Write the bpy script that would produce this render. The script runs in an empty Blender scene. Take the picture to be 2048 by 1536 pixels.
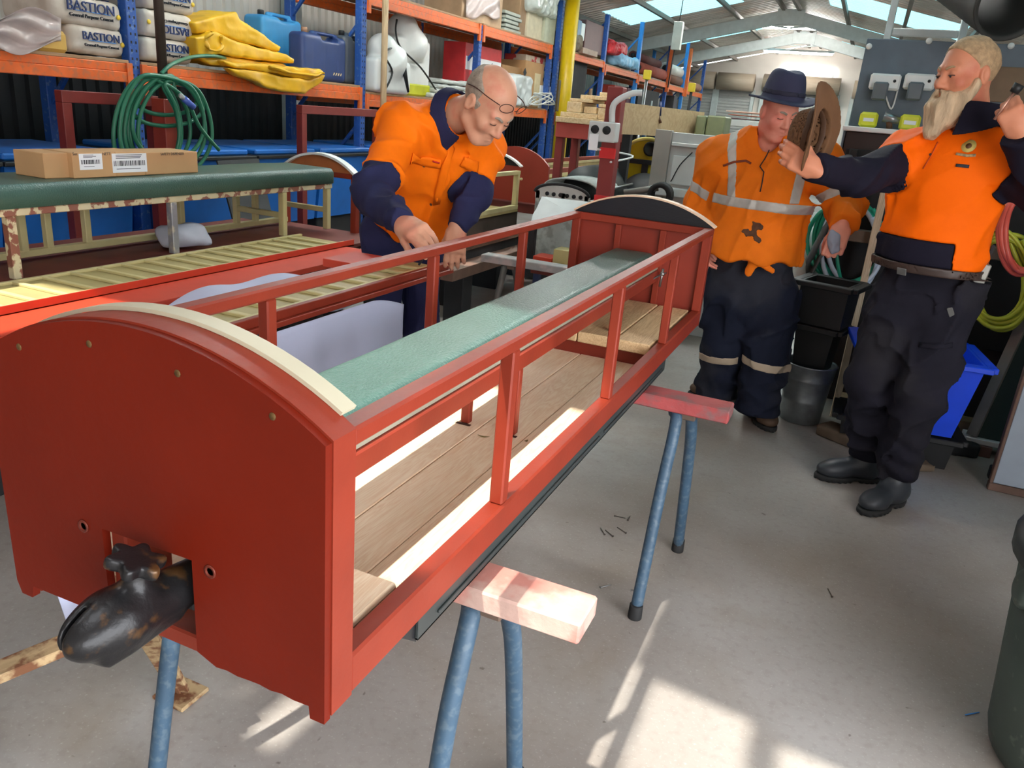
import bpy, bmesh, math, random
import numpy as np
from mathutils import Vector, Matrix
R_ = random.Random(7)
SC = bpy.context.scene
COL = SC.collection

# ------------------------------------------------------------------ camera
CAM_H = 1.45
FOC = 1560.5
ROT = np.array([[0.91132931, -0.20472025, 0.35716734],
                [0.40353971, 0.27257120, -0.87341894],
                [0.08145301, 0.94010348, 0.33101487]])
cam_d = bpy.data.cameras.new('camera'); cam = bpy.data.objects.new('camera', cam_d); COL.objects.link(cam)
cam_d.sensor_width = 36.0; cam_d.lens = FOC * 36 / 2048
cam_d.clip_start = 0.02; cam_d.clip_end = 200
M = Matrix([list(r) + [0] for r in ROT] + [[0, 0, 0, 1]]); M.translation = (0, 0, CAM_H)
cam.matrix_world = M
SC.camera = cam

# ------------------------------------------------------------------ world, sun, exposure
SC.view_settings.view_transform = 'Standard'; SC.view_settings.look = 'None'
SC.view_settings.gamma = 1; SC.view_settings.use_curve_mapping = False
SC.view_settings.exposure = 0.52
W = bpy.data.worlds.new('World'); SC.world = W; W.use_nodes = True
bg = W.node_tree.nodes['Background']
bg.inputs[0].default_value = (0.95, 0.97, 1.0, 1); bg.inputs[1].default_value = 5.8
SUN_DIR = Vector((-0.19, -0.40, 0.895)).normalized()          # towards the sun
sd = bpy.data.lights.new('sun', 'SUN'); sd.energy = 5.2; sd.angle = 0.014; sd.color = (1.0, 0.95, 0.84)
so = bpy.data.objects.new('sun', sd); COL.objects.link(so)
so.rotation_euler = SUN_DIR.to_track_quat('Z', 'Y').to_euler(); so.location = (-2, -4, 9)

# ------------------------------------------------------------------ helpers
def PX(px, py, y=None, x=None, z=None, d=None):
    """a photograph pixel taken to the plane of a known depth / side / height"""
    v = ROT @ np.array([px - 1024., -(py - 768.), -FOC])
    if y is not None: t = y / v[1]
    elif x is not None: t = x / v[0]
    elif z is not None: t = (z - CAM_H) / v[2]
    else: t = d / FOC
    return Vector((v[0] * t, v[1] * t, CAM_H + v[2] * t))

def S(r, g, b):
    f = lambda c: (c / 255 / 12.92) if c <= 10 else ((c / 255 + 0.055) / 1.055) ** 2.4
    return (f(r), f(g), f(b), 1)

MATS = {}
def mat(name, c, rough=0.6, metal=0.0, var=0.12, scale=9.0, bump=0.0, bscale=60.0, c2=None, amt=0.0, dscale=14.0,
        spec=0.5, stretch=None, emit=None, estr=0.0, trans=0.0, alpha=1.0, thr=(0.5, 0.62), coat=0.0, sheen=0.0):
    """principled surface: base tone with a slight noise variation, optional second tone in blotches, fine relief"""
    if name in MATS: return MATS[name]
    m = bpy.data.materials.new(name); m.use_nodes = True; MATS[name] = m
    nt = m.node_tree; N = nt.nodes; L = nt.links; p = N['Principled BSDF']
    co = N.new('ShaderNodeTexCoord'); mp = N.new('ShaderNodeMapping'); L.new(co.outputs['Object'], mp.inputs[0])
    if stretch: mp.inputs['Scale'].default_value = stretch
    src = mp.outputs[0]
    n1 = N.new('ShaderNodeTexNoise'); n1.inputs['Scale'].default_value = scale; n1.inputs['Detail'].default_value = 5
    L.new(src, n1.inputs['Vector'])
    mr = N.new('ShaderNodeMapRange'); mr.inputs[1].default_value = 0.3; mr.inputs[2].default_value = 0.7
    mr.inputs[3].default_value = 1 - var; mr.inputs[4].default_value = 1 + var
    L.new(n1.outputs[0], mr.inputs[0])
    mul = N.new('ShaderNodeMixRGB'); mul.blend_type = 'MULTIPLY'; mul.inputs[0].default_value = 1
    mul.inputs[1].default_value = c; L.new(mr.outputs[0], mul.inputs[2]); out = mul.outputs[0]
    if c2 is not None:
        n2 = N.new('ShaderNodeTexNoise'); n2.inputs['Scale'].default_value = dscale; n2.inputs['Detail'].default_value = 6
        L.new(src, n2.inputs['Vector'])
        r2 = N.new('ShaderNodeMapRange'); r2.inputs[1].default_value = thr[0]; r2.inputs[2].default_value = thr[1]
        r2.inputs[3].default_value = 0; r2.inputs[4].default_value = amt; L.new(n2.outputs[0], r2.inputs[0])
        mx = N.new('ShaderNodeMixRGB'); L.new(r2.outputs[0], mx.inputs[0]); L.new(out, mx.inputs[1]); mx.inputs[2].default_value = c2
        out = mx.outputs[0]
    L.new(out, p.inputs['Base Color'])
    p.inputs['Roughness'].default_value = rough; p.inputs['Metallic'].default_value = metal
    p.inputs['Specular IOR Level'].default_value = spec
    if coat: p.inputs['Coat Weight'].default_value = coat
    if sheen: p.inputs['Sheen Weight'].default_value = sheen
    if trans: p.inputs['Transmission Weight'].default_value = trans
    if alpha < 1: p.inputs['Alpha'].default_value = alpha
    if emit is not None:
        p.inputs['Emission Color'].default_value = emit; p.inputs['Emission Strength'].default_value = estr
    if bump:
        n3 = N.new('ShaderNodeTexNoise'); n3.inputs['Scale'].default_value = bscale; n3.inputs['Detail'].default_value = 4
        L.new(src, n3.inputs['Vector'])
        b = N.new('ShaderNodeBump'); b.inputs['Strength'].default_value = bump; b.inputs['Distance'].default_value = 0.01
        L.new(n3.outputs[0], b.inputs['Height']); L.new(b.outputs[0], p.inputs['Normal'])
    return m

def wood(name, ca, cb, axis=1, scale=9.0, rough=0.6, ring=1.0):
    """sawn timber: streaky grain along one axis plus a knotty second tone"""
    if name in MATS: return MATS[name]
    m = bpy.data.materials.new(name); m.use_nodes = True; MATS[name] = m
    nt = m.node_tree; N = nt.nodes; L = nt.links; p = N['Principled BSDF']
    co = N.new('ShaderNodeTexCoord'); mp = N.new('ShaderNodeMapping'); L.new(co.outputs['Object'], mp.inputs[0])
    oi = N.new('ShaderNodeObjectInfo'); ad = N.new('ShaderNodeVectorMath'); ad.operation = 'SCALE'
    cv = N.new('ShaderNodeCombineXYZ'); L.new(oi.outputs['Random'], cv.inputs[0]); L.new(oi.outputs['Random'], cv.inputs[2])
    L.new(cv.outputs[0], ad.inputs[0]); ad.inputs['Scale'].default_value = 9
    L.new(ad.outputs[0], mp.inputs['Location'])
    sc = [scale * 1.0] * 3; sc[axis] = scale * 0.09; mp.inputs['Scale'].default_value = sc
    n = N.new('ShaderNodeTexNoise'); n.inputs['Scale'].default_value = 1.3 * ring; n.inputs['Detail'].default_value = 3; n.inputs['Distortion'].default_value = 1.2
    L.new(mp.outputs[0], n.inputs['Vector'])
    ml = N.new('ShaderNodeMath'); ml.operation = 'MULTIPLY'; ml.inputs[1].default_value = 9; L.new(n.outputs[0], ml.inputs[0])
    fr = N.new('ShaderNodeMath'); fr.operation = 'PINGPONG'; fr.inputs[1].default_value = 0.5; L.new(ml.outputs[0], fr.inputs[0])
    n2 = N.new('ShaderNodeTexNoise'); n2.inputs['Scale'].default_value = 14; n2.inputs['Detail'].default_value = 6; L.new(mp.outputs[0], n2.inputs['Vector'])
    sm = N.new('ShaderNodeMath'); sm.operation = 'ADD'; L.new(fr.outputs[0], sm.inputs[0]); L.new(n2.outputs[0], sm.inputs[1])
    rp = N.new('ShaderNodeMapRange'); rp.inputs[1].default_value = 0.45; rp.inputs[2].default_value = 1.35; L.new(sm.outputs[0], rp.inputs[0])
    mx = N.new('ShaderNodeMixRGB'); L.new(rp.outputs[0], mx.inputs[0]); mx.inputs[1].default_value = ca; mx.inputs[2].default_value = cb
    L.new(mx.outputs[0], p.inputs['Base Color']); p.inputs['Roughness'].default_value = rough
    b = N.new('ShaderNodeBump'); b.inputs['Strength'].default_value = 0.12; b.inputs['Distance'].default_value = 0.004
    L.new(n2.outputs[0], b.inputs['Height']); L.new(b.outputs[0], p.inputs['Normal'])
    return m

def V(*a): return Vector(a)

class MB:
    """collects boxes, bars, tubes, lathes and prisms into ONE mesh"""
    def __init__(s): s.v = []; s.f = []; s.sm = []
    def add(s, vs, fs, smooth=False, X=None):
        o = len(s.v)
        s.v += [tuple(X @ Vector(q)) if X is not None else tuple(q) for q in vs]
        s.f += [tuple(i + o for i in f) for f in fs]; s.sm += [smooth] * len(fs); return s
    def box(s, lo, hi, b=0.002, X=None):
        lo, hi = [min(p, q) for p, q in zip(lo, hi)], [max(p, q) for p, q in zip(lo, hi)]
        d = [hi[i] - lo[i] for i in range(3)]
        b = min(b, min(d) * 0.45)
        if b <= 0:
            vs = [(x, y, z) for x in (lo[0], hi[0]) for y in (lo[1], hi[1]) for z in (lo[2], hi[2])]
            fs = [(0, 1, 3, 2), (4, 6, 7, 5), (0, 4, 5, 1), (2, 3, 7, 6), (0, 2, 6, 4), (1, 5, 7, 3)]
            return s.add(vs, fs, X=X)
        vs = []; ix = {}
        for i in (0, 1):
            for j in (0, 1):
                for k in (0, 1):
                    c = (lo[0] if i == 0 else hi[0], lo[1] if j == 0 else hi[1], lo[2] if k == 0 else hi[2])
                    sg = (1 if i == 0 else -1, 1 if j == 0 else -1, 1 if k == 0 else -1)
                    for a in range(3):
                        q = [c[t] + (0 if t == a else sg[t] * b) for t in range(3)]
                        ix[(i, j, k, a)] = len(vs); vs.append(q)
        fs = []
        for a in range(3):
            u, w = (a + 1) % 3, (a + 2) % 3
            for side in (0, 1):
                q = []
                for p1, p2 in ((0, 0), (1, 0), (1, 1), (0, 1)):
                    t = [0, 0, 0]; t[a] = side; t[u] = p1; t[w] = p2; q.append(ix[(*t, a)])
                fs.append(tuple(q) if side else tuple(q[::-1]))
        for a in range(3):          # edges along axis a
            u, w = (a + 1) % 3, (a + 2) % 3
            for p1 in (0, 1):
                for p2 in (0, 1):
                    t0 = [0, 0, 0]; t0[u] = p1; t0[w] = p2; t1 = list(t0); t1[a] = 1
                    q = (ix[(*t0, u)], ix[(*t1, u)], ix[(*t1, w)], ix[(*t0, w)])
                    fs.append(q if p1 == p2 else q[::-1])
        for i in (0, 1):
            for j in (0, 1):
                for k in (0, 1):
                    q = (ix[(i, j, k, 0)], ix[(i, j, k, 1)], ix[(i, j, k, 2)])
                    fs.append(q if (i + j + k) % 2 else q[::-1])
        return s.add(vs, fs, X=X)
    def bar(s, a, b, w, h, up=(0, 0, 1), bev=0.002):
        a = Vector(a); b = Vector(b); d = b - a; L = d.length; d = d / L
        sdv = d.cross(Vector(up))
        if sdv.length < 1e-5: sdv = d.cross(Vector((1, 0, 0)))
        sdv.normalize(); u = sdv.cross(d)
        X = Matrix([[d[i], sdv[i], u[i], a[i]] for i in range(3)] + [[0, 0, 0, 1]])
        return s.box((0, -w / 2, -h / 2), (L, w / 2, h / 2), bev, X)
    def tube(s, pts, r, n=10, cap=True, closed=False):
        P = [Vector(p) for p in pts]; rs = r if isinstance(r, (list, tuple)) else [r] * len(P)
        vs = []; fs = []; prev = None; m = len(P)
        for i, p in enumerate(P):
            t = (P[(i + 1) % m] - P[i - 1]) if closed else (P[min(i + 1, m - 1)] - P[max(i - 1, 0)])
            t.normalize()
            if prev is None:
                prev = t.cross(Vector((0, 0, 1)))
                if prev.length < 1e-3: prev = t.cross(Vector((1, 0, 0)))
            a = prev - t * prev.dot(t)
            if a.length < 1e-6: a = t.orthogonal()
            a.normalize(); bb = t.cross(a); prev = a
            for k in range(n):
                q = 2 * math.pi * k / n
                vs.append(p + (a * math.cos(q) + bb * math.sin(q)) * rs[i])
        for i in range(m if closed else m - 1):
            j = (i + 1) % m
            for k in range(n):
                fs.append((i * n + k, i * n + (k + 1) % n, j * n + (k + 1) % n, j * n + k))
        if cap and not closed:
            fs.append(tuple(range(n))[::-1]); fs.append(tuple(range((m - 1) * n, m * n)))
        return s.add(vs, fs, True)
    def lathe(s, prof, n=28, X=None, caps=True):
        vs = []; fs = []; m = len(prof)
        for (r, z) in prof:
            for k in range(n):
                q = 2 * math.pi * k / n; vs.append((r * math.cos(q), r * math.sin(q), z))
        for i in range(m - 1):
            for k in range(n):
                fs.append((i * n + k, i * n + (k + 1) % n, (i + 1) * n + (k + 1) % n, (i + 1) * n + k))
        if caps:
            if prof[0][0] > 1e-6: fs.append(tuple(range(n))[::-1])
            if prof[-1][0] > 1e-6: fs.append(tuple(range((m - 1) * n, m * n)))
        return s.add(vs, fs, True, X)
    def prism(s, poly, t0, t1, axis=1, X=None):
        """outline extruded along an axis; poly gives the other two coordinates in x-y-z order"""
        n = len(poly); mk = lambda p, t: ((t, p[0], p[1]), (p[0], t, p[1]), (p[0], p[1], t))[axis]
        vs = [mk(p, t0) for p in poly] + [mk(p, t1) for p in poly]
        fs = [tuple(range(n)), tuple(range(2 * n - 1, n - 1, -1))] + [(i, i + n, (i + 1) % n + n, (i + 1) % n) for i in range(n)]
        return s.add(vs, fs, X=X)
    def grid(s, fn, nu, nv, smooth=True):
        vs = [fn(i / nu, j / nv) for i in range(nu + 1) for j in range(nv + 1)]
        fs = [(i * (nv + 1) + j, (i + 1) * (nv + 1) + j, (i + 1) * (nv + 1) + j + 1, i * (nv + 1) + j + 1) for i in range(nu) for j in range(nv)]
        return s.add(vs, fs, smooth)
    def build(s, name, m, parent=None, fix=True, thick=0.0, label=None, kind=None, cat=None, group=None):
        me = bpy.data.meshes.new(name); me.from_pydata([tuple(q) for q in s.v], [], s.f)
        me.polygons.foreach_set('use_smooth', s.sm)
        if fix:
            bm = bmesh.new(); bm.from_mesh(me); bmesh.ops.recalc_face_normals(bm, faces=bm.faces); bm.to_mesh(me); bm.free()
        me.materials.append(m); me.update()
        return finish(bpy.data.objects.new(name, me), parent, thick, label, kind, cat, group)

def finish(o, parent=None, thick=0.0, label=None, kind=None, cat=None, group=None):
    COL.objects.link(o)
    if thick:
        md = o.modifiers.new('thickness', 'SOLIDIFY'); md.thickness = thick; md.offset = 0
    if parent is not None:
        o.parent = parent; o.matrix_parent_inverse = PINV(parent)
    if label: o['label'] = label
    if kind: o['kind'] = kind
    if cat: o['category'] = cat
    if group: o['group'] = group
    return o

def PINV(p):
    m = p.matrix_basis.copy()
    q = p.parent
    if q is not None: m = q.matrix_basis @ p.matrix_parent_inverse @ m
    return m.inverted()

def thing(name, label, cat, loc=(0, 0, 0), group=None, rz=0.0):
    o = bpy.data.objects.new(name, None); o.empty_display_size = 0.1; COL.objects.link(o)
    o.location = loc; o.rotation_euler = (0, 0, rz); o['label'] = label; o['category'] = cat
    if group: o['group'] = group
    return o

def dup(root, loc=None, rz=None, label=None, group=None, name=None):
    """a copy of a thing with copies of its parts and sub-parts"""
    r = root.copy(); COL.objects.link(r)
    if loc is not None: r.location = loc
    if rz is not None: r.rotation_euler = (0, 0, rz)
    if label: r['label'] = label
    if group: r['group'] = group
    for ch in [c for c in COL.objects if c.parent == root]:
        c = ch.copy(); COL.objects.link(c); c.parent = r
        for g in [k for k in COL.objects if k.parent == ch]:
            d = g.copy(); COL.objects.link(d); d.parent = c
    return r

def text_part(name, body, size, loc, rot, m, parent, depth=0.0004, align='CENTER', spacing=1.0, shear=0.0):
    cu = bpy.data.curves.new(name, 'FONT'); cu.body = body; cu.size = size; cu.align_x = align; cu.align_y = 'CENTER'
    cu.extrude = depth; cu.space_character = spacing; cu.shear = shear
    o = bpy.data.objects.new(name, cu); COL.objects.link(o)
    o.matrix_basis = Matrix.Translation(loc) @ rot.to_4x4()
    bpy.context.view_layer.update()
    dg = bpy.context.evaluated_depsgraph_get()
    me = bpy.data.meshes.new_from_object(o.evaluated_get(dg))
    mw = o.matrix_basis.copy(); bpy.data.objects.remove(o)
    me.transform(mw); me.materials.clear(); me.materials.append(m)
    return finish(bpy.data.objects.new(name, me), parent)

def frame_rot(right, up):
    """rotation whose local X is right and local Y is up"""
    r = Vector(right).normalized(); u = Vector(up); u = (u - r * u.dot(r)).normalized(); n = r.cross(u)
    return Matrix([[r[i], u[i], n[i]] for i in range(3)])

def lerp(a, b, t): return a + (b - a) * t
def smooth_path(pts, n=8, closed=False):
    P = [Vector(p) for p in pts]; out = []; m = len(P)
    for i in range(m if closed else m - 1):
        p0 = P[(i - 1) % m] if closed or i > 0 else P[0]; p1 = P[i]; p2 = P[(i + 1) % m]; p3 = P[(i + 2) % m] if closed or i + 2 < m else P[-1]
        for k in range(n):
            t = k / n
            out.append(0.5 * ((2 * p1) + (p2 - p0) * t + (2 * p0 - 5 * p1 + 4 * p2 - p3) * t * t + (3 * p1 - p0 - 3 * p2 + p3) * t ** 3))
    if not closed: out.append(P[-1])
    return out

# ---------- signed-distance modelling (people, hats, cloth lumps)
def length(a): return np.sqrt((a * a).sum(-1))
def s_cap(P, a, b, ra, rb):
    a = np.asarray(a, float); b = np.asarray(b, float); ba = b - a; pa = P - a
    h = np.clip(pa @ ba / max(ba @ ba, 1e-9), 0, 1)
    return length(pa - h[:, None] * ba) - (ra + (rb - ra) * h)
def s_ell(P, c, r, A=None):
    q = P - np.asarray(c, float)
    if A is not None: q = q @ A           # A columns = local axes in world
    r = np.asarray(r, float); k0 = length(q / r); k1 = length(q / (r * r))
    return k0 * (k0 - 1) / np.maximum(k1, 1e-9)
def s_box(P, c, h, r=0.0, A=None):
    q = P - np.asarray(c, float)
    if A is not None: q = q @ A
    q = np.abs(q) - (np.asarray(h, float) - r)
    return length(np.maximum(q, 0)) + np.minimum(q.max(-1), 0) - r
def s_flat(P, a, b, ra, rb, ax, k):
    """tapered capsule flattened by factor k along unit axis ax"""
    ax = np.asarray(ax, float); a = np.asarray(a, float)
    q = P - a; q = q + np.outer(q @ ax, ax) * (1 / k - 1)
    bb = np.asarray(b, float) - a; bb = bb + (bb @ ax) * ax * (1 / k - 1)
    return s_cap(q, np.zeros(3), bb, ra, rb) * k
def s_poly(y, z, pts):
    """distance to a closed outline in the y-z plane, negative inside"""
    n = len(pts); d = np.full(len(y), 1e9); inside = np.zeros(len(y), bool)
    for i in range(n):
        ay, az = pts[i]; by, bz = pts[(i + 1) % n]; ey, ez = by - ay, bz - az; wy, wz = y - ay, z - az
        t = np.clip((wy * ey + wz * ez) / max(ey * ey + ez * ez, 1e-12), 0, 1)
        d = np.minimum(d, np.hypot(wy - ey * t, wz - ez * t))
        c = ((az > z) != (bz > z)) & (y < (by - ay) * (z - az) / (bz - az + 1e-12) + ay); inside ^= c
    return np.where(inside, -d, d)
def smin(a, b, k):
    h = np.clip(0.5 + 0.5 * (b - a) / k, 0, 1); return b + (a - b) * h - k * h * (1 - h)
def smax(a, b, k): return -smin(-a, -b, k)
def uni(ds, k):
    o = ds[0]
    for d in ds[1:]: o = smin(o, d, k)
    return o
_rs = np.random.RandomState(3); _NT = _rs.rand(32, 32, 32)
def vnoise(P, s):
    q = P * s; i = np.floor(q).astype(int); f = q - i; f = f * f * (3 - 2 * f); o = 0
    for a in (0, 1):
        for b in (0, 1):
            for c in (0, 1):
                w = (f[:, 0] if a else 1 - f[:, 0]) * (f[:, 1] if b else 1 - f[:, 1]) * (f[:, 2] if c else 1 - f[:, 2])
                o = o + w * _NT[(i[:, 0] + a) % 32, (i[:, 1] + b) % 32, (i[:, 2] + c) % 32]
    return o - 0.5

def sdf_mesh(fn, lo, hi, h):
    """surface-net mesh of a signed distance function"""
    lo = np.asarray(lo, float); hi = np.asarray(hi, float); B = 6
    n = (np.ceil((hi - lo) / h / B).astype(int)) * B + 1
    D = np.full(n, 1.0)
    nb = (n - 1) // B
    I = np.stack(np.meshgrid(*[np.arange(k) for k in nb], indexing='ij'), -1).reshape(-1, 3)
    cen = lo + (I * B + B / 2) * h
    dc = fn(cen); rad = B * h * 0.9 * 1.25 + 0.012
    act = I[np.abs(dc) < rad]
    Dc = dc.reshape(nb)
    D[:-1, :-1, :-1] = np.sign(np.repeat(np.repeat(np.repeat(Dc, B, 0), B, 1), B, 2))
    o = np.stack(np.meshgrid(*[np.arange(B + 1)] * 3, indexing='ij'), -1).reshape(-1, 3)
    G = (act[:, None, :] * B + o[None]).reshape(-1, 3)
    key = (G[:, 0] * n[1] + G[:, 1]) * n[2] + G[:, 2]
    key = np.unique(key)
    g = np.stack([key // (n[1] * n[2]), (key // n[2]) % n[1], key % n[2]], -1)
    val = np.empty(len(g))
    for c in range(0, len(g), 400000): val[c:c + 400000] = fn(lo + g[c:c + 400000] * h)
    D[g[:, 0], g[:, 1], g[:, 2]] = val
    neg = D < 0
    cnt = np.zeros(n - 1, int)
    for a in (0, 1):
        for b in (0, 1):
            for c in (0, 1): cnt += neg[a:n[0] - 1 + a, b:n[1] - 1 + b, c:n[2] - 1 + c]
    cell = np.argwhere((cnt > 0) & (cnt < 8))
    idx = np.full(n - 1, -1); idx[cell[:, 0], cell[:, 1], cell[:, 2]] = np.arange(len(cell))
    acc = np.zeros((len(cell), 3)); num = np.zeros(len(cell))
    cor = [(0, 0, 0), (1, 0, 0), (0, 1, 0), (1, 1, 0), (0, 0, 1), (1, 0, 1), (0, 1, 1), (1, 1, 1)]
    dv = [D[cell[:, 0] + c[0], cell[:, 1] + c[1], cell[:, 2] + c[2]] for c in cor]
    for i, j in ((0, 1), (2, 3), (4, 5), (6, 7), (0, 2), (1, 3), (4, 6), (5, 7), (0, 4), (1, 5), (2, 6), (3, 7)):
        m = (dv[i] < 0) != (dv[j] < 0); den = dv[i] - dv[j]
        t = np.where(m, dv[i] / np.where(np.abs(den) < 1e-12, 1, den), 0)
        p = np.array(cor[i]) + t[:, None] * (np.array(cor[j]) - np.array(cor[i]))
        acc += np.where(m[:, None], p, 0); num += m
    vs = lo + (cell + acc / num[:, None]) * h
    fs = []
    for a in range(3):
        u, w = (a + 1) % 3, (a + 2) % 3
        s0 = [slice(None)] * 3; s1 = [slice(None)] * 3; s0[a] = slice(0, n[a] - 1); s1[a] = slice(1, n[a])
        A0 = neg[tuple(s0)]; A1 = neg[tuple(s1)]
        e = np.argwhere(A0 != A1); ok = (e[:, u] > 0) & (e[:, w] > 0) & (e[:, u] < n[u] - 1) & (e[:, w] < n[w] - 1); e = e[ok]
        fl = A0[e[:, 0], e[:, 1], e[:, 2]]
        q = []
        for du, dw in ((-1, -1), (0, -1), (0, 0), (-1, 0)):
            c = e.copy(); c[:, u] += du; c[:, w] += dw; q.append(idx[c[:, 0], c[:, 1], c[:, 2]])
        q = np.stack(q, -1); q[~fl] = q[~fl][:, ::-1]; fs.append(q)
    fs = np.concatenate(fs); fs = fs[(fs >= 0).all(1)]
    return vs, fs

def sdf_obj(name, fn, lo, hi, h, m, parent=None, relax=1, **kw):
    vs, fs = sdf_mesh(fn, lo, hi, h)
    for _ in range(relax):
        e = np.concatenate([fs[:, [0, 1]], fs[:, [1, 2]], fs[:, [2, 3]], fs[:, [3, 0]]])
        a = np.zeros_like(vs); c = np.zeros(len(vs))
        np.add.at(a, e[:, 0], vs[e[:, 1]]); np.add.at(c, e[:, 0], 1); np.add.at(a, e[:, 1], vs[e[:, 0]]); np.add.at(c, e[:, 1], 1)
        vs = vs * 0.5 + 0.5 * a / np.maximum(c, 1)[:, None]
    me = bpy.data.meshes.new(name)
    me.vertices.add(len(vs)); me.vertices.foreach_set('co', vs.astype(np.float32).ravel())
    me.loops.add(fs.size); me.loops.foreach_set('vertex_index', fs.astype(np.int32).ravel())
    me.polygons.add(len(fs)); me.polygons.foreach_set('loop_start', np.arange(0, fs.size, 4, dtype=np.int32))
    me.polygons.foreach_set('use_smooth', np.ones(len(fs), bool))
    me.update(calc_edges=True); me.validate()
    for q in (m if isinstance(m, (list, tuple)) else [m]): me.materials.append(q)
    return finish(bpy.data.objects.new(name, me), parent, **kw)

# ------------------------------------------------------------------ materials used across the place
M_RED = mat('oxide_red_paint', S(110, 25, 5), 0.5, var=0.10, scale=5, bump=0.05, bscale=70, spec=0.25)
M_RED2 = mat('bright_red_primer', S(136, 46, 30), 0.45, var=0.08, scale=6, bump=0.04)
M_BRED = mat('carriage_frame_red', S(138, 50, 32), 0.45, var=0.10, scale=8, bump=0.04, spec=0.35)
M_CREAM = mat('cream_paint', S(206, 194, 142), 0.5, var=0.08)
M_TRIM = mat('putty_trim', S(196, 190, 165), 0.5, var=0.05)
M_BLACK = mat('black_paint', S(30, 31, 34), 0.4, var=0.2, bump=0.05)
M_BLACKP = mat('black_plastic', S(26, 27, 29), 0.5, var=0.15)
M_BGLOSS = mat('black_gloss_wood', S(28, 30, 36), 0.28, var=0.25, scale=30, stretch=(1, 6, 12), bump=0.15, bscale=30)
M_GREEN = mat('green_vinyl', S(64, 98, 90), 0.34, var=0.10, scale=6, bump=0.35, bscale=160)
M_PINE = wood('pine_boards', S(250, 228, 198), S(232, 194, 154), 1, 18)
M_PINE2 = wood('end_boards', S(234, 204, 158), S(194, 154, 106), 1, 18)
M_PLY = wood('plywood', S(196, 170, 132), S(170, 140, 104), 0, 3)
M_STEEL = mat('bare_steel', S(150, 150, 150), 0.35, 0.9, var=0.2)
M_GALV = mat('galvanised_steel', S(150, 155, 158), 0.42, 0.75, var=0.22, scale=14)
M_BLUETUBE = mat('blue_grey_tube', S(58, 84, 106), 0.5, var=0.15, scale=12, c2=S(130, 142, 146), amt=0.22, dscale=60)
M_PAINTED = mat('painted_timber', S(200, 168, 156), 0.7, var=0.15, c2=S(190, 96, 84), amt=0.6, dscale=11, thr=(0.50, 0.62), bump=0.3, bscale=40)
M_PAINTED2 = mat('red_painted_timber', S(160, 70, 70), 0.7, var=0.2, c2=S(120, 92, 92), amt=0.8, dscale=16, bump=0.3, bscale=40)
M_RUBBER = mat('black_rubber', S(32, 32, 33), 0.75, var=0.15)
M_ORANGE_BEAM = mat('rack_orange', S(226, 104, 40), 0.5, var=0.10, c2=S(170, 110, 80), amt=0.5, dscale=30)
M_BLUE_UP = mat('rack_blue', S(36, 82, 158), 0.5, var=0.12, c2=S(130, 150, 170), amt=0.4, dscale=34, thr=(0.58, 0.66))
M_BLUE_LT = mat('light_rack_blue', S(48, 128, 204), 0.5, var=0.10)
M_CARD = mat('cardboard', S(192, 150, 104), 0.8, var=0.08, scale=4)
M_CARD2 = mat('brown_cardboard', S(168, 128, 86), 0.8, var=0.08)
M_WHITE = mat('white_plastic', S(226, 228, 226), 0.45, var=0.04)
M_OFFW = mat('off_white_panel', S(206, 208, 206), 0.5, var=0.06)
M_GREYP = mat('grey_panel', S(84, 98, 110), 0.45, var=0.12)
M_GREYM = mat('grey_machine', S(160, 164, 164), 0.5, var=0.12, c2=S(120, 112, 100), amt=0.5)
M_PRINT = mat('dark_print', S(40, 44, 52), 0.7, var=0.0)
M_PRINTB = mat('navy_print', S(46, 62, 110), 0.7, var=0.0)
M_PAPER = mat('white_paper_label', S(232, 234, 236), 0.7, var=0.02)
M_DARK = mat('dark_void_paint', S(34, 34, 36), 0.8, var=0.2)

# ------------------------------------------------------------------ the setting
def structure(o): o['kind'] = 'structure'; return o

def floor_mat():
    m = bpy.data.materials.new('concrete_floor'); m.use_nodes = True; nt = m.node_tree; N = nt.nodes; L = nt.links; p = N['Principled BSDF']
    co = N.new('ShaderNodeTexCoord')
    def noise(s, d=5, dist=0):
        n = N.new('ShaderNodeTexNoise'); n.inputs['Scale'].default_value = s; n.inputs['Detail'].default_value = d; n.inputs['Distortion'].default_value = dist
        L.new(co.outputs['Object'], n.inputs['Vector']); return n.outputs[0]
    def rng(i, a, b, c, d):
        r = N.new('ShaderNodeMapRange'); [setattr(r.inputs[k + 1], 'default_value', q) for k, q in enumerate((a, b, c, d))]; L.new(i, r.inputs[0]); return r.outputs[0]
    def mix(f, a, b):
        x = N.new('ShaderNodeMixRGB'); L.new(f, x.inputs[0])
        if isinstance(a, tuple): x.inputs[1].default_value = a
        else: L.new(a, x.inputs[1])
        x.inputs[2].default_value = b; return x.outputs[0]
    c = mix(rng(noise(0.8, 4), 0.38, 0.64, 0, 1), S(142, 133, 126), S(168, 164, 160))
    c = mix(rng(noise(1.7, 5, 0.6), 0.52, 0.72, 0, 0.5), c, S(134, 116, 96))
    c = mix(rng(noise(38, 6), 0.50, 0.70, 0, 0.25), c, S(126, 116, 108))
    c = mix(rng(noise(26, 2, 0.4), 0.73, 0.78, 0, 0.6), c, S(86, 76, 68))
    c = mix(rng(noise(120, 3), 0.60, 0.75, 0, 0.35), c, S(205, 200, 195))
    L.new(c, p.inputs['Base Color']); L.new(rng(noise(6), 0.3, 0.7, 0.42, 0.62), p.inputs['Roughness'])
    p.inputs['Specular IOR Level'].default_value = 0.35
    b = N.new('ShaderNodeBump'); b.inputs['Strength'].default_value = 0.10; b.inputs['Distance'].default_value = 0.004
    L.new(noise(90, 5), b.inputs['Height']); L.new(b.outputs[0], p.inputs['Normal']); return m
structure(MB().box((-6.2, -7, -0.1), (14, 25.6, 0.0), 0).build('floor', floor_mat()))

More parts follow.
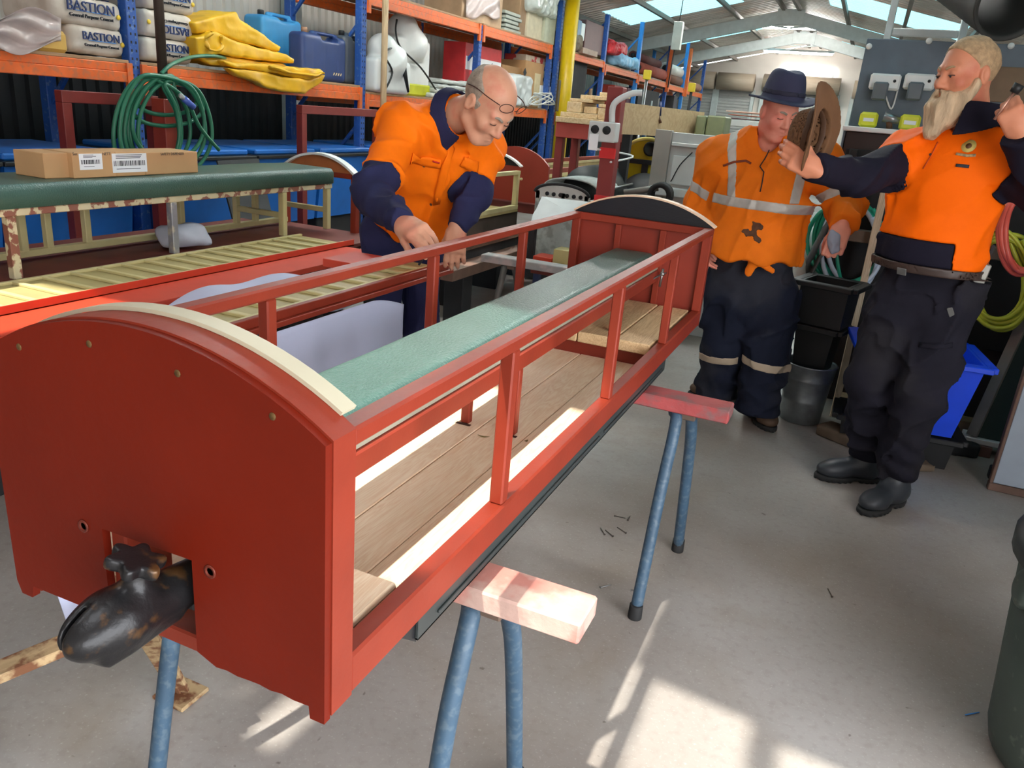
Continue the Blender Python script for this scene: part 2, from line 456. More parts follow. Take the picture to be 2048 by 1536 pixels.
RX, RZ, SL = -2.0, 3.86, 0.225          # ridge position, ridge height, roof slope
XL, XRW, YF = -5.75, 1.75, 25.2
def rz_(x): return RZ - SL * abs(x - RX)
M_ROOF = mat('roof_foil', S(206, 200, 192), 0.5, var=0.10, scale=2, c2=S(206, 160, 132), amt=0.4, dscale=0.9)
M_WALL = mat('pale_cladding', S(208, 202, 194), 0.6, var=0.06, scale=2)
M_SKYL = mat('skylight_sheet', S(120, 206, 214), 0.5, var=0.02, emit=(0.36, 0.76, 0.84, 1), estr=1.2)
M_FRAME = mat('portal_galvanised', S(182, 190, 188), 0.5, 0.1, var=0.08)
M_PURL = mat('purlin_steel', S(120, 112, 104), 0.55, 0.2, var=0.1)

def corrugated(u0, u1, pt, v0, v1, step=0.095, depth=0.022):
    """ribbed sheet: ribs run along v; pt(u, v, offset) -> point"""
    mb = MB(); us = []; u = u0; k = 0
    while u < u1 - 1e-6:
        us += [(u, 0), (u + step * 0.32, 0), (u + step * 0.42, depth), (u + step * 0.82, depth), (u + step * 0.92, 0)]; u += step
    us.append((u1, 0)); us = [q for q in us if q[0] <= u1 + 1e-6]
    vs = [pt(a, v, o) for a, o in us for v in (v0, v1)]
    fs = [(2 * i, 2 * i + 2, 2 * i + 3, 2 * i + 1) for i in range(len(us) - 1)]
    return mb.add(vs, fs)

# openings in the roof above and behind the camera (added out of view, placed to throw the sun patches): x0, x1, y0, y1 on the roof
def sun_hole(x0, x1, y0, y1, z):
    """where the roof must be open for the sun to reach this rectangle at height z"""
    t = (3.58 - z) / SUN_DIR.z
    dx, dy = SUN_DIR.x * t, SUN_DIR.y * t
    return [x0 + dx, x1 + dx, y0 + dy, y1 + dy]
HOLES = [sun_hole(-0.335, -0.30, 1.28, 1.81, 0), sun_hole(-0.265, 0.02, 1.28, 1.78, 0), sun_hole(0.10, 0.55, 1.28, 1.74, 0),
         sun_hole(-0.98, -0.535, 0.80, 1.76, 0.92),
         sun_hole(-2.30, -1.95, 4.7, 5.5, 0), sun_hole(-1.13, -1.03, 1.02, 1.18, 0), sun_hole(-3.0, -2.45, 1.25, 2.05, 0.66)]

def roof_side(x0, x1, name):
    """one slope as ribbed sheets, ribs running from ridge to eave, with the open and translucent bays cut out"""
    mb = MB(); sk = []
    lights = [(3.7, 4.7), (5.9, 6.9), (8.4, 9.4), (12.0, 13.2), (14.7, 16.6), (18.7, 20.5), (22.5, 23.6)]  # the nearest bays are unseen, added for more light inside
    skx = (-4.9, -2.75) if x1 <= RX + 1e-6 else (-1.2, 1.0)
    ys = sorted(set([-3.0, YF] + [q for l in lights for q in l] + [q for h in HOLES for q in h[2:] if x0 < (h[0] + h[1]) / 2 < x1]))
    for ya, yb in zip(ys[:-1], ys[1:]):
        ym = (ya + yb) / 2
        cuts = [h[:2] for h in HOLES if h[2] - 1e-6 <= ym <= h[3] + 1e-6 and x0 < (h[0] + h[1]) / 2 < x1]
        lit = any(l[0] < ym < l[1] for l in lights)
        if lit: cuts.append(list(skx)); sk.append((ya, yb))
        cuts.sort(); xa = x0; segs = []
        for c in cuts:
            if c[0] > xa: segs.append((xa, c[0]))
            xa = max(xa, c[1])
        if xa < x1: segs.append((xa, x1))
        for a, b in segs:
            c = corrugated(ya, yb, lambda u, v, o: (v, u, rz_(v) + 0.02 + o), a, b, 0.19, 0.03)
            mb.add(c.v, c.f)
    r = structure(mb.build(name, M_ROOF, fix=False))
    n = 0
    for ya, yb in sk:
        c = corrugated(ya, yb, lambda u, v, o: (v, u, rz_(v) + 0.02 + o), skx[0], skx[1], 0.19, 0.03)
        structure(c.build('window_%d' % (len([o for o in bpy.data.objects if o.name.startswith('window_')]) + 1), M_SKYL, fix=False))
roof_side(XL - 0.1, RX, 'ceiling_left'); roof_side(RX, XRW + 0.1, 'ceiling_right')

# walls: ribs upright
def wall_y(name, x, y0, y1, z0, z1, m, sgn):
    return structure(corrugated(y0, y1, lambda u, v, o: (x - sgn * o, u, v), z0, z1, 0.12, 0.03).build(name, m, fix=False))
wall_y('wall_left', XL, -3, YF, 1.45, rz_(XL) + 0.05, M_WALL, 1)
wall_y('wall_left_lower_shade', XL, -3, YF, 0.0, 1.45, mat('lower_wall_shade', S(26, 27, 29), 0.8, var=0.15), 1)  # lower wall coloured dark to stand for the shade behind the racks
wall_y('wall_right', XRW, 1.7, YF, 0.0, rz_(XRW) + 0.05, M_WALL, -1)
wall_y('wall_right_lintel', XRW, -3, 1.7, 2.45, rz_(XRW) + 0.05, M_WALL, -1)
structure(MB().prism([(XL, 0), (XL, rz_(XL)), (RX, RZ), (XRW, rz_(XRW)), (XRW, 0)], -3.06, -3.0, 1).build('wall_near', M_WALL))

# gable with three roller doors
def door_curtain(n, x0, x1, ztop, m, wall):
    d = corrugated(0.05, ztop - 0.42, lambda u, v, o: (v, YF - 0.10 - o, u), x0, x1, 0.085, 0.02).build('door_%d' % n, m, fix=False)
    structure(d)
    rb = MB().tube([(x0 - 0.05, YF - 0.34, ztop - 0.22), (x1 + 0.05, YF - 0.34, ztop - 0.22)], 0.24, 18).build('roller_drum', mat('drum_tan', S(158, 142, 124), 0.6, var=0.1, stretch=(1, 1, 20), scale=3), d)
    for xx in (x0 - 0.04, x1 + 0.04):
        MB().box((xx - 0.05, YF - 0.16, 0), (xx + 0.05, YF - 0.04, ztop - 0.4), 0.004).build('guide_rail', M_FRAME, d)
M_DOOR = mat('roller_door_grey', S(168, 168, 164), 0.55, var=0.06)
gab = MB()
gab.prism([(XL, 0), (XL, rz_(XL)), (RX, RZ), (XRW, rz_(XRW)), (XRW, 0)], YF, YF + 0.06, 1)
structure(gab.build('wall_far', M_WALL))
door_curtain(1, -5.5, -4.62, 2.95, M_DOOR, None)
door_curtain(2, -3.15, -1.18, 2.98, M_DOOR, None)
door_curtain(3, -0.72, 1.5, 2.95, M_DOOR, None)
door_curtain(4, -4.45, -3.5, 2.95, M_DOOR, None)
pane = MB().box((-2.82, YF - 0.05, 3.03), (-1.3, YF - 0.02, 3.24), 0.003).build('window_20', mat('bright_fanlight', S(240, 240, 236), 0.5, emit=(1, 1, 0.97, 1), estr=6)); structure(pane)
for xx in (-2.75, -2.07, -1.38): MB().box((xx - 0.03, YF - 0.08, 3.0), (xx + 0.03, YF - 0.05, 3.1), 0.002).build('glazing_clip', M_FRAME, pane)

# portal frames and purlins
n = 0
for yp in (3.4, 7.05, 10.7, 17.9, 21.5):
    t = bpy.data.objects.new('trim_%d' % (n + 1), None); COL.objects.link(t); t['kind'] = 'structure'; t.location = (RX, yp, 0); n += 1
    for xe in (XL + 0.1, XRW - 0.1):
        MB().bar((RX, yp, RZ - 0.20), (xe, yp, rz_(xe) - 0.20), 0.08, 0.24, (0, 0, 1), 0.006).build('rafter', M_FRAME, t)
        MB().box((xe - 0.1, yp - 0.05, 0), (xe + 0.1, yp + 0.05, rz_(xe) - 0.08), 0.006).build('column', M_FRAME, t)
        sg = 1 if xe > RX else -1
        MB().bar((RX + sg * 0.02, yp, RZ - 0.42), (RX + sg * 0.55, yp, RZ - 0.36), 0.05, 0.03).build('knee_brace', M_FRAME, t)
    MB().box((RX - 0.26, yp - 0.05, RZ - 0.36), (RX + 0.26, yp + 0.05, RZ - 0.08), 0.004).build('apex_plate', M_FRAME, t)
t = bpy.data.objects.new('trim_%d' % (n + 1), None); COL.objects.link(t); t['kind'] = 'structure'
for xp in (-5.2, -4.1, -3.0, -2.15, -1.85, -0.9, 0.1, 1.1):
    MB().box((xp - 0.03, 2.0, rz_(xp) - 0.08), (xp + 0.03, YF, rz_(xp) - 0.0), 0.004).build('purlin', M_PURL, t)

# fluorescent tubes hung across the far bays
def tube_lamp(x0, x1, y, z, label):
    t = thing('tube_lamp', label, 'lamp', (x0, y, z), 'fluorescent tubes in the far bays')
    MB().box((x0, y - 0.06, z), (x1, y + 0.06, z + 0.05), 0.004).build('housing', M_WHITE, t)
    MB().tube([(x0 + 0.04, y, z - 0.025), (x1 - 0.04, y, z - 0.025)], 0.024, 10).build('tube', mat('lit_tube', S(250, 250, 246), 0.4, emit=(1, 0.97, 0.92, 1), estr=110.0), t)
    for xx in (x0 + 0.15, x1 - 0.15): MB().tube([(xx, y, z + 0.05), (xx, y, rz_(xx))], 0.006, 6).build('hanger', M_STEEL, t)
p = PX(1588, 54, y=19.6); tube_lamp(p.x - 1.25, p.x + 1.15, 19.6, p.z, 'nearer lit fluorescent tube hung between the two far roof frames')
p = PX(1600, 104, y=23.4); tube_lamp(p.x - 0.95, p.x + 0.85, 23.4, p.z, 'farther lit fluorescent tube above the middle roller door')
for k, (xx, yy) in enumerate(((-3.4, 5.2), (-0.6, 6.0), (-3.4, 9.0), (-0.4, 9.6), (-2.6, 13.0))):  # extra tubes out of view, added to brighten the nearer bays
    tube_lamp(xx - 0.75, xx + 0.75, yy, 3.34, ('added unseen fluorescent tube over the racks', 'added unseen fluorescent tube above the tool board', 'added unseen fluorescent tube over the second rack bay', 'added unseen fluorescent tube above the far bench', 'added unseen fluorescent tube above the yellow tube')[k])

# ------------------------------------------------------------------ the carriage being rebuilt
XR, XLC, Y0, Y1 = -0.478, -1.038, 0.645, 3.09
CX = (XR + XLC) / 2
def arch_pts(dr=0.0, n=26, zedge=1.086, hw=0.281, sag=0.083):
    Rr = (hw * hw + sag * sag) / (2 * sag); zc = zedge + sag - Rr; a0 = math.asin(hw / Rr)
    return [(CX + (Rr + dr) * math.sin(-a0 + 2 * a0 * i / n), zc + (Rr + dr) * math.cos(-a0 + 2 * a0 * i / n)) for i in range(n + 1)]
car = thing('passenger_carriage', 'open red passenger carriage with green seat and pine floor on two trestles', 'carriage', (CX, 1.87, 0.66))
# near end: plywood with a notch for the coupling; ragged painted lower edge
poly = arch_pts()
poly += [(XR, 0.703), (XR - 0.022, 0.703), (XR - 0.024, 0.722)]
x = XR - 0.03
while x > -0.66: poly.append((x, 0.7225 + R_.uniform(-0.0025, 0.002))); x -= 0.018
poly += [(-0.684, 0.733), (-0.684, 0.874), (-0.843, 0.871), (-0.843, 0.727), (XLC + 0.035, 0.724), (XLC + 0.03, 0.703), (XLC + 0.008, 0.703), (XLC, 0.724)]
MB().prism(poly, Y0, Y0 + 0.012).build('end_panel', M_RED, car)
inner = arch_pts(-0.045)
MB().prism(arch_pts(0.003) + [(XR + 0.002, 0.708), (XR - 0.034, 0.708), (XR - 0.034, 1.05)] + inner[::-1][1:-1] + [(XLC + 0.034, 1.05), (XLC + 0.034, 0.708), (XLC - 0.002, 0.708)], Y0 + 0.0125, Y0 + 0.056).build('end_frame', M_BRED, car)
top = arch_pts(0.009); MB().prism([p for p in top if p[0] < XR - 0.012 and p[0] > XLC + 0.012] + [p for p in arch_pts(0.0035) if p[0] < XR - 0.012 and p[0] > XLC + 0.012][::-1], Y0 + 0.052, Y0 + 0.080).build('cream_trim', M_TRIM, car)
for i, (px, py) in enumerate(((178, 688), (355, 747), (38, 694), (545, 833))):
    q = PX(px, py, y=Y0); MB().lathe([(0.0, 0.001), (0.0045, 0.0008), (0.005, 0)], 10, Matrix.Translation(q) @ Matrix.Rotation(math.pi / 2, 4, 'X')).build('screw_head', mat('dull_brass', S(110, 84, 50), 0.5, 0.5), car)
for px, py in ((168, 1052), (421, 1143)):
    q = PX(px, py, y=Y0); MB().lathe([(0.0095, 0), (0.0095, 0.002), (0.006, 0.002), (0.005, -0.004), (0.0, -0.004)], 14, Matrix.Translation(q) @ Matrix.Rotation(math.pi / 2, 4, 'X')).build('bolt_socket', mat('socket_red', S(120, 50, 36), 0.4, 0.3), car)
MB().box((-0.843, Y0 + 0.012, 0.728), (-0.815, Y0 + 0.09, 0.874), 0.003).build('notch_post', M_BRED, car)
MB().box((-0.684, Y0 + 0.012, 0.728), (-0.664, Y0 + 0.09, 0.874), 0.003).build('notch_post', M_BRED, car)
MB().box((-0.83, Y0 + 0.02, 0.708), (-0.68, Y0 + 0.10, 0.735), 0.003).build('notch_sill', M_BRED, car)
# side frames
for side, xo, xi in (('right', XR, XR - 0.034), ('left', XLC, XLC + 0.034)):
    a, b = min(xo, xi), max(xo, xi)
    MB().box((a, Y0 + 0.057, 1.062), (b, Y1 - 0.04, 1.087), 0.004).build('top_rail', M_BRED, car)
    MB().box((a, Y0 + 0.057, 0.706), (b, Y1 - 0.04, 0.767), 0.004).build('sill', M_BRED, car)
    for yp in (1.19, 1.857, 2.48):
        MB().box((a + 0.005, yp - 0.014, 0.767), (b - 0.003, yp + 0.014, 1.062), 0.003).build('side_post', M_BRED, car)
    MB().box((a, Y1 - 0.065, 0.767), (b, Y1 - 0.04, 1.062), 0.003).build('side_post', M_BRED, car)
# far end
MB().prism([(XLC, 0.706), (XLC, 1.087), (XR, 1.087), (XR, 0.706)], Y1 - 0.04, Y1 - 0.028).build('end_panel', M_RED2, car)
MB().prism([p for p in arch_pts(0.0)], Y1 - 0.04, Y1 - 0.024).build('arch_board', M_BGLOSS, car)
MB().prism(arch_pts(0.007) + arch_pts(0.001)[::-1], Y1 - 0.045, Y1).build('cream_trim', mat('pale_trim', S(222, 190, 160), 0.5), car)
MB().box((XLC + 0.03, Y1 - 0.062, 1.058), (XR - 0.03, Y1 - 0.0405, 1.086), 0.002).build('head_rail', M_BRED, car)
for xx in (-0.845, -0.665):
    MB().box((xx - 0.012, Y1 - 0.060, 0.765), (xx + 0.012, Y1 - 0.0405, 1.057), 0.002).build('stiffener', M_BRED, car)
# floor, end steps and risers
xs = [XLC + 0.036, -0.878, -0.756, -0.634, XR - 0.036]
for a, b in zip(xs[:-1], xs[1:]):
    MB().box((a + 0.0012, Y0 + 0.06, 0.668), (b - 0.0012, 2.44, 0.688 + R_.uniform(-0.0006, 0.0006)), 0.002).build('floor_plank', M_PINE, car)
xs2 = [XLC + 0.04, -0.90, -0.770, -0.640, XR - 0.040]
for a, b in zip(xs2[:-1], xs2[1:]):
    MB().box((a + 0.002, 2.42, 0.732), (b - 0.002, Y1 - 0.066, 0.768 + R_.uniform(-0.001, 0.001)), 0.003).build('end_board', M_PINE2, car)
    MB().box((a + 0.002, Y0 + 0.075, 0.722), (b - 0.002, 0.885, 0.760 + R_.uniform(-0.001, 0.001)), 0.006).build('end_board', M_PINE, car)
MB().box((XLC + 0.036, 2.442, 0.672), (XR - 0.036, 2.456, 0.731), 0.002).build('riser', M_RED2, car)
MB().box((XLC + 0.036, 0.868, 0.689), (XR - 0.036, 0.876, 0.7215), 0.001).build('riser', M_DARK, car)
for q in (PX(687, 1145, z=0.761), PX(700, 1187, z=0.761)):
    MB().lathe([(0, 0.0012), (0.005, 0.001), (0.0055, 0)], 10, Matrix.Translation(q)).build('screw_head', mat('dull_steel', S(140, 120, 90), 0.5, 0.5), car)
# seat down the middle
def cushion(x0, x1, y0, y1, z0, z1, r, name, m, parent, crown=0.0):
    mb = MB(); prof = []
    for cx_, cz_, a0 in ((x1 - r, z1 - r, 0), (x0 + r, z1 - r, 90)):
        for k in range(6): a = math.radians(a0 + 18 * k); prof.append((cx_ + r * math.cos(a), cz_ + r * math.sin(a)))
    prof = [(x1, z0)] + prof + [(x0, z0)]
    ys = [y0, y0 + 0.004, y0 + 0.012, y0 + r] + [lerp(y0 + r, y1 - r, i / 40) for i in range(1, 40)] + [y1 - r, y1 - 0.012, y1 - 0.004, y1]
    npf = len(prof); vs = []; xm = (x0 + x1) / 2
    for i, y in enumerate(ys):
        e = min(y - y0, y1 - y); s = 1 - (max(0, r - e) / r) ** 2 * 0.35
        for (px_, pz_) in prof:
            w = crown * (math.sin(y * 9.0) * 0.5 + math.sin(y * 23 + px_ * 30) * 0.3) if pz_ > z1 - r else 0
            vs.append((xm + (px_ - xm) * lerp(1, s, 0.2), y, z0 + (pz_ - z0) * s + w))
    fs = [(i * npf + k, (i + 1) * npf + k, (i + 1) * npf + k + 1, i * npf + k + 1) for i in range(len(ys) - 1) for k in range(npf - 1)]
    fs += [(i * npf + npf - 1, (i + 1) * npf + npf - 1, (i + 1) * npf, i * npf) for i in range(len(ys) - 1)]
    fs += [tuple(range(npf)), tuple(range((len(ys) - 1) * npf, len(ys) * npf))[::-1]]
    mb.add(vs, fs, True); return mb.build(name, m, parent)
cushion(-0.850, -0.684, 0.735, Y1 - 0.066, 0.923, 0.968, 0.02, 'seat_cushion', M_GREEN, car, 0.0012)
MB().box((-0.856, 0.73, 0.906), (-0.664, Y1 - 0.066, 0.9225), 0.002).build('seat_base', mat('seat_base_grey', S(150, 146, 128), 0.6, var=0.15), car)
for xx in (-0.668, -0.845):
    MB().box((xx - 0.012, 0.72, 0.862), (xx + 0.012, Y1 - 0.066, 0.9055), 0.003).build('seat_rail', M_BRED, car)
for yl in (0.80, 1.67, 2.50):
    for xx in (-0.800, -0.672):
        zb = 0.688 if 0.9 < yl < 2.42 else (0.7605 if yl < 1 else 0.7685)
        MB().box((xx - 0.012, yl - 0.011, zb), (xx + 0.012, yl + 0.011, 0.862), 0.003).build('seat_leg', M_BRED, car)
for xx in (-0.800, -0.672):
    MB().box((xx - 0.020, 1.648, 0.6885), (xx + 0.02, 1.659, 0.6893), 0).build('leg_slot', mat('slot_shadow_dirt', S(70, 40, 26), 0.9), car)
# chrome catch under the far end of the seat
ct = MB(); q = PX(1325, 548, y=2.98)
ct.tube([q + V(-0.004, 0, -0.05), q + V(0, 0, 0.02)], 0.005, 8); ct.tube([q + V(0.006, 0.03, 0.0), q + V(0, 0, 0.0), q + V(-0.03, -0.05, -0.02), q + V(-0.06, -0.10, -0.02)], 0.004, 8)
ct.lathe([(0.0, 0.008), (0.009, 0.006), (0.009, -0.006), (0, -0.008)], 12, Matrix.Translation(q)); ct.build('seat_catch', M_STEEL, car, label='small chrome catch under the seat end')
# steel underframe
for xo, sg in ((XR - 0.006, -1), (XLC + 0.006, 1)):
    u = MB(); xa, xb = xo, xo + sg * 0.036
    u.box((xa, 0.89, 0.662), (xa + sg * 0.006, 2.53, 0.7045), 0.001); u.box((xa, 0.89, 0.662), (xb, 2.53, 0.667), 0.001); u.box((xa, 0.89, 0.6995), (xb, 2.53, 0.7045), 0.001)
    u.box((xa - sg * 0.004, 0.95, 0.676), (xa, 1.80, 0.682), 0.001); u.box((xa - sg * 0.004, 1.84, 0.676), (xa, 2.48, 0.682), 0.001)
    u.build('underframe_channel', mat('underframe_grey_black', S(54, 60, 60), 0.38, var=0.15, spec=0.6), car)
for yy in (0.90, 1.28, 1.9, 2.50): MB().box((XLC + 0.044, yy - 0.02, 0.662), (XR - 0.044, yy + 0.02, 0.667), 0.001).build('cross_member', M_BLACK, car)
MB().prism([(0.84, 0.70), (0.895, 0.70), (0.895, 0.655)], XR - 0.05, XR - 0.012, 0).build('gusset', M_BLACK, car)
# coupling: drawbar, domed head, star hand-knob
def f_head(P):
    d = s_ell(P, (-0.738, 0.556, 0.812), (0.040, 0.058, 0.036))
    d = smin(d, s_cap(P, (-0.735, 0.575, 0.813), (-0.722, 0.74, 0.805), 0.034, 0.029), 0.03)
    d = smin(d, s_box(P, (-0.733, 0.59, 0.783), (0.026, 0.06, 0.009), 0.006), 0.012)
    slot = s_box(P, (-0.748, 0.50, 0.83), (0.0035, 0.045, 0.05), 0.002)
    d = smax(d, -slot, 0.004)
    return smin(d, s_cap(P, (-0.730, 0.60, 0.83), (-0.728, 0.60, 0.875), 0.018, 0.015), 0.02)
cast = mat('black_cast_coupling', S(38, 38, 40), 0.32, 0.35, var=0.2, c2=S(120, 84, 44), amt=0.6, dscale=30, thr=(0.58, 0.68), bump=0.1, bscale=90)
cp = sdf_obj('coupling', f_head, (-0.81, 0.47, 0.74), (-0.67, 0.79, 0.92), 0.004, cast, car, label='black cast tow coupling head with a star hand-knob')
def f_knob(P):
    q = P - np.array((-0.726, 0.597, 0.884)); A = Matrix.Rotation(0.25, 3, 'Y') @ Matrix.Rotation(-0.2, 3, 'X'); q = q @ np.array(A)
    a = np.arctan2(q[:, 1], q[:, 0]); r = np.hypot(q[:, 0], q[:, 1])
    rr = 0.031 + 0.0060 * np.cos(6 * a)
    return smax(r - rr, np.abs(q[:, 2]) - 0.0085, 0.006)
sdf_obj('hand_knob', f_knob, (-0.775, 0.545, 0.855), (-0.675, 0.65, 0.912), 0.002, cast, cp)
MB().lathe([(0.0, 0.002), (0.006, 0.0015), (0.007, 0.0)], 12, Matrix.Translation((-0.699, 0.565, 0.822)) @ Matrix.Rotation(math.radians(80), 4, 'Y') @ Matrix.Rotation(0.3, 4, 'X')).build('pivot_bolt', M_STEEL, cp)
MB().box((-0.75, 0.66, 0.778), (-0.70, 1.0, 0.80), 0.004).build('drawbar', M_BLACK, car)

# leaves and shavings lying on the pine floor
for i, (px, py, a) in enumerate(((967, 873, 0.2), (915, 1078, 0.6), (1052, 882, 1.1))):
    q = PX(px, py, z=0.6895); ln = (0.03, 0.022, 0.012)[i]
    lf = MB().grid(lambda u, v: (q.x + math.cos(a) * (u - 0.5) * ln - math.sin(a) * (v - 0.5) * 0.008 * math.sin(math.pi * min(max(u, 0.03), 0.97)), q.y + math.sin(a) * (u - 0.5) * ln + math.cos(a) * (v - 0.5) * 0.008 * math.sin(math.pi * min(max(u, 0.03), 0.97)), 0.6893 + 0.003 * (2 * u - 1) ** 2), 8, 2)
    lf.build('dry_leaf', mat('leaf_olive', S(120, 104, 52), 0.7), None, thick=0.0004, cat='leaf', label=('longest dry leaf on the pine floor beside the seat legs', 'greenish dry leaf against the right sill on the pine floor', 'tiny curled dry leaf right of the seat legs on the pine floor')[i], group='dry leaves on the carriage floor')

# ------------------------------------------------------------------ trestles
def trestle(label, yc, x0, x1, ztop, m_top, m_leg, legs_x, spread=0.235, h=0.042, w=0.096, dx=0.0):
    t = thing('trestle', label, 'trestle', ((x0 + x1) / 2, yc, 0))
    MB().box((x0, yc - w / 2, ztop - h), (x1, yc + w / 2, ztop), 0.004).build('beam', m_top, t)
    for xl in legs_x:
        MB().box((xl - 0.05, yc - 0.03, ztop - h - 0.022), (xl + 0.02, yc + 0.03, ztop - h), 0.003).build('leg_bracket', mat('bracket_rust', S(110, 92, 80), 0.6, 0.3, var=0.3), t)
        for sg in (-1, 1):
            xx = xl + (0.0 if sg > 0 else -0.03)
            pts = smooth_path([(xx - 0.02, yc + sg * 0.005, ztop - h - 0.012), (xx - 0.005, yc + sg * 0.035, ztop - h - 0.02), (xx, yc + sg * 0.075, ztop - h - 0.09), (xx + dx * 0.3, yc + sg * lerp(0.075, spread, 0.35), ztop * 0.6), (xx + dx, yc + sg * spread, 0.02)], 6)
            lg = MB().tube(pts, 0.0185, 12).build('leg', m_leg, t)
            MB().lathe([(0.0215, 0.0), (0.022, 0.004), (0.021, 0.045), (0.0186, 0.047)], 14, Matrix.Translation((xx + dx, yc + sg * spread, 0))).build('rubber_foot', M_RUBBER, lg)
    return t
trestle('nearer trestle under the carriage, pale beam blotched with red paint', 1.108, -1.24, -0.275, 0.660, M_PAINTED, M_BLUETUBE, (-0.445, -1.08), 0.2)
trestle('trestle under the far half of the carriage with a dusty red beam', 2.305, -1.24, -0.221, 0.660, M_PAINTED2, M_BLUETUBE, (-0.34, -1.08))

# rusty angle-iron stand on the floor under the near end
t = thing('rusty_stand', 'rusty yellowed angle iron stand on the floor under the coupling', 'stand', (-1.3, 1.0, 0))
mr_ = mat('rusty_cream_paint', S(176, 150, 112), 0.8, var=0.2, c2=S(110, 66, 40), amt=0.95, dscale=24, thr=(0.46, 0.56), bump=0.4, bscale=50)
ft = PX(362, 1390, z=0.0); k1 = PX(275, 1240, z=0.40)
MB().bar(ft + V(0, 0, 0.012), k1, 0.045, 0.012).build('leg', mr_, t)
MB().bar(ft + V(-0.01, 0.012, 0.012), k1 + V(-0.01, 0.02, 0), 0.010, 0.045).build('leg', mr_, t)
MB().box((ft.x - 0.05, ft.y - 0.045, 0), (ft.x + 0.05, ft.y + 0.045, 0.012), 0.003).build('foot_plate', mr_, t)
MB().bar(PX(-70, 1372, z=0.38), k1 + V(0, 0.06, 0.0), 0.05, 0.02).build('cross_bar', mr_, t)

# ------------------------------------------------------------------ second carriage bench, left of the one being rebuilt
def panel_strip(x0, x1, y0, y1, z, pitch, parent, m=M_CREAM):
    """framed cream side panel lying flat: a thin sheet with raised edge strips and a batten at every division"""
    MB().box((x0, y0, z - 0.008), (x1, y1, z), 0.001).build('panel_sheet', mat('khaki_sheet', S(178, 164, 112), 0.5, var=0.1), parent)
    for a, b in ((x0, x0 + 0.022), (x1 - 0.022, x1)): MB().box((a, y0, z), (b, y1, z + 0.012), 0.002).build('edge_strip', m, parent)
    y = y0 + 0.01
    while y < y1 - 0.03:
        MB().box((x0 + 0.022, y, z), (x1 - 0.022, y + 0.022, z + 0.011), 0.002).build('batten', m, parent); y += pitch

AX0, AX1, AYA, AYB, AZ = -3.62, -2.52, 1.25, 3.95, 0.655
A = thing('bench_carriage', 'stripped carriage with long green bench on cream frame beside the racks', 'carriage', (-3.1, 2.6, 0.0))
M_CHIP = mat('chipped_cream_paint', S(205, 194, 160), 0.5, var=0.1, c2=S(128, 62, 52), amt=0.9, dscale=20, thr=(0.5, 0.54))
M_CHIPM = mat('chipped_bare_metal', S(150, 152, 160), 0.4, 0.4, var=0.2, c2=S(205, 200, 180), amt=0.9, dscale=16)
cushion(-3.33, -2.95, 1.10, 4.08, 0.935, 1.025, 0.025, 'seat_cushion', M_GREEN, A, 0.002)
for xx in (-2.975, -3.31):
    MB().box((xx - 0.018, 1.1, 0.905), (xx + 0.018, 4.06, 0.934), 0.003).build('seat_rail', M_CHIP, A)
for i, yy in enumerate((1.32, 2.02, 2.82, 3.62, 4.03)):
    MB().box((-2.994, yy - 0.018, AZ + 0.005), (-2.958, yy + 0.018, 0.905), 0.003).build('bench_leg', M_CHIPM if i == 2 else M_CHIP if i == 1 else M_CREAM, A)
for yy in (1.5, 2.30, 2.42, 2.62, 3.2, 3.62, 3.78, 4.03):
    MB().box((-3.33, yy - 0.016, AZ + 0.005), (-3.298, yy + 0.016, 0.905), 0.003).build('bench_leg', M_CREAM, A)
MB().box((-3.335, 1.1, AZ + 0.005), (-3.295, 4.06, AZ + 0.035), 0.003).build('floor_rail', M_CREAM, A)
for yy in (3.62, 4.03): MB().box((-3.33, yy - 0.014, 0.76), (-2.96, yy + 0.014, 0.79), 0.003).build('cross_rail', M_CREAM, A)
MB().box((-3.62, 1.1, AZ - 0.03), (-2.60, 4.0, AZ - 0.009), 0.002).build('deck', mat('deck_dark_red', S(104, 40, 30), 0.6, var=0.15), A)
panel_strip(-2.94, -2.61, 1.2, 3.72, AZ, 0.125, A)
q = MB(); q.box((-2.605, 1.0, AZ - 0.02), (-2.60, 3.78, AZ + 0.018), 0.001); q.box((-2.60, 1.0, AZ - 0.02), (-2.385, 3.70, AZ - 0.014), 0.001); q.box((-2.39, 1.0, AZ - 0.04), (-2.384, 3.70, AZ - 0.014), 0.001)
q.build('red_flange', mat('orange_red_primer', S(204, 66, 40), 0.45, var=0.06), A)
MB().box((-2.60, 1.0, 0.50), (-2.42, 3.68, AZ - 0.031), 0.003).build('side_beam', mat('dark_side_beam', S(44, 40, 44), 0.6, var=0.2), A)
for yy in (1.6, 3.3):
    for xx in (-3.5, -2.62):
        MB().box((xx - 0.04, yy - 0.04, 0), (xx + 0.04, yy + 0.04, 0.50), 0.004).build('stand_leg', M_DARK, A)
    MB().box((-3.56, yy - 0.05, 0.50), (-2.606, yy + 0.05, AZ - 0.031), 0.004).build('stand_beam', M_DARK, A)
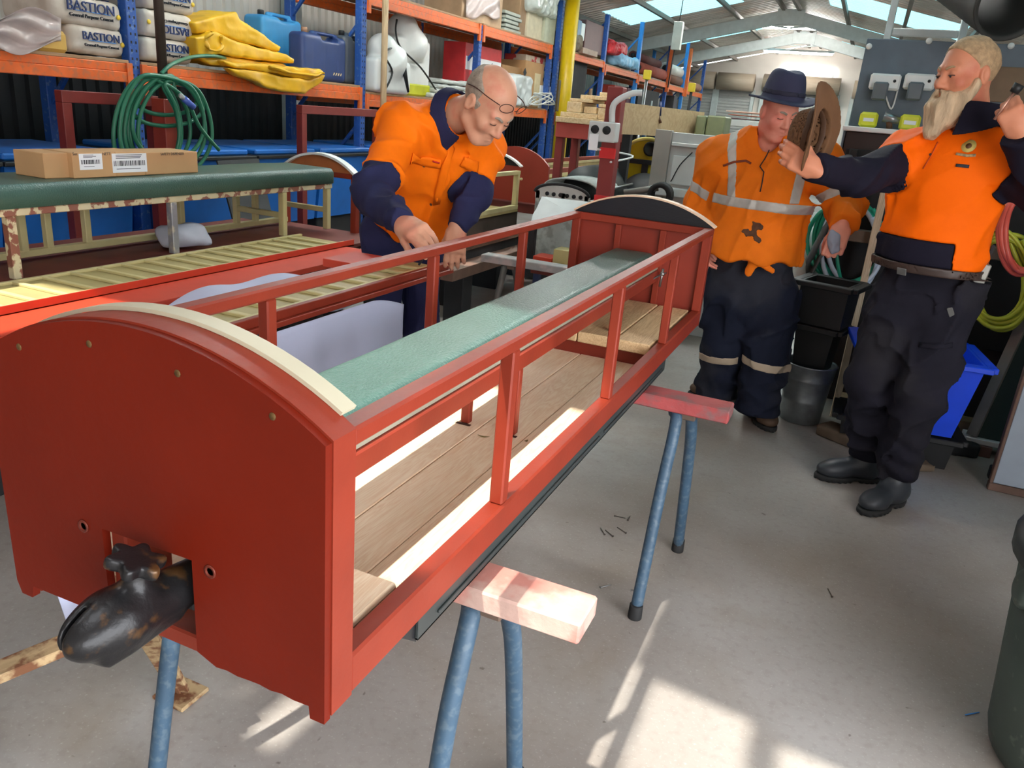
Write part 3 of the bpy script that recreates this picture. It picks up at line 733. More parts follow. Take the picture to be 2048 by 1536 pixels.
# arched end frame beyond the bench
ap = lambda dr, cx, zc, R_, a0: [(cx + (R_ + dr) * math.sin(-a0 + 2 * a0 * i / 20), zc + (R_ + dr) * math.cos(-a0 + 2 * a0 * i / 20)) for i in range(21)]
EY = 4.22
e1 = ap(0, -3.17, 0.66, 0.42, 0.74)
MB().prism(e1, EY, EY + 0.02).build('arch_board', mat('bare_orange_wood', S(176, 104, 58), 0.6, var=0.15), A)
MB().prism(ap(0.014, -3.17, 0.66, 0.42, 0.76) + ap(0.0, -3.17, 0.66, 0.42, 0.76)[::-1], EY - 0.03, EY + 0.03).build('arch_trim', M_WHITE, A)
for xx in (-3.44, -2.90): MB().box((xx - 0.022, EY - 0.02, 0.62), (xx + 0.022, EY + 0.02, 0.975), 0.003).build('end_post', M_BRED, A)
MB().box((-3.46, EY - 0.02, 0.955), (-2.88, EY + 0.02, 0.985), 0.003).build('end_rail', M_BRED, A)
MB().box((-3.46, 3.9, 0.60), (-2.60, 4.24, 0.625), 0.002).build('end_deck', mat('deck_dark_red', S(104, 40, 30)), A)

# opened-out carton lying on the bench, with its printed labels
bx = thing('carton', 'opened cardboard carton with white labels lying on the green bench', 'box', (-3.05, 2.6, 1.026))
XB = -3.02
def card(px0, px1, pt, pb, x, m, name, dep=0.18):
    y0 = PX(px0, (pt + pb) / 2, x=x).y; y1 = PX(px1, (pt + pb) / 2, x=x).y
    return MB().box((x - dep, y0, 1.0265), (x, y1, PX((px0 + px1) / 2, pt, x=x).z), 0.003).build(name, m, bx)
card(88, 150, 306, 350, XB - 0.03, M_CARD, 'end_flap'); card(146, 232, 305, 350, XB, M_CARD, 'front_face'); card(232, 290, 304, 350, XB, M_CARD, 'front_face'); card(290, 396, 304, 348, XB - 0.008, M_CARD, 'front_face')
def label_rect(px0, px1, pt, pb, x):
    a = PX(px0, pb, x=x); b = PX(px1, pt, x=x); mb = MB().box((x, a.y, a.z), (x + 0.0012, b.y, b.z), 0).build('paper_label', M_PAPER, bx)
    k = MB(); y = a.y + 0.008
    while y < b.y - 0.012:
        w = R_.choice((0.0015, 0.003, 0.005)); k.box((x + 0.0012, y, lerp(a.z, b.z, 0.35)), (x + 0.0016, y + w, lerp(a.z, b.z, 0.62)), 0); y += w + R_.choice((0.002, 0.004))
    k.build('barcode', M_PRINT, mb)
    for f in (0.74, 0.82, 0.90, 0.18): MB().box((x + 0.0012, a.y + 0.02, lerp(a.z, b.z, f)), (x + 0.0016, b.y - R_.uniform(0.02, 0.06), lerp(a.z, b.z, f + 0.03)), 0).build('printed_line', M_PRINT, mb)
label_rect(160, 203, 307, 340, XB); label_rect(226, 292, 306, 346, XB + 0.0005)
for px_, s_ in ((150, 'Suc'), (213, 'NETT'), (345, 'SAFETY DISPENSER')):
    p = PX(px_, 308, x=XB + 0.0015); text_part('printed_word', s_, 0.017, p, frame_rot((0, 1, 0), (0, 0, 1)), M_PRINT, bx)

# cloth-white cap lying on the bench floor
cp_ = sdf_obj('folded_rag', lambda P: smax(s_ell(P, (-3.1, 3.0, 0.70), (0.10, 0.13, 0.05)) + 0.07 * vnoise(P, 12), -(P[:, 2] - 0.661), 0.01), (-3.24, 2.84, 0.64), (-2.96, 3.16, 0.79), 0.01, mat('white_rag', S(196, 200, 216), 0.8, var=0.05), None, label='crumpled white rag under the green bench', cat='rag')

# ------------------------------------------------------------------ narrow side panel on edge between the two carriages, with its dust sheets
BZ, BX = 0.83, -1.465
B = thing('side_panel', 'long cream panelled carriage side with red edges, resting behind the left rail', 'panel', (-1.58, 1.8, 0.0))
panel_strip(BX - 0.20, BX - 0.02, 0.72, 2.76, BZ, 0.118, B)
q = MB(); q.box((BX - 0.02, 0.7, BZ - 0.012), (BX, 2.80, BZ + 0.016), 0.002); q.box((BX - 0.02, 0.7, BZ - 0.03), (BX + 0.012, 2.82, BZ - 0.012), 0.002); q.build('red_edge', M_BRED, B)
MB().box((BX - 0.40, 2.50, BZ - 0.02), (BX - 0.201, 2.72, BZ + 0.012), 0.002).build('red_end_plate', mat('orange_red_primer', S(204, 66, 40)), B)
for yy in (0.8, 2.3):
    MB().box((BX - 0.30, yy - 0.03, BZ - 0.05), (BX - 0.03, yy + 0.03, BZ - 0.031), 0.002).build('rest_bar', M_DARK, B)
    for sg in (-1, 1): MB().bar((BX - 0.15 + sg * 0.10, yy, BZ - 0.05), (BX - 0.15 + sg * 0.12, yy + 0.0, 0.0), 0.03, 0.03).build('rest_leg', M_DARK, B)
M_SHEET = mat('white_dust_sheet', S(190, 196, 222), 0.85, var=0.05, scale=3, bump=0.1, bscale=20)
def drape(u, v):
    y = lerp(0.92, 2.42, u); fold = 0.035 * math.sin(u * 23 + v * 2) + 0.02 * math.sin(u * 51 + 1.3) + 0.02 * math.sin(u * 9)
    zt = BZ - 0.035 - 0.05 * max(0, (u - 0.86) / 0.14) ** 1.5
    return (BX + 0.02 + (v ** 1.4) * (0.06 + fold * 1.0) + 0.05 * v * math.sin(u * 5), y + 0.05 * v * math.sin(u * 13), lerp(zt, 0.34 + 0.04 * math.sin(u * 11), v))
MB().grid(drape, 90, 26).build('dust_sheet', M_SHEET, None, thick=0.003, cat='sheet', label='white dust sheet hanging from the red-edged side panel beside the seat')
def drape2(u, v):
    y = lerp(1.95, 3.0, u); x0 = -2.10
    z = 0.67 + 0.035 * math.sin(u * 3.0) - 0.10 * abs(2 * v - 1) ** 3 + 0.012 * math.sin(u * 17 + v * 5)
    return (x0 - 0.25 + 0.42 * v + 0.02 * math.sin(u * 9), y - 0.20 * (1 - v) + 0.06 * math.sin(v * 5), z)
MB().grid(drape2, 40, 20).build('dust_sheet', M_SHEET, None, thick=0.003, cat='sheet', label='pale dust sheet laid flat between the bench carriage and the left rail')
st = thing('sheet_table', 'low dark table under the flat dust sheet', 'table', (-2.1, 2.8, 0))
MB().box((-2.30, 1.95, 0.545), (-1.92, 2.75, 0.575), 0.003).build('table_top', M_DARK, st)
for xx in (-2.26, -1.96):
    for yy in (2.0, 2.7): MB().box((xx - 0.025, yy - 0.025, 0), (xx + 0.025, yy + 0.025, 0.545), 0.003).build('leg', M_DARK, st)

# third trestle, grey with flaking paint, beyond the carriage on the left
trestle('grey trestle with a bent steel leg standing beyond the left rail', 4.06, -1.90, -0.95, 0.66, mat('grey_flaky_timber', S(150, 148, 146), 0.7, var=0.2, c2=S(190, 170, 166), amt=0.7, dscale=12), mat('dull_steel_tube', S(96, 92, 88), 0.5, 0.4, var=0.2), (-1.72, -1.05), 0.22)

# ------------------------------------------------------------------ carriages standing on the track further in
C = thing('cream_frame_carriage', 'bare cream timber carriage frame with black arched end behind the bending man', 'carriage', (-2.8, 5.6, 0.62))
CX0, CX1, CYA, CYB = -3.10, -2.60, 4.95, 6.15
zt = PX(968, 348, x=CX1).z
MB().box((CX0, CYA, 0.645), (CX1, CYB, 0.665), 0.002).build('deck', mat('khaki_deck', S(176, 158, 104), 0.6), C)
for xx in (CX0 + 0.02, CX1 - 0.02):
    MB().box((xx - 0.02, CYA, zt - 0.03), (xx + 0.02, CYB, zt), 0.002).build('top_rail', M_CREAM, C)
    MB().box((xx - 0.02, CYA, 0.666), (xx + 0.02, CYB, 0.70), 0.002).build('floor_rail', M_CREAM, C)
    for yy in (5.42, 6.12): MB().box((xx - 0.02, yy - 0.022, 0.70), (xx + 0.02, yy + 0.022, zt - 0.03), 0.002).build('post', M_CREAM, C)
ca = ap(0, (CX0 + CX1) / 2 - 0.02, zt - 0.30, 0.42, 0.66)
MB().prism(ca, CYB + 0.01, CYB + 0.03).build('arch_board', M_BLACK, C)
MB().prism(ap(0.012, (CX0 + CX1) / 2 - 0.02, zt - 0.30, 0.42, 0.68) + ap(0.0, (CX0 + CX1) / 2 - 0.02, zt - 0.30, 0.42, 0.68)[::-1], CYB - 0.01, CYB + 0.04).build('arch_trim', M_WHITE, C)
MB().box((CX0 + 0.05, 4.9, 0.50), (CX1 - 0.02, 6.2, 0.645), 0.004).build('sole_beam', mat('dark_timber_beam', S(70, 56, 46), 0.7, var=0.2), C)
for yy in (5.2, 6.0): MB().box((CX0 + 0.08, yy - 0.06, 0.0), (CX1 - 0.06, yy + 0.06, 0.50), 0.004).build('stand', M_DARK, C)

D = thing('panelled_carriage', 'red carriage with arched end and cream slatted side behind the cream frame', 'carriage', (-2.6, 8.0, 0.62))
DXa, DXb = -3.08, -2.45
dz = 0.995
dp = [(DXa, 0.70)] + [(x_, z_) for x_, z_ in ap(0, (DXa + DXb) / 2, dz - 0.26, 0.42, 0.84)] + [(DXb, 0.70)]
MB().prism(dp, 6.40, 6.43).build('end_panel', M_RED2, D)
MB().prism(dp, 10.2, 10.23).build('end_panel', mat('grey_end', S(140, 150, 156), 0.5), D)
for xx, mm in ((DXb - 0.02, M_CREAM), (DXa + 0.02, M_CREAM)):
    MB().box((xx - 0.015, 6.43, 0.955), (xx + 0.015, 10.2, 0.995), 0.002).build('top_rail', M_BRED, D)
    MB().box((xx - 0.012, 6.43, 0.72), (xx + 0.008, 10.2, 0.955), 0.002).build('side_sheet', mat('khaki_sheet', S(178, 164, 112)), D)
    MB().box((xx - 0.012, 6.43, 0.925), (xx + 0.016, 10.2, 0.955), 0.002).build('side_strip', mm, D)
yy = 6.5
while yy < 10.1:
    MB().box((DXb - 0.012, yy, 0.735), (DXb + 0.006, yy + 0.045, 0.924), 0.002).build('side_slat', M_CREAM, D); yy += 0.145
MB().box((DXb - 0.03, 8.6, 0.72), (DXb + 0.01, 8.68, 0.955), 0.002).build('door_post', M_BRED, D)
MB().box((DXa, 6.3, 0.62), (DXb, 10.3, 0.70), 0.003).build('underframe', mat('deck_dark_red', S(104, 40, 30)), D)
MB().lathe([(0.0, 0.012), (0.012, 0.01), (0.012, 0)], 10, Matrix.Translation(PX(1043, 358, y=6.4)) @ Matrix.Rotation(math.pi / 2, 4, 'X')).build('lamp_socket', M_CREAM, D)
for yy in (6.8, 9.6):
    for xx in (DXa + 0.05, DXb - 0.05): MB().lathe([(0.12, -0.03), (0.13, -0.03), (0.13, 0.0), (0.115, 0.0), (0.115, 0.03), (0.0, 0.03)], 18, Matrix.Translation((xx, yy, 0.53)) @ Matrix.Rotation(math.pi / 2, 4, 'Y')).build('wheel', M_DARK, D)
    MB().box((DXa + 0.05, yy - 0.2, 0), (DXb - 0.05, yy + 0.2, 0.40), 0.004).build('plinth', M_DARK, D)
# polished running rail and brown timbers at the track side
t = thing('track_rail', 'polished steel rail on brown sleepers running behind the bending man', 'rail', (-2.5, 6, 0.5))
MB().box((-2.36, 4.3, 0.535), (-2.32, 8.6, 0.56), 0.003).build('rail_head', mat('polished_copper_rail', S(190, 160, 140), 0.25, 0.8, var=0.1), t)
MB().box((-2.345, 4.3, 0.47), (-2.335, 8.6, 0.535), 0.001).build('rail_web', M_DARK, t)
MB().box((-2.43, 4.3, 0.40), (-2.22, 8.6, 0.47), 0.003).build('bearer', mat('brown_bearer', S(112, 84, 70), 0.7, var=0.2), t)
for yy in (4.6, 6.2, 7.8): MB().box((-2.40, yy - 0.07, 0), (-2.26, yy + 0.07, 0.40), 0.004).build('pedestal', M_DARK, t)
t = thing('white_block_pillar', 'stack of cream painted blocks on the floor behind the left rail', 'blocks', (-2.5, 4.6, 0))
p = PX(920, 560, z=0.0)
pz = 0
for i in range(3): MB().box((-2.59, 4.95, pz), (-2.455, 5.07, pz + 0.155), 0.004).build('block', mat('cream_block', S(196, 184, 150), 0.7, var=0.12, c2=S(90, 70, 50), amt=0.5, dscale=10, thr=(0.62, 0.66)), t); pz += 0.157

# miniature locomotive: cab with gauge panel, boiler behind
Lc = thing('miniature_locomotive', 'grey miniature locomotive cab with arched gauge panel and dark boiler', 'locomotive', (-1.9, 5.3, 0.5))
a = PX(1062, 425, y=4.75); b = PX(1205, 425, y=4.75); lz = PX(1120, 372, y=4.75).z; wz = PX(1100, 408, y=4.75).z
lx0, lx1 = a.x + 0.02, b.x - 0.10
M_CAB = mat('pale_grey_cab', S(184, 192, 186), 0.5, var=0.12, c2=S(110, 106, 98), amt=0.5)
MB().box((lx0, 4.75, 0.50), (lx1, 4.78, wz), 0.004).build('cab_front', M_CAB, Lc)
for xx in (lx0 + 0.015, (lx0 + lx1) / 2 + 0.01, lx1 - 0.015): MB().box((xx - 0.014, 4.75, wz), (xx + 0.014, 4.78, lz - 0.04), 0.002).build('window_post', M_CAB, Lc)
lw = (lx1 - lx0) / 2
arc = lambda r0, k: [(lx0 + lw + lw * 1.02 * math.cos(math.pi * (1 - i / 16)), lz - 0.055 + k + r0 * math.sin(math.pi * i / 16)) for i in range(17)]
MB().prism(arc(0.055, 0.0) + [(lx1, lz - 0.09), (lx0, lz - 0.09)], 4.75, 4.775).build('gauge_panel', mat('gauge_panel_grey', S(196, 196, 190), 0.5), Lc)
for k in range(6): MB().lathe([(0.013, 0), (0.013, 0.006), (0, 0.006)], 12, Matrix.Translation((lx0 + 0.08 + k * 0.045, 4.75, lz - 0.055)) @ Matrix.Rotation(math.pi / 2, 4, 'X')).build('gauge', M_DARK, Lc)
MB().tube([(x_, 4.745, z_) for x_, z_ in arc(0.062, 0.004)], 0.010, 8).build('roof_edge', M_DARK, Lc)
for xx in (lx0, lx1): MB().box((xx - 0.008, 4.78, 0.5), (xx + 0.008, 5.2, lz - 0.07), 0.002).build('cab_side', M_CAB, Lc)
MB().add([(x_, y_, z_) for y_ in (4.9, 5.35) for x_, z_ in arc(0.06, 0.035)], [(i, i + 1, i + 18, i + 17) for i in range(16)], True).build('cab_roof', mat('roof_grey_ribbed', S(170, 176, 172), 0.5, var=0.2, scale=30), Lc, thick=0.01)
MB().box((lx0 + 0.03, 5.16, 0.62), (lx1 - 0.03, 5.19, lz - 0.10), 0.003).build('firebox_back', mat('firebox_red', S(120, 44, 40), 0.5, var=0.3), Lc)
for k in range(5): MB().tube([(lx0 + 0.07 + 0.06 * k, 5.14, 0.66), (lx0 + 0.07 + 0.06 * k, 5.14, lz - 0.14)], 0.009, 8).build('pipe', mat('copper_pipe', S(190, 104, 92), 0.35, 0.6), Lc)
MB().tube([(lx0 + lw, 5.22, wz + 0.06), (lx0 + lw, 5.66, wz + 0.06)], 0.17, 22).build('boiler', mat('boiler_dark', S(58, 62, 62), 0.5, 0.2, var=0.15), Lc)
MB().tube([(lx1 + 0.01, 5.2, wz + 0.10), (lx1 + 0.02, 5.66, wz + 0.11)], 0.010, 8).build('hand_rail', M_STEEL, Lc)
MB().box((lx0 - 0.02, 4.7, 0.42), (lx1 + 0.02, 5.70, 0.499), 0.004).build('frame', M_DARK, Lc)
for yy in (4.9, 5.5): MB().box((lx0 + 0.02, yy - 0.1, 0), (lx1 - 0.02, yy + 0.1, 0.42), 0.004).build('plinth', M_DARK, Lc)
MB().box((lx0 - 0.012, 4.735, 0.585), (lx0 + 0.03, 4.75, 0.625), 0.002).build('valve', M_DARK, Lc)
# white sloping lid with a plate, propped in front of the cab
w = thing('white_cover', 'white sloping cover with a small metal plate in front of the locomotive cab', 'cover', (-1.5, 4.4, 0.7))
P0, P1, P2, P3 = PX(1062, 448, y=4.35), PX(1085, 396, y=4.55), PX(1180, 407, y=4.5), PX(1165, 440, y=4.32)
mb = MB(); nn = (P1 - P0).cross(P3 - P0).normalized() * -0.012
mb.add([P0, P1, P2, P3] + [p_ + nn for p_ in (P0, P1, P2, P3)], [(0, 1, 2, 3), (7, 6, 5, 4), (0, 4, 5, 1), (1, 5, 6, 2), (2, 6, 7, 3), (3, 7, 4, 0)])
mb.build('lid', M_OFFW, w)
c0 = (P0 + P1 + P2 + P3) / 4; e_u = (P3 - P0).normalized(); e_v = (P1 - P0).normalized()
X_ = Matrix([[e_u[i], e_v[i], e_u.cross(e_v)[i], (c0 - e_u * 0.03 - e_v * 0.01)[i]] for i in range(3)] + [[0, 0, 0, 1]])
MB().box((-0.055, -0.03, -0.012), (0.055, 0.03, 0.012), 0.003, X_).build('catch_plate', M_STEEL, w)
MB().tube(smooth_path([P0 + e_v * 0.04 - e_u * 0.0, P0 + e_v * 0.1 - e_u * 0.006, P1 + e_u * 0.03], 6), 0.008, 8).build('handle', M_OFFW, w)
for p_ in (P0, P3): MB().box((p_.x - 0.02, p_.y + 0.02, 0.6005), (p_.x + 0.02, p_.y + 0.06, p_.z), 0.003).build('prop', M_DARK, w)
# low machine with a yellow tool under the cover
mch = thing('low_bench', 'cluttered low bench with red and cream boxes under the white cover', 'bench', (-1.3, 4.5, 0))
q0 = PX(1075, 455, y=4.25); q1 = PX(1180, 500, y=4.25)
MB().box((q0.x, 4.2, 0.56), (q1.x, 4.5, 0.60), 0.003).build('bench_top', mat('deck_dark_red', S(104, 40, 30)), mch)
MB().box((q0.x, 4.22, 0.601), (q0.x + 0.12, 4.35, 0.66), 0.003).build('tool_box', mat('orange_red_primer', S(204, 66, 40)), mch)
MB().box((q0.x + 0.13, 4.2, 0.601), (q0.x + 0.32, 4.32, 0.72), 0.003).build('tool_box', mat('khaki_sheet', S(178, 164, 112)), mch)
MB().box((q0.x + 0.16, 4.17, 0.601), (q0.x + 0.24, 4.199, 0.63), 0.003).build('tool_box', mat('tool_yellow', S(214, 190, 40), 0.5), mch)
for xx in (q0.x + 0.03, q1.x - 0.03): MB().box((xx - 0.02, 4.22, 0), (xx + 0.02, 4.26, 0.56), 0.003).build('leg', mat('navy_leg', S(40, 52, 84), 0.6), mch)
bk = thing('pink_bucket', 'pinkish plastic bucket on the floor behind the left rail', 'bucket', (-1.33, 4.0, 0))
p = PX(1078, 560, z=0.15); MB().lathe([(0.10, 0), (0.125, 0.24), (0.132, 0.24), (0.132, 0.255), (0.118, 0.255), (0.095, 0.01), (0, 0.01)], 24, Matrix.Translation((-1.52, 3.55, 0))).build('pail', mat('pink_plastic', S(206, 132, 122), 0.5), bk)
MB().tube([(-1.52 + 0.128 * math.cos(a), 3.55 + 0.05 * math.sin(a) - 0.04, 0.25 - 0.09 * math.sin(a)) for a in [math.pi * k / 12 for k in range(13)]], 0.003, 6).build('bail', M_STEEL, bk)

# ------------------------------------------------------------------ red steel post with a power outlet, timber stack, plywood, yellow engine, white panels
t = thing('power_post', 'red steel post carrying a grey power outlet box', 'post', (-1.42, 4.62, 0))
a = PX(1225, 240, y=4.62); b = PX(1208, 400, y=4.62)
px_ = (a.x + b.x) / 2
MB().box((px_ - 0.045, 4.59, 0), (px_ + 0.045, 4.68, a.z + 0.18), 0.004).build('post', mat('dusty_red_steel', S(136, 52, 50), 0.5, var=0.1), t)
for py in (306, 402): z_ = PX(1210, py, y=4.59).z; MB().box((px_ - 0.05, 4.582, z_ - 0.03), (px_ + 0.05, 4.59, z_ + 0.03), 0.002).build('red_collar', mat('bright_signal_red', S(214, 44, 46), 0.5), t)
bz = PX(1210, 262, y=4.54).z
bo = MB().box((px_ - 0.10, 4.49, bz - 0.06), (px_ + 0.06, 4.582, bz + 0.05), 0.006).build('outlet_box', M_OFFW, t)
for k in (-0.06, 0.01): MB().lathe([(0.024, 0), (0.022, 0.012), (0, 0.012)], 14, Matrix.Translation((px_ + k, 4.49, bz + 0.005)) @ Matrix.Rotation(math.pi / 2, 4, 'X')).build('socket', M_DARK, bo)
MB().box((px_ - 0.085, 4.475, bz - 0.11), (px_ - 0.03, 4.48, bz - 0.02), 0.001).build('test_tag', M_PAPER, bo)
MB().tube(smooth_path([(px_ + 0.02, 4.54, bz + 0.05), (px_ + 0.02, 4.54, bz + 0.15), (px_ + 0.10, 4.57, bz + 0.21), (px_ + 0.16, 4.59, bz + 0.22)], 6), 0.018, 10).build('conduit', M_OFFW, t)
MB().tube(smooth_path([(px_ - 0.05, 4.48, bz - 0.1), (px_ - 0.01, 5.2, bz - 0.15), (px_ + 0.03, 4.57, bz - 0.17)], 6), 0.006, 8).build('lead', M_WHITE, t)

t = thing('red_workbench', 'red steel bench under the stack of pale timber offcuts', 'bench', (-2.1, 5.7, 0))
a = PX(1115, 265, y=5.75); b = PX(1195, 262, y=5.75)
MB().box((a.x, 5.7, a.z - 0.03), (b.x + 0.16, 6.14, a.z + 0.075), 0.004).build('bench_edge', mat('salmon_red_steel', S(186, 78, 70), 0.5, var=0.1), t)
for xx in (a.x + 0.03, b.x + 0.12):
    for yy in (5.75, 6.10): MB().box((xx - 0.03, yy - 0.03, 0), (xx + 0.03, yy + 0.03, a.z - 0.03), 0.003).build('leg', mat('dusty_red_steel', S(136, 52, 50)), t)
zb = a.z + 0.076
M_OFFCUT = wood('offcut_pine', S(236, 212, 172), S(206, 168, 118), 1, 6)
offs = [(0.0, 0.36, 0.0, 0.04, 5.68, 6.13), (0.02, 0.30, 0.04, 0.075, 5.72, 6.13), (0.05, 0.16, 0.076, 0.15, 5.76, 6.13), (0.17, 0.27, 0.076, 0.125, 5.80, 6.13), (0.06, 0.22, 0.151, 0.175, 5.78, 6.13), (0.12, 0.34, 0.176, 0.205, 5.84, 6.13), (0.23, 0.42, 0.206, 0.235, 5.95, 6.13), (0.30, 0.40, 0.041, 0.12, 5.74, 6.13), (0.41, 0.52, 0.0, 0.07, 5.72, 6.13), (0.28, 0.44, 0.126, 0.15, 5.8, 6.13)]
ol = ['widest pale board at the bottom of the timber stack', 'pale board second from the bottom of the timber stack', 'thick pine block on the left of the timber stack', 'short reddish block right of the thick pine block', 'thin board lying over the thick pine block', 'board near the top of the timber stack', 'topmost tilted board of the timber stack', 'grey-white block beside the power conduit', 'pale block on the bench behind the outlet box', 'thin offcut over the grey-white block']
for (a0, a1, z0, z1, y0_, y1_), l_ in zip(offs, ol):
    MB().box((a.x + a0, y0_, zb + z0), (a.x + a1, y1_, zb + z1 - 0.001), 0.003).build('timber_offcut', M_OFFCUT, None, cat='timber', label=l_, group='pale timber offcuts on the red bench')

t = thing('plywood_sheet', 'long tan plywood sheet on edge beyond the power post', 'plywood', (-1.5, 6, 1.2))
a = PX(1238, 232, y=5.45); z0_ = PX(1238, 268, y=5.45).z; z1_ = PX(1238, 204, y=5.45).z; b = PX(1402, 245, y=6.9)
u = (b - a); u.z = 0
q = MB(); n_ = u.normalized().cross(Vector((0, 0, 1))) * 0.018
pts = [a, a + u, a + u + n_, a + n_]
q.add([V(p_.x, p_.y, z0_) for p_ in pts] + [V(p_.x, p_.y, z1_) for p_ in pts], [(0, 1, 2, 3), (7, 6, 5, 4), (0, 4, 5, 1), (1, 5, 6, 2), (2, 6, 7, 3), (3, 7, 4, 0)]); q.build('sheet', M_PLY, t)
MB().box((a.x - 0.012, a.y - 0.012, z0_), (a.x + 0.02, a.y + 0.012, z1_), 0.002).build('edge_batten', M_OFFCUT, t)
for f in (0.1, 0.9): c_ = a + u * f; MB().box((c_.x - 0.03, c_.y + 0.0, 0), (c_.x + 0.03, c_.y + 0.06, z0_), 0.003).build('stand', M_DARK, t)
t = thing('chisel', 'small dark handled tool hanging on the plywood sheet', 'tool', (-1.4, 6.1, 1.4))
c_ = PX(1322, 232, y=6.08); MB().tube([c_ + V(-0.01, -0.03, 0.10), c_ + V(0, -0.03, 0.0)], 0.009, 8).build('blade', mat('navy_handle', S(36, 48, 90), 0.5), t); MB().tube([c_ + V(-0.012, -0.03, -0.005), c_ + V(0.012, -0.03, -0.05)], 0.011, 8).build('handle', mat('brown_handle', S(92, 60, 36), 0.5), t)

t = thing('yellow_engine', 'rounded yellow engine end with a black band and porthole behind the red post', 'engine', (-1.5, 6.5, 0.6))
a = PX(1242, 325, y=6.2); b = PX(1345, 325, y=6.2); tz = PX(1300, 277, y=6.2).z; bz_ = PX(1280, 322, y=6.2).z
cx_ = (a.x + b.x) / 2; hw_ = (b.x - a.x) / 2
ye = mat('engine_yellow', S(206, 180, 24), 0.4, var=0.08)
arc2 = lambda k, dz_=0.0: [(cx_ + hw_ * k * math.cos(math.pi * (1 - i / 24)), bz_ + dz_ + (tz - bz_) * k * math.sin(math.pi * i / 24)) for i in range(25)]
MB().prism(arc2(1.0) + [(cx_ + hw_, 0.70), (cx_ - hw_ * 0.8, 0.70)], 6.2, 6.26).build('front_plate', ye, t)
MB().tube([(x_, 6.195, z_) for x_, z_ in arc2(0.985)], 0.014, 8).build('rim', mat('pale_rim', S(216, 206, 120), 0.5), t)
MB().box((cx_ - hw_ * 1.03, 6.17, bz_ - 0.022), (cx_ + hw_, 6.2, bz_ + 0.014), 0.003).build('band', M_BLACK, t)
MB().box((cx_ - 0.03, 6.18, 0.72), (cx_ + 0.02, 6.2, bz_ - 0.02), 0.002).build('band', M_BLACK, t)
c_ = PX(1302, 298, y=6.19); MB().lathe([(0.055, 0), (0.055, 0.02), (0.038, 0.022), (0.036, 0.004), (0, 0.004)], 20, Matrix.Translation(c_) @ Matrix.Rotation(math.pi / 2, 4, 'X')).build('porthole', M_BLACK, t)
MB().box((cx_ - hw_, 6.261, 0.5), (cx_ + hw_, 6.75, tz - 0.1), 0.05).build('body', ye, t); MB().box((cx_ - hw_, 6.3, 0), (cx_ + hw_, 6.7, 0.499), 0.01).build('chassis', M_DARK, t)
bg_ = sdf_obj('black_cover', lambda P: smax(s_ell(P, (-1.48, 5.95, 0.88), (0.23, 0.19, 0.19)) + 0.05 * vnoise(P, 9), 0.02 - P[:, 2], 0.01), (-2.0, 5.6, 0.6), (-1.25, 6.25, 1.15), 0.02, mat('black_tarp', S(34, 34, 36), 0.6, var=0.2), None, label='lumpy black cover thrown over a machine below the yellow engine', cat='cover')
st = MB().box((-1.62, 5.75, 0), (-1.36, 6.14, 0.70), 0.01).build('machine_crate', M_DARK, None, label='dark crate under the lumpy black cover', cat='crate')

t = thing('white_cabinet', 'old white cabinet door panels standing beside the yellow engine', 'cabinet', (-1.1, 5.4, 0))
a = PX(1312, 258, y=5.6); b = PX(1345, 258, y=5.6); c_ = PX(1480, 262, y=5.6); z0_ = PX(1320, 372, y=5.6).z
MB().box((a.x, 5.6, 0.0), (b.x, 5.66, a.z), 0.003).build('side_board', mat('beige_board', S(178, 172, 164), 0.6, var=0.06), t)
MB().box((b.x, 5.62, 0.0), (c_.x + 0.2, 5.70, a.z - 0.01), 0.003).build('body', M_OFFW, t)
MB().box((b.x + 0.03, 5.60, z0_ + 0.02), (c_.x + 0.1, 5.619, a.z - 0.16), 0.006).build('door', M_WHITE, t)
MB().box((b.x + 0.01, 5.59, a.z - 0.10), (c_.x + 0.1, 5.619, a.z - 0.075), 0.004).build('shelf_lip', M_WHITE, t)
MB().box((a.x + 0.02, 5.55, z0_ - 0.06), (c_.x + 0.1, 5.599, z0_), 0.006).build('ledge', M_WHITE, t)
MB().tube(smooth_path([(b.x + 0.16, 5.595, a.z - 0.13), (b.x + 0.09, 5.59, a.z - 0.22), (b.x + 0.05, 5.59, a.z - 0.32), (b.x + 0.04, 5.59, z0_ + 0.04)], 6), 0.004, 6).build('cable', M_DARK, t)
for i, (pa, pb) in enumerate(((1391, 1411), (1413, 1450))):
    x0_, x1_ = PX(pa, 245, y=6.6).x, PX(pb, 245, y=6.6).x
    MB().box((x0_, 6.6, 0.9), (x1_, 6.9, PX(pa, 230, y=6.6).z), 0.01).build('green_canister', mat('olive_plastic', S(122, 128, 96), 0.5), None, cat='canister', label=('narrow olive canister at the end of the plywood sheet', 'wide olive canister right of the narrow one by the plywood')[i], group='olive canisters')
MB().box((-1.5, 6.55, 0.85), (-0.9, 6.95, 0.899), 0.004).build('canister_shelf', M_OFFW, None, label='white shelf carrying the two olive canisters', cat='shelf')
t = thing('rubber_hose_roll', 'thick black ribbed hose and pipe end above the far carriage arch', 'hose', (-1.3, 5.2, 0.9))
c_ = PX(1322, 383, y=4.9)
for k in range(3): MB().tube([(c_.x + 0.06 * math.cos(q_), c_.y - 0.03 + 0.03 * k, c_.z - 0.02 + 0.06 * math.sin(q_)) for q_ in [2 * math.pi * j / 20 for j in range(20)]], 0.017, 10, closed=True).build('coil', M_RUBBER, t)
MB().tube([c_ + V(-0.02, 0.0, 0.02), c_ + V(-0.22, -0.05, -0.03)], 0.02, 10).build('pipe', mat('grey_pipe', S(120, 118, 112), 0.5, 0.3), t)
MB().box((c_.x - 0.2, c_.y - 0.08, 0), (c_.x + 0.1, c_.y + 0.1, c_.z - 0.10), 0.004).build('stand', M_DARK, t)

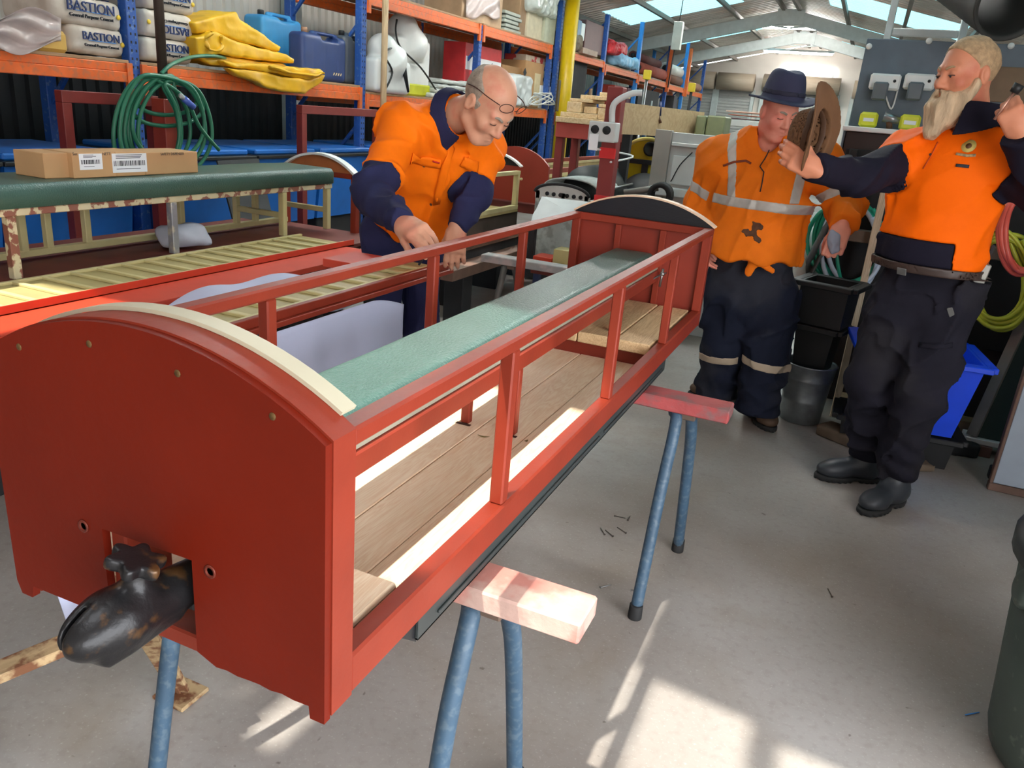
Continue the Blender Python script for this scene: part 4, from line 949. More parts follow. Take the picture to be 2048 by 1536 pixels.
# ------------------------------------------------------------------ pallet racks along the left wall
RKX, RKB = -4.5, -5.35
M_SHELF = wood('shelf_boards', S(176, 138, 100), S(136, 104, 76), 1, 6)
def upright(parent, y, z1, mf=M_BLUE_UP, brace=True, z0=0.0):
    for xx in (RKX - 0.04, RKB):
        p = MB(); p.box((xx - 0.04, y - 0.04, z0), (xx + 0.035, y + 0.04, z1), 0.004); po = p.build('upright_post', mf, parent)
        if xx > -5 and y < 12:
            h = MB(); z = 1.0
            while z < z1 - 0.05:
                for dy in (-0.018, 0.018): h.box((xx + 0.0352, y + dy - 0.006, z), (xx + 0.0358, y + dy + 0.006, z + 0.016), 0)
                z += 0.05
            h.build('punched_slots', M_DARK, po, kind='stuff')
    if brace:
        for a, b in ((0.3, 1.2), (1.2, 2.1), (2.1, 3.0)):
            if b < z1 + 0.2: MB().bar((RKX - 0.05, y, min(b, z1)), (RKB, y, a), 0.03, 0.03).build('brace', mf, parent)
def beam(parent, y0, y1, z, h=0.115, m=M_ORANGE_BEAM):
    for xx in (RKX - 0.02, RKB + 0.03):
        q = MB(); q.box((xx - 0.025, y0 + 0.042, z - h), (xx + 0.03, y1 - 0.042, z - h * 0.45), 0.004); q.box((xx - 0.025, y0 + 0.042, z - h * 0.45), (xx + 0.02, y1 - 0.042, z), 0.004); q.build('beam', m, parent)
        if xx > -5:
            for yy in (y0 + 0.044, y1 - 0.044 - 0.03): MB().box((RKX - 0.012, yy - 0.008, z - h - 0.07), (RKX + 0.016, yy + 0.036, z + 0.004), 0.002).build('beam_hook', m, parent)
def boards(parent, y0, y1, z, n=4):
    for i in range(n):
        xa = lerp(RKB + 0.07, RKX + 0.0, i / n); xb = lerp(RKB + 0.07, RKX + 0.0, (i + 1) / n)
        MB().box((xa + 0.004, y0, z + 0.001), (xb - 0.004, y1, z + 0.021), 0.002).build('shelf_board', M_SHELF, parent)
rk = thing('pallet_rack', 'blue and orange pallet rack along the left wall nearest the camera', 'rack', (-4.9, 6, 0))
UY = (1.35, 4.04, 6.66, 9.10, 11.45)
for y in UY: upright(rk, y, 3.05 if y < 8 else 2.36)
LZ = (1.525, 1.525, 1.475, 1.475)
for i in range(4):
    beam(rk, UY[i], UY[i + 1], LZ[i]); boards(rk, UY[i] + 0.05, UY[i + 1] - 0.05, LZ[i])
    if i >= 2: beam(rk, UY[i], UY[i + 1], 2.365); boards(rk, UY[i] + 0.05, UY[i + 1] - 0.05, 2.365)
rk2 = thing('pallet_rack', 'far pallet rack beyond the yellow tube, with light blue and orange uprights', 'rack', (-4.9, 17, 0))
UY2 = (11.75, 13.98, 16.2, 18.75, 20.5, 22.85)
for i, y in enumerate(UY2): upright(rk2, y, (3.0, 3.1, 3.25, 3.2, 3.55, 3.25)[i], M_BLUE_LT if i in (2, 4) else M_BLUE_UP)
for i in range(5):
    z = (2.35, 2.31, 2.29, 2.27, 2.26)[i]; beam(rk2, UY2[i], UY2[i + 1], z, 0.10); boards(rk2, UY2[i] + 0.05, UY2[i + 1] - 0.05, z, 3); beam(rk2, UY2[i], UY2[i + 1], 1.45, 0.10); boards(rk2, UY2[i] + 0.05, UY2[i + 1] - 0.05, 1.45, 3)
for y in (18.65, 20.62): MB().box((RKX - 0.02, y - 0.04, 2.1), (RKX + 0.06, y + 0.04, 3.2), 0.004).build('orange_post', M_ORANGE_BEAM, rk2)

def sh(px, py, x): return PX(px, py, x=x)
def shelf_box(name, label, cat, pl, pt, pr, pb, dep, m, x=-4.52, z0=None, b=0.006, group=None, parent=None):
    pm = (pl + pr) / 2
    y0 = sh(pl, (pt + pb) / 2, x).y; y1 = sh(pr, (pt + pb) / 2, x).y; zb = sh(pm, pb, x).z if z0 is None else z0; zt_ = sh(pm, pt, x).z
    return MB().box((x - dep, y0, zb), (x, y1, zt_), b).build(name, m, parent, label=label, cat=cat, group=group)

# cement bags
M_BAG = mat('cement_bag_paper', S(206, 196, 184), 0.8, var=0.08, scale=8, c2=S(160, 140, 122), amt=0.4, dscale=6, bump=0.2, bscale=18)
def cement_bag(pl, pt, pr, pb, x, label, flip=False, txt=True, seed=0, z0=None):
    y0 = sh(pl, (pt + pb) / 2, x).y; y1 = sh(pr, (pt + pb) / 2, x).y; pm = (pl + pr) / 2
    zb = sh(pm, pb, x).z if z0 is None else z0; zt_ = sh(pm, pt, x).z
    c = np.array(((2 * x - 0.44) / 2, (y0 + y1) / 2, (zb + zt_) / 2)); h = np.array((0.22, (y1 - y0) / 2, (zt_ - zb) / 2))
    f = lambda P: s_box(P, c, h - 0.001, 0.042) + 0.010 * vnoise(P + seed, 9) + 0.006 * vnoise(P + seed, 25)
    o = sdf_obj('cement_bag', f, c - h - 0.02, c + h + 0.02, 0.0125, M_BAG, None, label=label, cat='cement bag', group='cement bags on the rack')
    if txt:
        up = -1 if flip else 1
        r = frame_rot((0, up, 0), (0, 0, up)); w = y1 - y0
        text_part('brand_print', 'BASTION', w * 0.16, Vector((x + 0.006, c[1] + 0.02, c[2] + up * h[2] * 0.28)), r, M_PRINTB, o, 0.004)
        text_part('small_print', 'General Purpose Cement', w * 0.058, Vector((x + 0.006, c[1] + 0.02, c[2] - up * h[2] * 0.32)), r, M_PRINT, o, 0.004)
        MB().box((x + 0.004, c[1] - w * 0.18, c[2] - up * h[2] * 0.02), (x + 0.008, c[1] + w * 0.30, c[2] + up * h[2] * 0.03), 0).build('printed_line', M_BLUE_LT, o)
        MB().lathe([(0, 0.003), (0.016, 0.003), (0.016, 0)], 8, Matrix.Translation((x + 0.003, c[1] + w * 0.42 * up, c[2] - up * h[2] * 0.05)) @ Matrix.Rotation(math.pi / 2, 4, 'Y')).build('sun_mark', mat('sun_mark_yellow', S(226, 190, 60), 0.7), o)
    return o
s1 = 1.5465
sb = 1.5545
cement_bag(138, 54, 252, 115, -4.53, 'cement bag at the bottom left of the rack shelf, beside the wrinkled film', seed=1, z0=sb)
cement_bag(100, -6, 246, 53, -4.53, 'cement bag lying on the bottom left bag', seed=2)
cement_bag(110, -64, 240, -7, -4.56, 'uppermost cement bag of the left stack, cut by the top of the photo', seed=3, txt=False)
cement_bag(291, 79, 388, 131, -4.53, 'lowest cement bag between the dark pole and the yellow tarpaulin', seed=4, z0=sb)
cement_bag(289, 25, 388, 78, -4.53, 'cement bag with upside down print in the right stack', flip=True, seed=5)
cement_bag(291, -25, 392, 24, -4.53, 'cement bag on top of the upside down printed one', seed=6)

# yellow packet and clear film left of the bags
shelf_box('yellow_packet', 'yellow packet half under clear film at the left edge of the shelf', 'packet', 75, 60, 137, 104, 0.25, mat('packet_yellow', S(210, 168, 84), 0.6, var=0.1), z0=s1, b=0.02)
def film(u, v):
    p = PX(lerp(-60, 122, u), lerp(28, 96, v) + 14 * math.sin(u * 7 + v * 4), x=-4.47 + 0.03 * math.sin(u * 11 + v * 7) + 0.02 * math.sin(v * 19 + u * 3)); return (p.x, p.y, max(p.z, 1.50 if p.x > -4.5 else 1.55))
MB().grid(film, 22, 16).build('plastic_film', mat('milky_film', S(206, 190, 186), 0.3, var=0.1, alpha=0.72, spec=0.6), None, label='wrinkled milky plastic film drooping at the left end of the shelf', cat='film', thick=0.002)

# folded yellow tarpaulin: layer over layer, the lowest fold hanging over the beam
tp = thing('yellow_tarpaulin', 'heavy yellow tarpaulin folded on the rack shelf, drooping over the orange beam', 'tarpaulin', (-4.5, 5.2, 1.55))
M_TARP = mat('tarp_yellow', S(224, 172, 22), 0.45, var=0.10, scale=6, c2=S(176, 128, 30), amt=0.5, dscale=5, bump=0.25, bscale=12)
def fold(points, xf, dep, t_=0.014, zmin=None, twist=0.0, name='tarp_fold'):
    """a folded sheet edge seen end on: a thick ribbon following the fold line, running back onto the shelf"""
    P_ = smooth_path([PX(a, b, x=xf) for a, b in points], 6)
    if zmin is not None: P_ = [V(p.x, p.y, max(p.z, zmin)) for p in P_]
    n = len(P_); mb = MB(); vs = []; K = 6
    for k in range(K + 1):
        f = k / K
        for i, p in enumerate(P_):
            wv = 0.010 * math.sin(i * 0.9 + k * 1.7) + 0.008 * math.sin(i * 0.35 + 2.1 * k)
            vs.append((xf - dep * f + 0.012 * math.sin(i * 0.7), p.y + wv + twist * f, p.z + 0.5 * wv - 0.0 * f))
    fs = [(k * n + i, (k + 1) * n + i, (k + 1) * n + i + 1, k * n + i + 1) for k in range(K) for i in range(n - 1)]
    mb.add(vs, fs, True); o = mb.build(name, M_TARP, tp, fix=False, thick=t_); return o
def tarp_slab(points, xf, dep, seed, rnd=0.016, crease=0.016):
    out = [(q.y, q.z) for q in (PX(a, b, x=xf) for a, b in points)]
    ys, zs_ = [q[0] for q in out], [q[1] for q in out]
    def f(P):
        w = 0.014 * vnoise(P + seed, 7) + 0.006 * vnoise(P + seed, 19)
        d2 = s_poly(P[:, 1] + w, P[:, 2] + w, out) + rnd
        dx = np.abs(P[:, 0] - (xf - dep / 2) + 0.05 * vnoise(P * np.array((0.1, 1, 1)) + seed, 6)) - dep / 2 + rnd
        d = np.minimum(np.maximum(d2, dx), 0) + np.hypot(np.maximum(d2, 0), np.maximum(dx, 0)) - rnd + crease * np.abs(vnoise(P * np.array((0.3, 1, 2.2)) + seed, 9))
        return np.where(P[:, 0] < -4.465, np.maximum(d, 1.548 - P[:, 2]), d)
    return sdf_obj('tarp_fold', f, (xf - dep - 0.05, min(ys) - 0.05, min(zs_) - 0.05), (xf + 0.06, max(ys) + 0.05, max(zs_) + 0.05), 0.011, M_TARP, tp)
tarp_slab([(388, 46), (430, 32), (476, 22), (482, 38), (566, 94), (560, 106), (480, 84), (420, 66), (396, 72)], -4.47, 0.36, 1.0)
tarp_slab([(392, 74), (430, 62), (480, 84), (562, 106), (592, 116), (590, 128), (520, 122), (440, 110), (400, 116)], -4.44, 0.38, 2.0)
tarp_slab([(396, 112), (440, 110), (520, 122), (590, 128), (560, 140), (480, 134), (424, 130)], -4.46, 0.40, 3.0)
tarp_slab([(446, 122), (520, 126), (600, 134), (644, 138), (654, 148), (620, 160), (540, 146), (460, 134)], -4.385, 0.30, 4.0)
tarp_slab([(452, 134), (540, 146), (620, 160), (654, 148), (648, 168), (612, 190), (560, 184), (500, 162)], -4.365, 0.085, 5.0)
fold([(424, 66), (414, 78), (420, 96), (436, 102), (446, 90), (442, 72)], -4.42, 0.2)
fold([(540, 134), (590, 146), (634, 150), (650, 146)], -4.352, 0.10)
# jerry cans
def jerry(name, label, pl, pt, pr, pb, m, x, cap_m, tilt=0.0, ribs=3, hole=False, dep=0.17):
    y0 = sh(pl, (pt + pb) / 2, x).y; y1 = sh(pr, (pt + pb) / 2, x).y; zb = s1 + 0.001; zt_ = sh((pl + pr) / 2, pt, x).z
    t = thing(name, label, 'jerry can', ((2 * x - dep) / 2, (y0 + y1) / 2, zb))
    h_ = zt_ - zb; w_ = y1 - y0; cx_ = x - dep / 2
    def f(P):
        d = s_box(P, (cx_, (y0 + y1) / 2, zb + h_ * 0.46), (dep / 2, w_ / 2, h_ * 0.46), 0.04)
        d = smin(d, s_box(P, (cx_, (y0 + y1) / 2 + w_ * 0.12, zt_ - 0.035), (0.022, w_ * 0.30, 0.032), 0.02), 0.02)
        d = smax(d, -s_box(P, (cx_, (y0 + y1) / 2 + w_ * 0.12, zt_ - 0.055), (0.1, w_ * 0.20, 0.020), 0.015), 0.01)
        for k in range(ribs):
            yy = lerp(y0, y1, (k + 0.9) / (ribs + 0.8)); d = smax(d, -s_box(P, (x, yy, zb + h_ * 0.42), (0.006, 0.008, h_ * 0.26), 0.004), 0.006)
        return d
    sdf_obj('can_body', f, (x - dep - 0.02, y0 - 0.02, zb - 0.02), (x + 0.02, y1 + 0.02, zt_ + 0.03), 0.012, m, t)
    MB().lathe([(0.028, 0), (0.028, 0.04), (0.024, 0.046), (0, 0.046)], 14, Matrix.Translation((cx_, y0 + w_ * 0.20, zb + h_ * 0.91))).build('screw_cap', cap_m, t)
    return t
jc = jerry('jerry_can', 'light blue water container leaning behind the yellow tarpaulin', 526, 25, 606, 128, mat('can_light_blue', S(62, 142, 196), 0.4, var=0.06), -4.88, M_BLACKP, dep=0.22)
jc = jerry('jerry_can', 'navy blue jerry can with a tan cap right of the tarpaulin', 606, 62, 694, 160, mat('can_navy', S(44, 62, 112), 0.4, var=0.08), -4.56, mat('cap_tan', S(160, 120, 92), 0.5))
jerry('jerry_can', 'dark grey jerry can beside the navy one', 690, 65, 728, 165, mat('can_grey', S(72, 76, 84), 0.45, var=0.1), -4.60, M_BLACKP)
p = sh(666, 148, -4.555); st = MB()
for k in range(4): st.prism([(p.y + 0.035 * k, p.z - 0.01), (p.y + 0.035 * k + 0.016, p.z - 0.01), (p.y + 0.035 * k + 0.03, p.z + 0.012), (p.y + 0.035 * k + 0.014, p.z + 0.012)], -4.556, -4.554, 0)
st.build('warning_sticker', mat('sticker_cream', S(214, 190, 150), 0.6), bpy.data.objects['jerry_can.001'])

# dark steel pole in a red socket with the garden hose hung on it
t = thing('steel_pole', 'dark steel pole standing in a red square socket in front of the rack', 'post', (-4.1, 3.88, 0))
MB().tube([(-4.1, 3.88, 1.30), (-4.1, 3.885, 3.0)], 0.030, 12).build('pole', mat('brown_steel', S(74, 62, 54), 0.5, 0.4, var=0.2), t)
MB().box((-4.155, 3.825, 0), (-4.045, 3.935, 1.335), 0.004).build('socket', mat('socket_red_paint', S(156, 58, 40), 0.5, var=0.12), t)
M_HOSE = mat('hose_green', S(40, 112, 84), 0.4, var=0.12, scale=4)
def hose_coil(label, loops, x, r, m, name='garden_hose', closed=False):
    pts = []
    for (px, py), dx in loops: q_ = PX(px, py, x=x + dx); pts.append(q_)
    return MB().tube(smooth_path(pts, 7, closed), r, 8).build(name, m, None, label=label, cat='hose')
lp = []
R2 = random.Random(5)
cen = (324, 250)
for k in range(9):
    ax = 62 + 8 * (k % 4) + R2.uniform(-8, 14); cx_ = 318 + R2.uniform(-26, 30); top_y = 150 + R2.uniform(0, 14); bot = (230, 252, 335, 352, 345, 360, 338, 320, 350)[k]
    for j in range(10):
        a = math.pi / 2 + 2 * math.pi * j / 10
        yy = lerp(top_y, bot, (1 - math.sin(a)) / 2); lp.append(((cx_ + ax * math.cos(a) * (0.75 + 0.25 * (yy - top_y) / (bot - top_y)), yy), 0.10 + 0.006 * k + 0.02 * math.cos(a)))
lp += [((372, 200), 0.17), ((400, 255), 0.17), ((438, 300), 0.17)]
gh = hose_coil('coiled green garden hose hanging on the dark steel pole', lp, -4.1, 0.0125, M_HOSE)
p0 = PX(362, 196, x=-3.90); p1 = PX(382, 214, x=-3.90)
MB().tube([p0 + V(0.02, 0, 0), p1 + V(0.02, 0, 0)], 0.020, 10).build('hose_connector', mat('connector_blue', S(70, 96, 180), 0.4), gh)
MB().tube([p0 + V(0.02, 0, 0) + (p0 - p1) * 0.35, p0 + V(0.02, 0, 0)], 0.015, 10).build('connector_collar', mat('connector_grey', S(168, 170, 168), 0.4), gh)
hose_coil('loose green hose end running up over the shelf into the tarpaulin', [((322, 148), 0.06), ((345, 128), 0.03), ((385, 114), -0.2), ((425, 112), -0.30), ((450, 116), -0.38)], -4.1, 0.0125, M_HOSE)

# under the shelf: blue crates, red steel frames, leaning black board
M_BLUEC = mat('crate_blue', S(24, 104, 190), 0.5, var=0.08)
labs = ['blue plastic bin under the rack at the left edge of the photo', 'blue bin under the rack behind the carton', 'blue bin under the rack behind the red post', 'blue bin under the rack below the yellow tarpaulin', 'blue bin under the rack beside the bending man', 'last blue bin under the rack, behind the bending man']
for i, (y0, y1) in enumerate(((1.9, 2.9), (2.93, 3.78), (4.12, 4.9), (4.94, 5.72), (5.76, 6.56), (6.78, 7.6))):
    t = thing('blue_bin', labs[i], 'bin', (-4.75, (y0 + y1) / 2, 0), 'blue bins under the rack')
    MB().prism([(-5.2, 0.40), (-5.25, 0.93), (-4.30, 0.93), (-4.36, 0.40)], y0, y1).build('bin_body', M_BLUEC, t)
    MB().box((-5.27, y0 - 0.01, 0.93), (-4.27, y1 + 0.01, 0.955), 0.005).build('bin_rim', M_BLACKP, t)
    MB().box((-5.2, y0 + 0.02, 0.956), (-4.33, y1 - 0.02, 0.995), 0.01).build('bin_lid', M_BLUEC, t)
    MB().box((-5.15, y0 + 0.05, 0.0), (-4.40, y1 - 0.05, 0.399), 0.01).build('pallet_base', M_DARK, t)
for i, (y0, y1) in enumerate(((3.24, 3.92), (5.35, 6.50))):
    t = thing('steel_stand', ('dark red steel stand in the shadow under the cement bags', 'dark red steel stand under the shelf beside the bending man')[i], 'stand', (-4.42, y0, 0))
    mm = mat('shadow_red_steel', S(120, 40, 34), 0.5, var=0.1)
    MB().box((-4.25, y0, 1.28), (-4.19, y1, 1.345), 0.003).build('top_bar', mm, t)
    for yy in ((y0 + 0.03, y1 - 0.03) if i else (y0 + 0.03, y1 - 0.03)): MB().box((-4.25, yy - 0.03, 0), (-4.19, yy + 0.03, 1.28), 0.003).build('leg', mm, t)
a, b, c_, d_ = PX(432, 322, x=-4.1), PX(515, 318, x=-4.1), PX(548, 456, x=-3.75), PX(472, 470, x=-3.75)
mb = MB(); nn = V(0.012, 0, 0.004)
mb.add([a, b, c_, d_] + [q_ + nn for q_ in (a, b, c_, d_)], [(3, 2, 1, 0), (4, 5, 6, 7), (0, 1, 5, 4), (1, 2, 6, 5), (2, 3, 7, 6), (3, 0, 4, 7)]); mb.build('black_board', M_DARK, None, label='dark grey board leaning against the blue bins', cat='board')
MB().box((-4.02, 4.35, 0), (-3.6, 4.85, 0.47), 0.01).build('dark_crate', M_DARK, None, label='dark crate on the floor under the leaning dark board', cat='crate')

# timber pole in front of the second upright
t = MB().tube([(-4.40, 6.86, 0.0), (-4.40, 6.84, 3.0)], 0.030, 12).build('timber_pole', wood('pole_wood', S(196, 168, 130), S(160, 128, 94), 2, 8), None, label='pale round timber pole standing in front of the blue upright', cat='pole')

# sprayers
def sprayer(label, pl, pt, pr, pb, x, tall):
    y0 = sh(pl, (pt + pb) / 2, x).y; y1 = sh(pr, (pt + pb) / 2, x).y; zb = 1.498; zt_ = sh((pl + pr) / 2, pt, x).z; h_ = zt_ - zb; cy = (y0 + y1) / 2; w_ = y1 - y0; cx_ = x - 0.13
    t = thing('sprayer', label, 'sprayer', (cx_, cy, zb))
    def f(P):
        d = s_box(P, (cx_, cy, zb + h_ * (0.40 if tall else 0.36)), (0.12, w_ / 2, h_ * (0.40 if tall else 0.36)), 0.05)
        d = smin(d, s_cap(P, (cx_, cy, zb + h_ * 0.72), (cx_, cy - w_ * 0.1, zb + h_ * 0.90), w_ * 0.34, w_ * 0.24), 0.06)
        if not tall: d = smin(d, s_cap(P, (cx_ + 0.06, cy + w_ * 0.1, zb + h_ * 0.75), (cx_ + 0.06, cy + w_ * 0.35, zb + h_ * 0.62), 0.035, 0.035), 0.02)
        return smax(d, -s_cap(P, (cx_ + 0.13, cy - w_ * 0.2, zb + h_ * 0.45), (cx_ + 0.13, cy + w_ * 0.3, zb + h_ * 0.47), 0.012, 0.012), 0.01)
    sdf_obj('tank', f, (cx_ - 0.16, y0 - 0.05, zb - 0.01), (cx_ + 0.2, y1 + 0.05, zt_ + 0.06), 0.012, M_WHITE, t)
    return t, cx_, cy, w_, zb, h_
lime = mat('lime_plastic', S(196, 200, 40), 0.45)
t, cx_, cy, w_, zb, h_ = sprayer('tall white knapsack sprayer with a lime green cap', 797, 46, 864, 178, -4.66, True)
MB().lathe([(0.11, -0.03), (0.115, 0.03), (0.10, 0.05), (0.06, 0.06), (0, 0.06)], 20, Matrix.Translation((cx_, cy - w_ * 0.1, zb + h_ * 0.97))).build('tank_cap', lime, t)
MB().box((cx_ - 0.13, cy - w_ * 0.35, zb), (cx_ + 0.135, cy + w_ * 0.5, zb + 0.13), 0.02).build('foot_tray', lime, t)
MB().add([(cx_ + 0.05, cy - 0.06, zb + h_ * 1.02), (cx_ + 0.05, cy + 0.10, zb + h_ * 1.0), (cx_ + 0.02, cy - 0.03, zb + h_ * 1.14)], [(0, 1, 2)]).build('paper_tag', M_PAPER, t, thick=0.002)
MB().tube(smooth_path([(cx_ + 0.14, cy - w_ * 0.6, zb + h_ * 0.98), (cx_ + 0.2, cy - w_ * 0.75, zb + h_ * 0.8), (cx_ + 0.2, cy - w_ * 0.6, zb + h_ * 0.62), (cx_ + 0.2, cy + 0.0, zb + h_ * 0.4), (cx_ + 0.2, cy + w_ * 0.5, zb + h_ * 0.12)], 6), 0.010, 8).build('spray_hose', M_BLACKP, t)
MB().box((cx_ + 0.10, cy - 0.09, zb + h_ * 0.55), (cx_ + 0.131, cy + 0.09, zb + h_ * 0.66), 0.003).build('label_plate', M_PRINT, t)
t, cx_, cy, w_, zb, h_ = sprayer('short white pressure sprayer in front of the tall one', 758, 92, 826, 186, -4.44, False)
MB().lathe([(0.05, -0.02), (0.05, 0.03), (0.035, 0.045), (0, 0.045)], 16, Matrix.Translation((cx_, cy - w_ * 0.1, zb + h_ * 0.98))).build('tank_cap', mat('cap_red_white', S(210, 120, 110), 0.5), t)
MB().tube(smooth_path([(cx_ + 0.12, cy - 0.02, zb + h_ * 0.98), (cx_ + 0.16, cy - w_ * 0.45, zb + h_ * 0.8), (cx_ + 0.16, cy - w_ * 0.2, zb + h_ * 0.45), (cx_ + 0.16, cy - w_ * 0.4, zb + 0.02)], 6), 0.010, 8).build('spray_hose', M_BLACKP, t)
MB().tube([(cx_ + 0.15, cy + w_ * 0.12, zb + h_ * 0.72), (cx_ + 0.16, cy + w_ * 0.3, zb + 0.03)], [0.03, 0.012], 8).build('strap', M_BLACKP, t)

# shelf goods between the sprayers and the yellow tube
z2 = 1.4975
def lump(name, label, cat, pl, pt, pr, pb, dep, m, x, amp=0.03, h=0.016, z0=z2, flat=0.06, ns=10):
    y0 = sh(pl, (pt + pb) / 2, x).y; y1 = sh(pr, (pt + pb) / 2, x).y; zt_ = sh((pl + pr) / 2, pt, x).z
    c = np.array((x - dep / 2, (y0 + y1) / 2, (z0 + zt_) / 2)); hh = np.array((dep / 2, (y1 - y0) / 2, (zt_ - z0) / 2))
    f = lambda P: smax(s_box(P, c, hh, min(hh) * 0.6) + amp * vnoise(P, ns) + amp * 0.5 * vnoise(P, ns * 2.6), z0 - P[:, 2], 0.004)
    return sdf_obj(name, f, c - hh - amp, c + hh + amp, h, m, None, label=label, cat=cat)
M_SILV = mat('silver_sheeting', S(186, 190, 186), 0.35, var=0.2, scale=20, stretch=(1, 1, 6))
for k in range(4):
    zz = z2 + 0.055 * k
    y0 = sh(862 + 6 * k, 160, -4.6).y; y1 = sh(960 - 7 * k, 160, -4.6).y
    def fl(P, zz=zz, y0=y0, y1=y1, k=k): return smax(s_box(P, (-4.78, (y0 + y1) / 2, zz + 0.024), (0.2, (y1 - y0) / 2, 0.026), 0.022) + 0.022 * vnoise(P + k, 11), zz - P[:, 2], 0.003)
    sdf_obj('folded_sheeting', fl, (-5.02, y0 - 0.03, zz - 0.01), (-4.54, y1 + 0.03, zz + 0.075), 0.014, M_SILV, None, label=('lowest folded bundle of silver sheeting beside the tall sprayer', 'second folded bundle of silver sheeting from the shelf', 'third folded bundle of silver sheeting from the shelf', 'topmost folded bundle of silver sheeting behind the bald head')[k], cat='sheeting', group='folded silver sheeting')
t = shelf_box('red_carton', 'red and white carton with a black number six behind the bald head', 'box', 930, 92, 1003, 150, 0.3, mat('carton_red', S(196, 44, 48), 0.6), -4.66, z0=z2)
zt_ = sh(966, 92, -4.66).z; y0 = sh(930, 120, -4.66).y; y1 = sh(1003, 120, -4.66).y
MB().box((-4.66, y0 + 0.02, zt_ - 0.30), (-4.657, y1 - 0.01, zt_ - 0.15), 0).build('white_band', M_PAPER, t)
text_part('printed_number', '6', 0.13, Vector((-4.655, lerp(y0, y1, 0.72), zt_ - 0.225)), frame_rot((0, 1, 0), (0, 0, 1)), M_PRINT, t)
MB().lathe([(0.0, 0.002), (0.09, 0.002), (0.09, 0)], 20, Matrix.Translation((-4.66, lerp(y0, y1, 0.65), zt_ - 0.43)) @ Matrix.Rotation(math.pi / 2, 4, 'Y')).build('round_mark', M_PAPER, t)
shelf_box('carton', 'plain brown carton behind the bald head on the lower shelf', 'box', 1002, 132, 1042, 205, 0.4, M_CARD2, -4.66, z0=z2)
t = shelf_box('carton', 'brown carton with a dark diamond mark on the lower shelf', 'box', 1049, 124, 1086, 206, 0.4, M_CARD, -4.60, z0=z2)
p = sh(1050, 145, -4.598); MB().prism([(p.y - 0.06, p.z), (p.y, p.z - 0.06), (p.y + 0.06, p.z), (p.y, p.z + 0.06)], -4.60, -4.597, 0).build('diamond_mark', M_PRINT, t)
p = sh(1074, 165, -4.598); MB().box((-4.60, p.y - 0.10, z2 + 0.02), (-4.597, p.y + 0.12, p.z + 0.12), 0).build('pale_label', mat('label_cream', S(216, 200, 160), 0.7), t)
shelf_box('carton', 'flat white and red carton lying on the brown cartons', 'box', 1052, 113, 1090, 123, 0.33, mat('carton_cream_red', S(208, 190, 170), 0.6, c2=S(190, 60, 60), amt=1, dscale=5, thr=(0.52, 0.54)), -4.62, z0=sh(1067, 124, -4.60).z + 0.001)
t = shelf_box('carton', 'small white box with a black arrow beside the blue upright', 'box', 1080, 172, 1104, 208, 0.3, M_WHITE, -4.58, z0=z2)
lump('carrier_bag', 'crumpled white carrier bag on the shelf in front of the brown cartons', 'bag', 1012, 150, 1064, 206, 0.13, mat('bag_white', S(206, 212, 212), 0.4, var=0.08), -4.50, 0.06, ns=8)
hose_coil('white cables bundled beside the blue upright on the lower shelf', [((1076 + 22 * math.cos(k * 1.1 + 0.2 * k) + k * 0.6, 198 + 12 * math.sin(k * 1.1)), 0.03 * math.sin(k)) for k in range(26)], -4.47, 0.009, M_WHITE, 'cable_bundle')
# upper shelf goods
z3 = 2.387
t = shelf_box('carton', 'carton with loose film over its front on the upper shelf', 'box', 925, -30, 1006, 34, 0.5, mat('carton_tan', S(178, 150, 120), 0.7), -4.58, z0=z3)
def film2(u, v):
    p = PX(lerp(932, 1000, u), lerp(-16, 34, v) + 5 * math.sin(u * 9), x=-4.55 + 0.015 * math.sin(u * 13 + v * 9)); return (p.x, p.y, max(p.z, z3 + 0.004))
MB().grid(film2, 14, 10).build('plastic_film', mat('milky_film', S(206, 190, 186)), None, label='clear film stuck over the front of the upper shelf carton', cat='film', thick=0.002)
for k in range(5):
    y0 = sh(1006, 20, -4.6).y; y1 = sh(1040, 20, -4.6).y; zz = z3 + 0.05 * k
    MB().box((-5.0, y0 + 0.03 * (k % 2), zz), (-4.56, y1 - 0.05 * (k % 3), zz + 0.04), 0.006, Matrix.Rotation(0.0, 4, 'X')).build('grey_tray', mat('tray_grey_green', S(160, 168, 158), 0.5, var=0.1), None, label=['lowest', 'second lowest', 'middle', 'second highest', 'highest'][k] + ' grey tray in the stack on the upper shelf', cat='tray', group='stacked grey trays')
shelf_box('carton', 'large tan carton end behind the grey trays on the upper shelf', 'box', 1041, -40, 1054, 62, 0.45, mat('carton_brown_tan', S(150, 122, 92), 0.7), -4.62, z0=z3)
shelf_box('carton', 'large pale cream carton on the upper shelf by the yellow tube', 'box', 1056, 0, 1086, 74, 0.5, mat('carton_cream', S(208, 200, 172), 0.7), -4.60, z0=z3)
shelf_box('carton', 'pale green carton beside the cream one on the upper shelf', 'box', 1091, 5, 1112, 82, 0.5, mat('carton_pale_green', S(186, 192, 170), 0.7), -4.56, z0=z3)
lump('plastic_bag', 'clear plastic bag bulging over the pale green carton', 'bag', 1072, -20, 1122, 28, 0.3, mat('clear_bag', S(206, 220, 216), 0.2, alpha=0.75), -4.46, 0.05, z0=sh(1090, 32, -4.5).z)
# yellow tube
t = thing('yellow_tube', 'tall yellow plastic tube standing between the two racks', 'tube', (-4.40, 11.75, 0))
MB().tube([(-4.36, 11.75, 0.0), (-4.36, 11.72, 3.2)], 0.105, 24).build('tube', mat('tube_yellow', S(212, 180, 12), 0.35, var=0.06), t)
p = sh(1118, 160, -4.25); MB().box((-4.25, p.y - 0.06, p.z - 0.42), (-4.22, p.y + 0.02, p.z), 0.004).build('dark_strip', mat('strip_brown', S(70, 56, 20), 0.6), t)

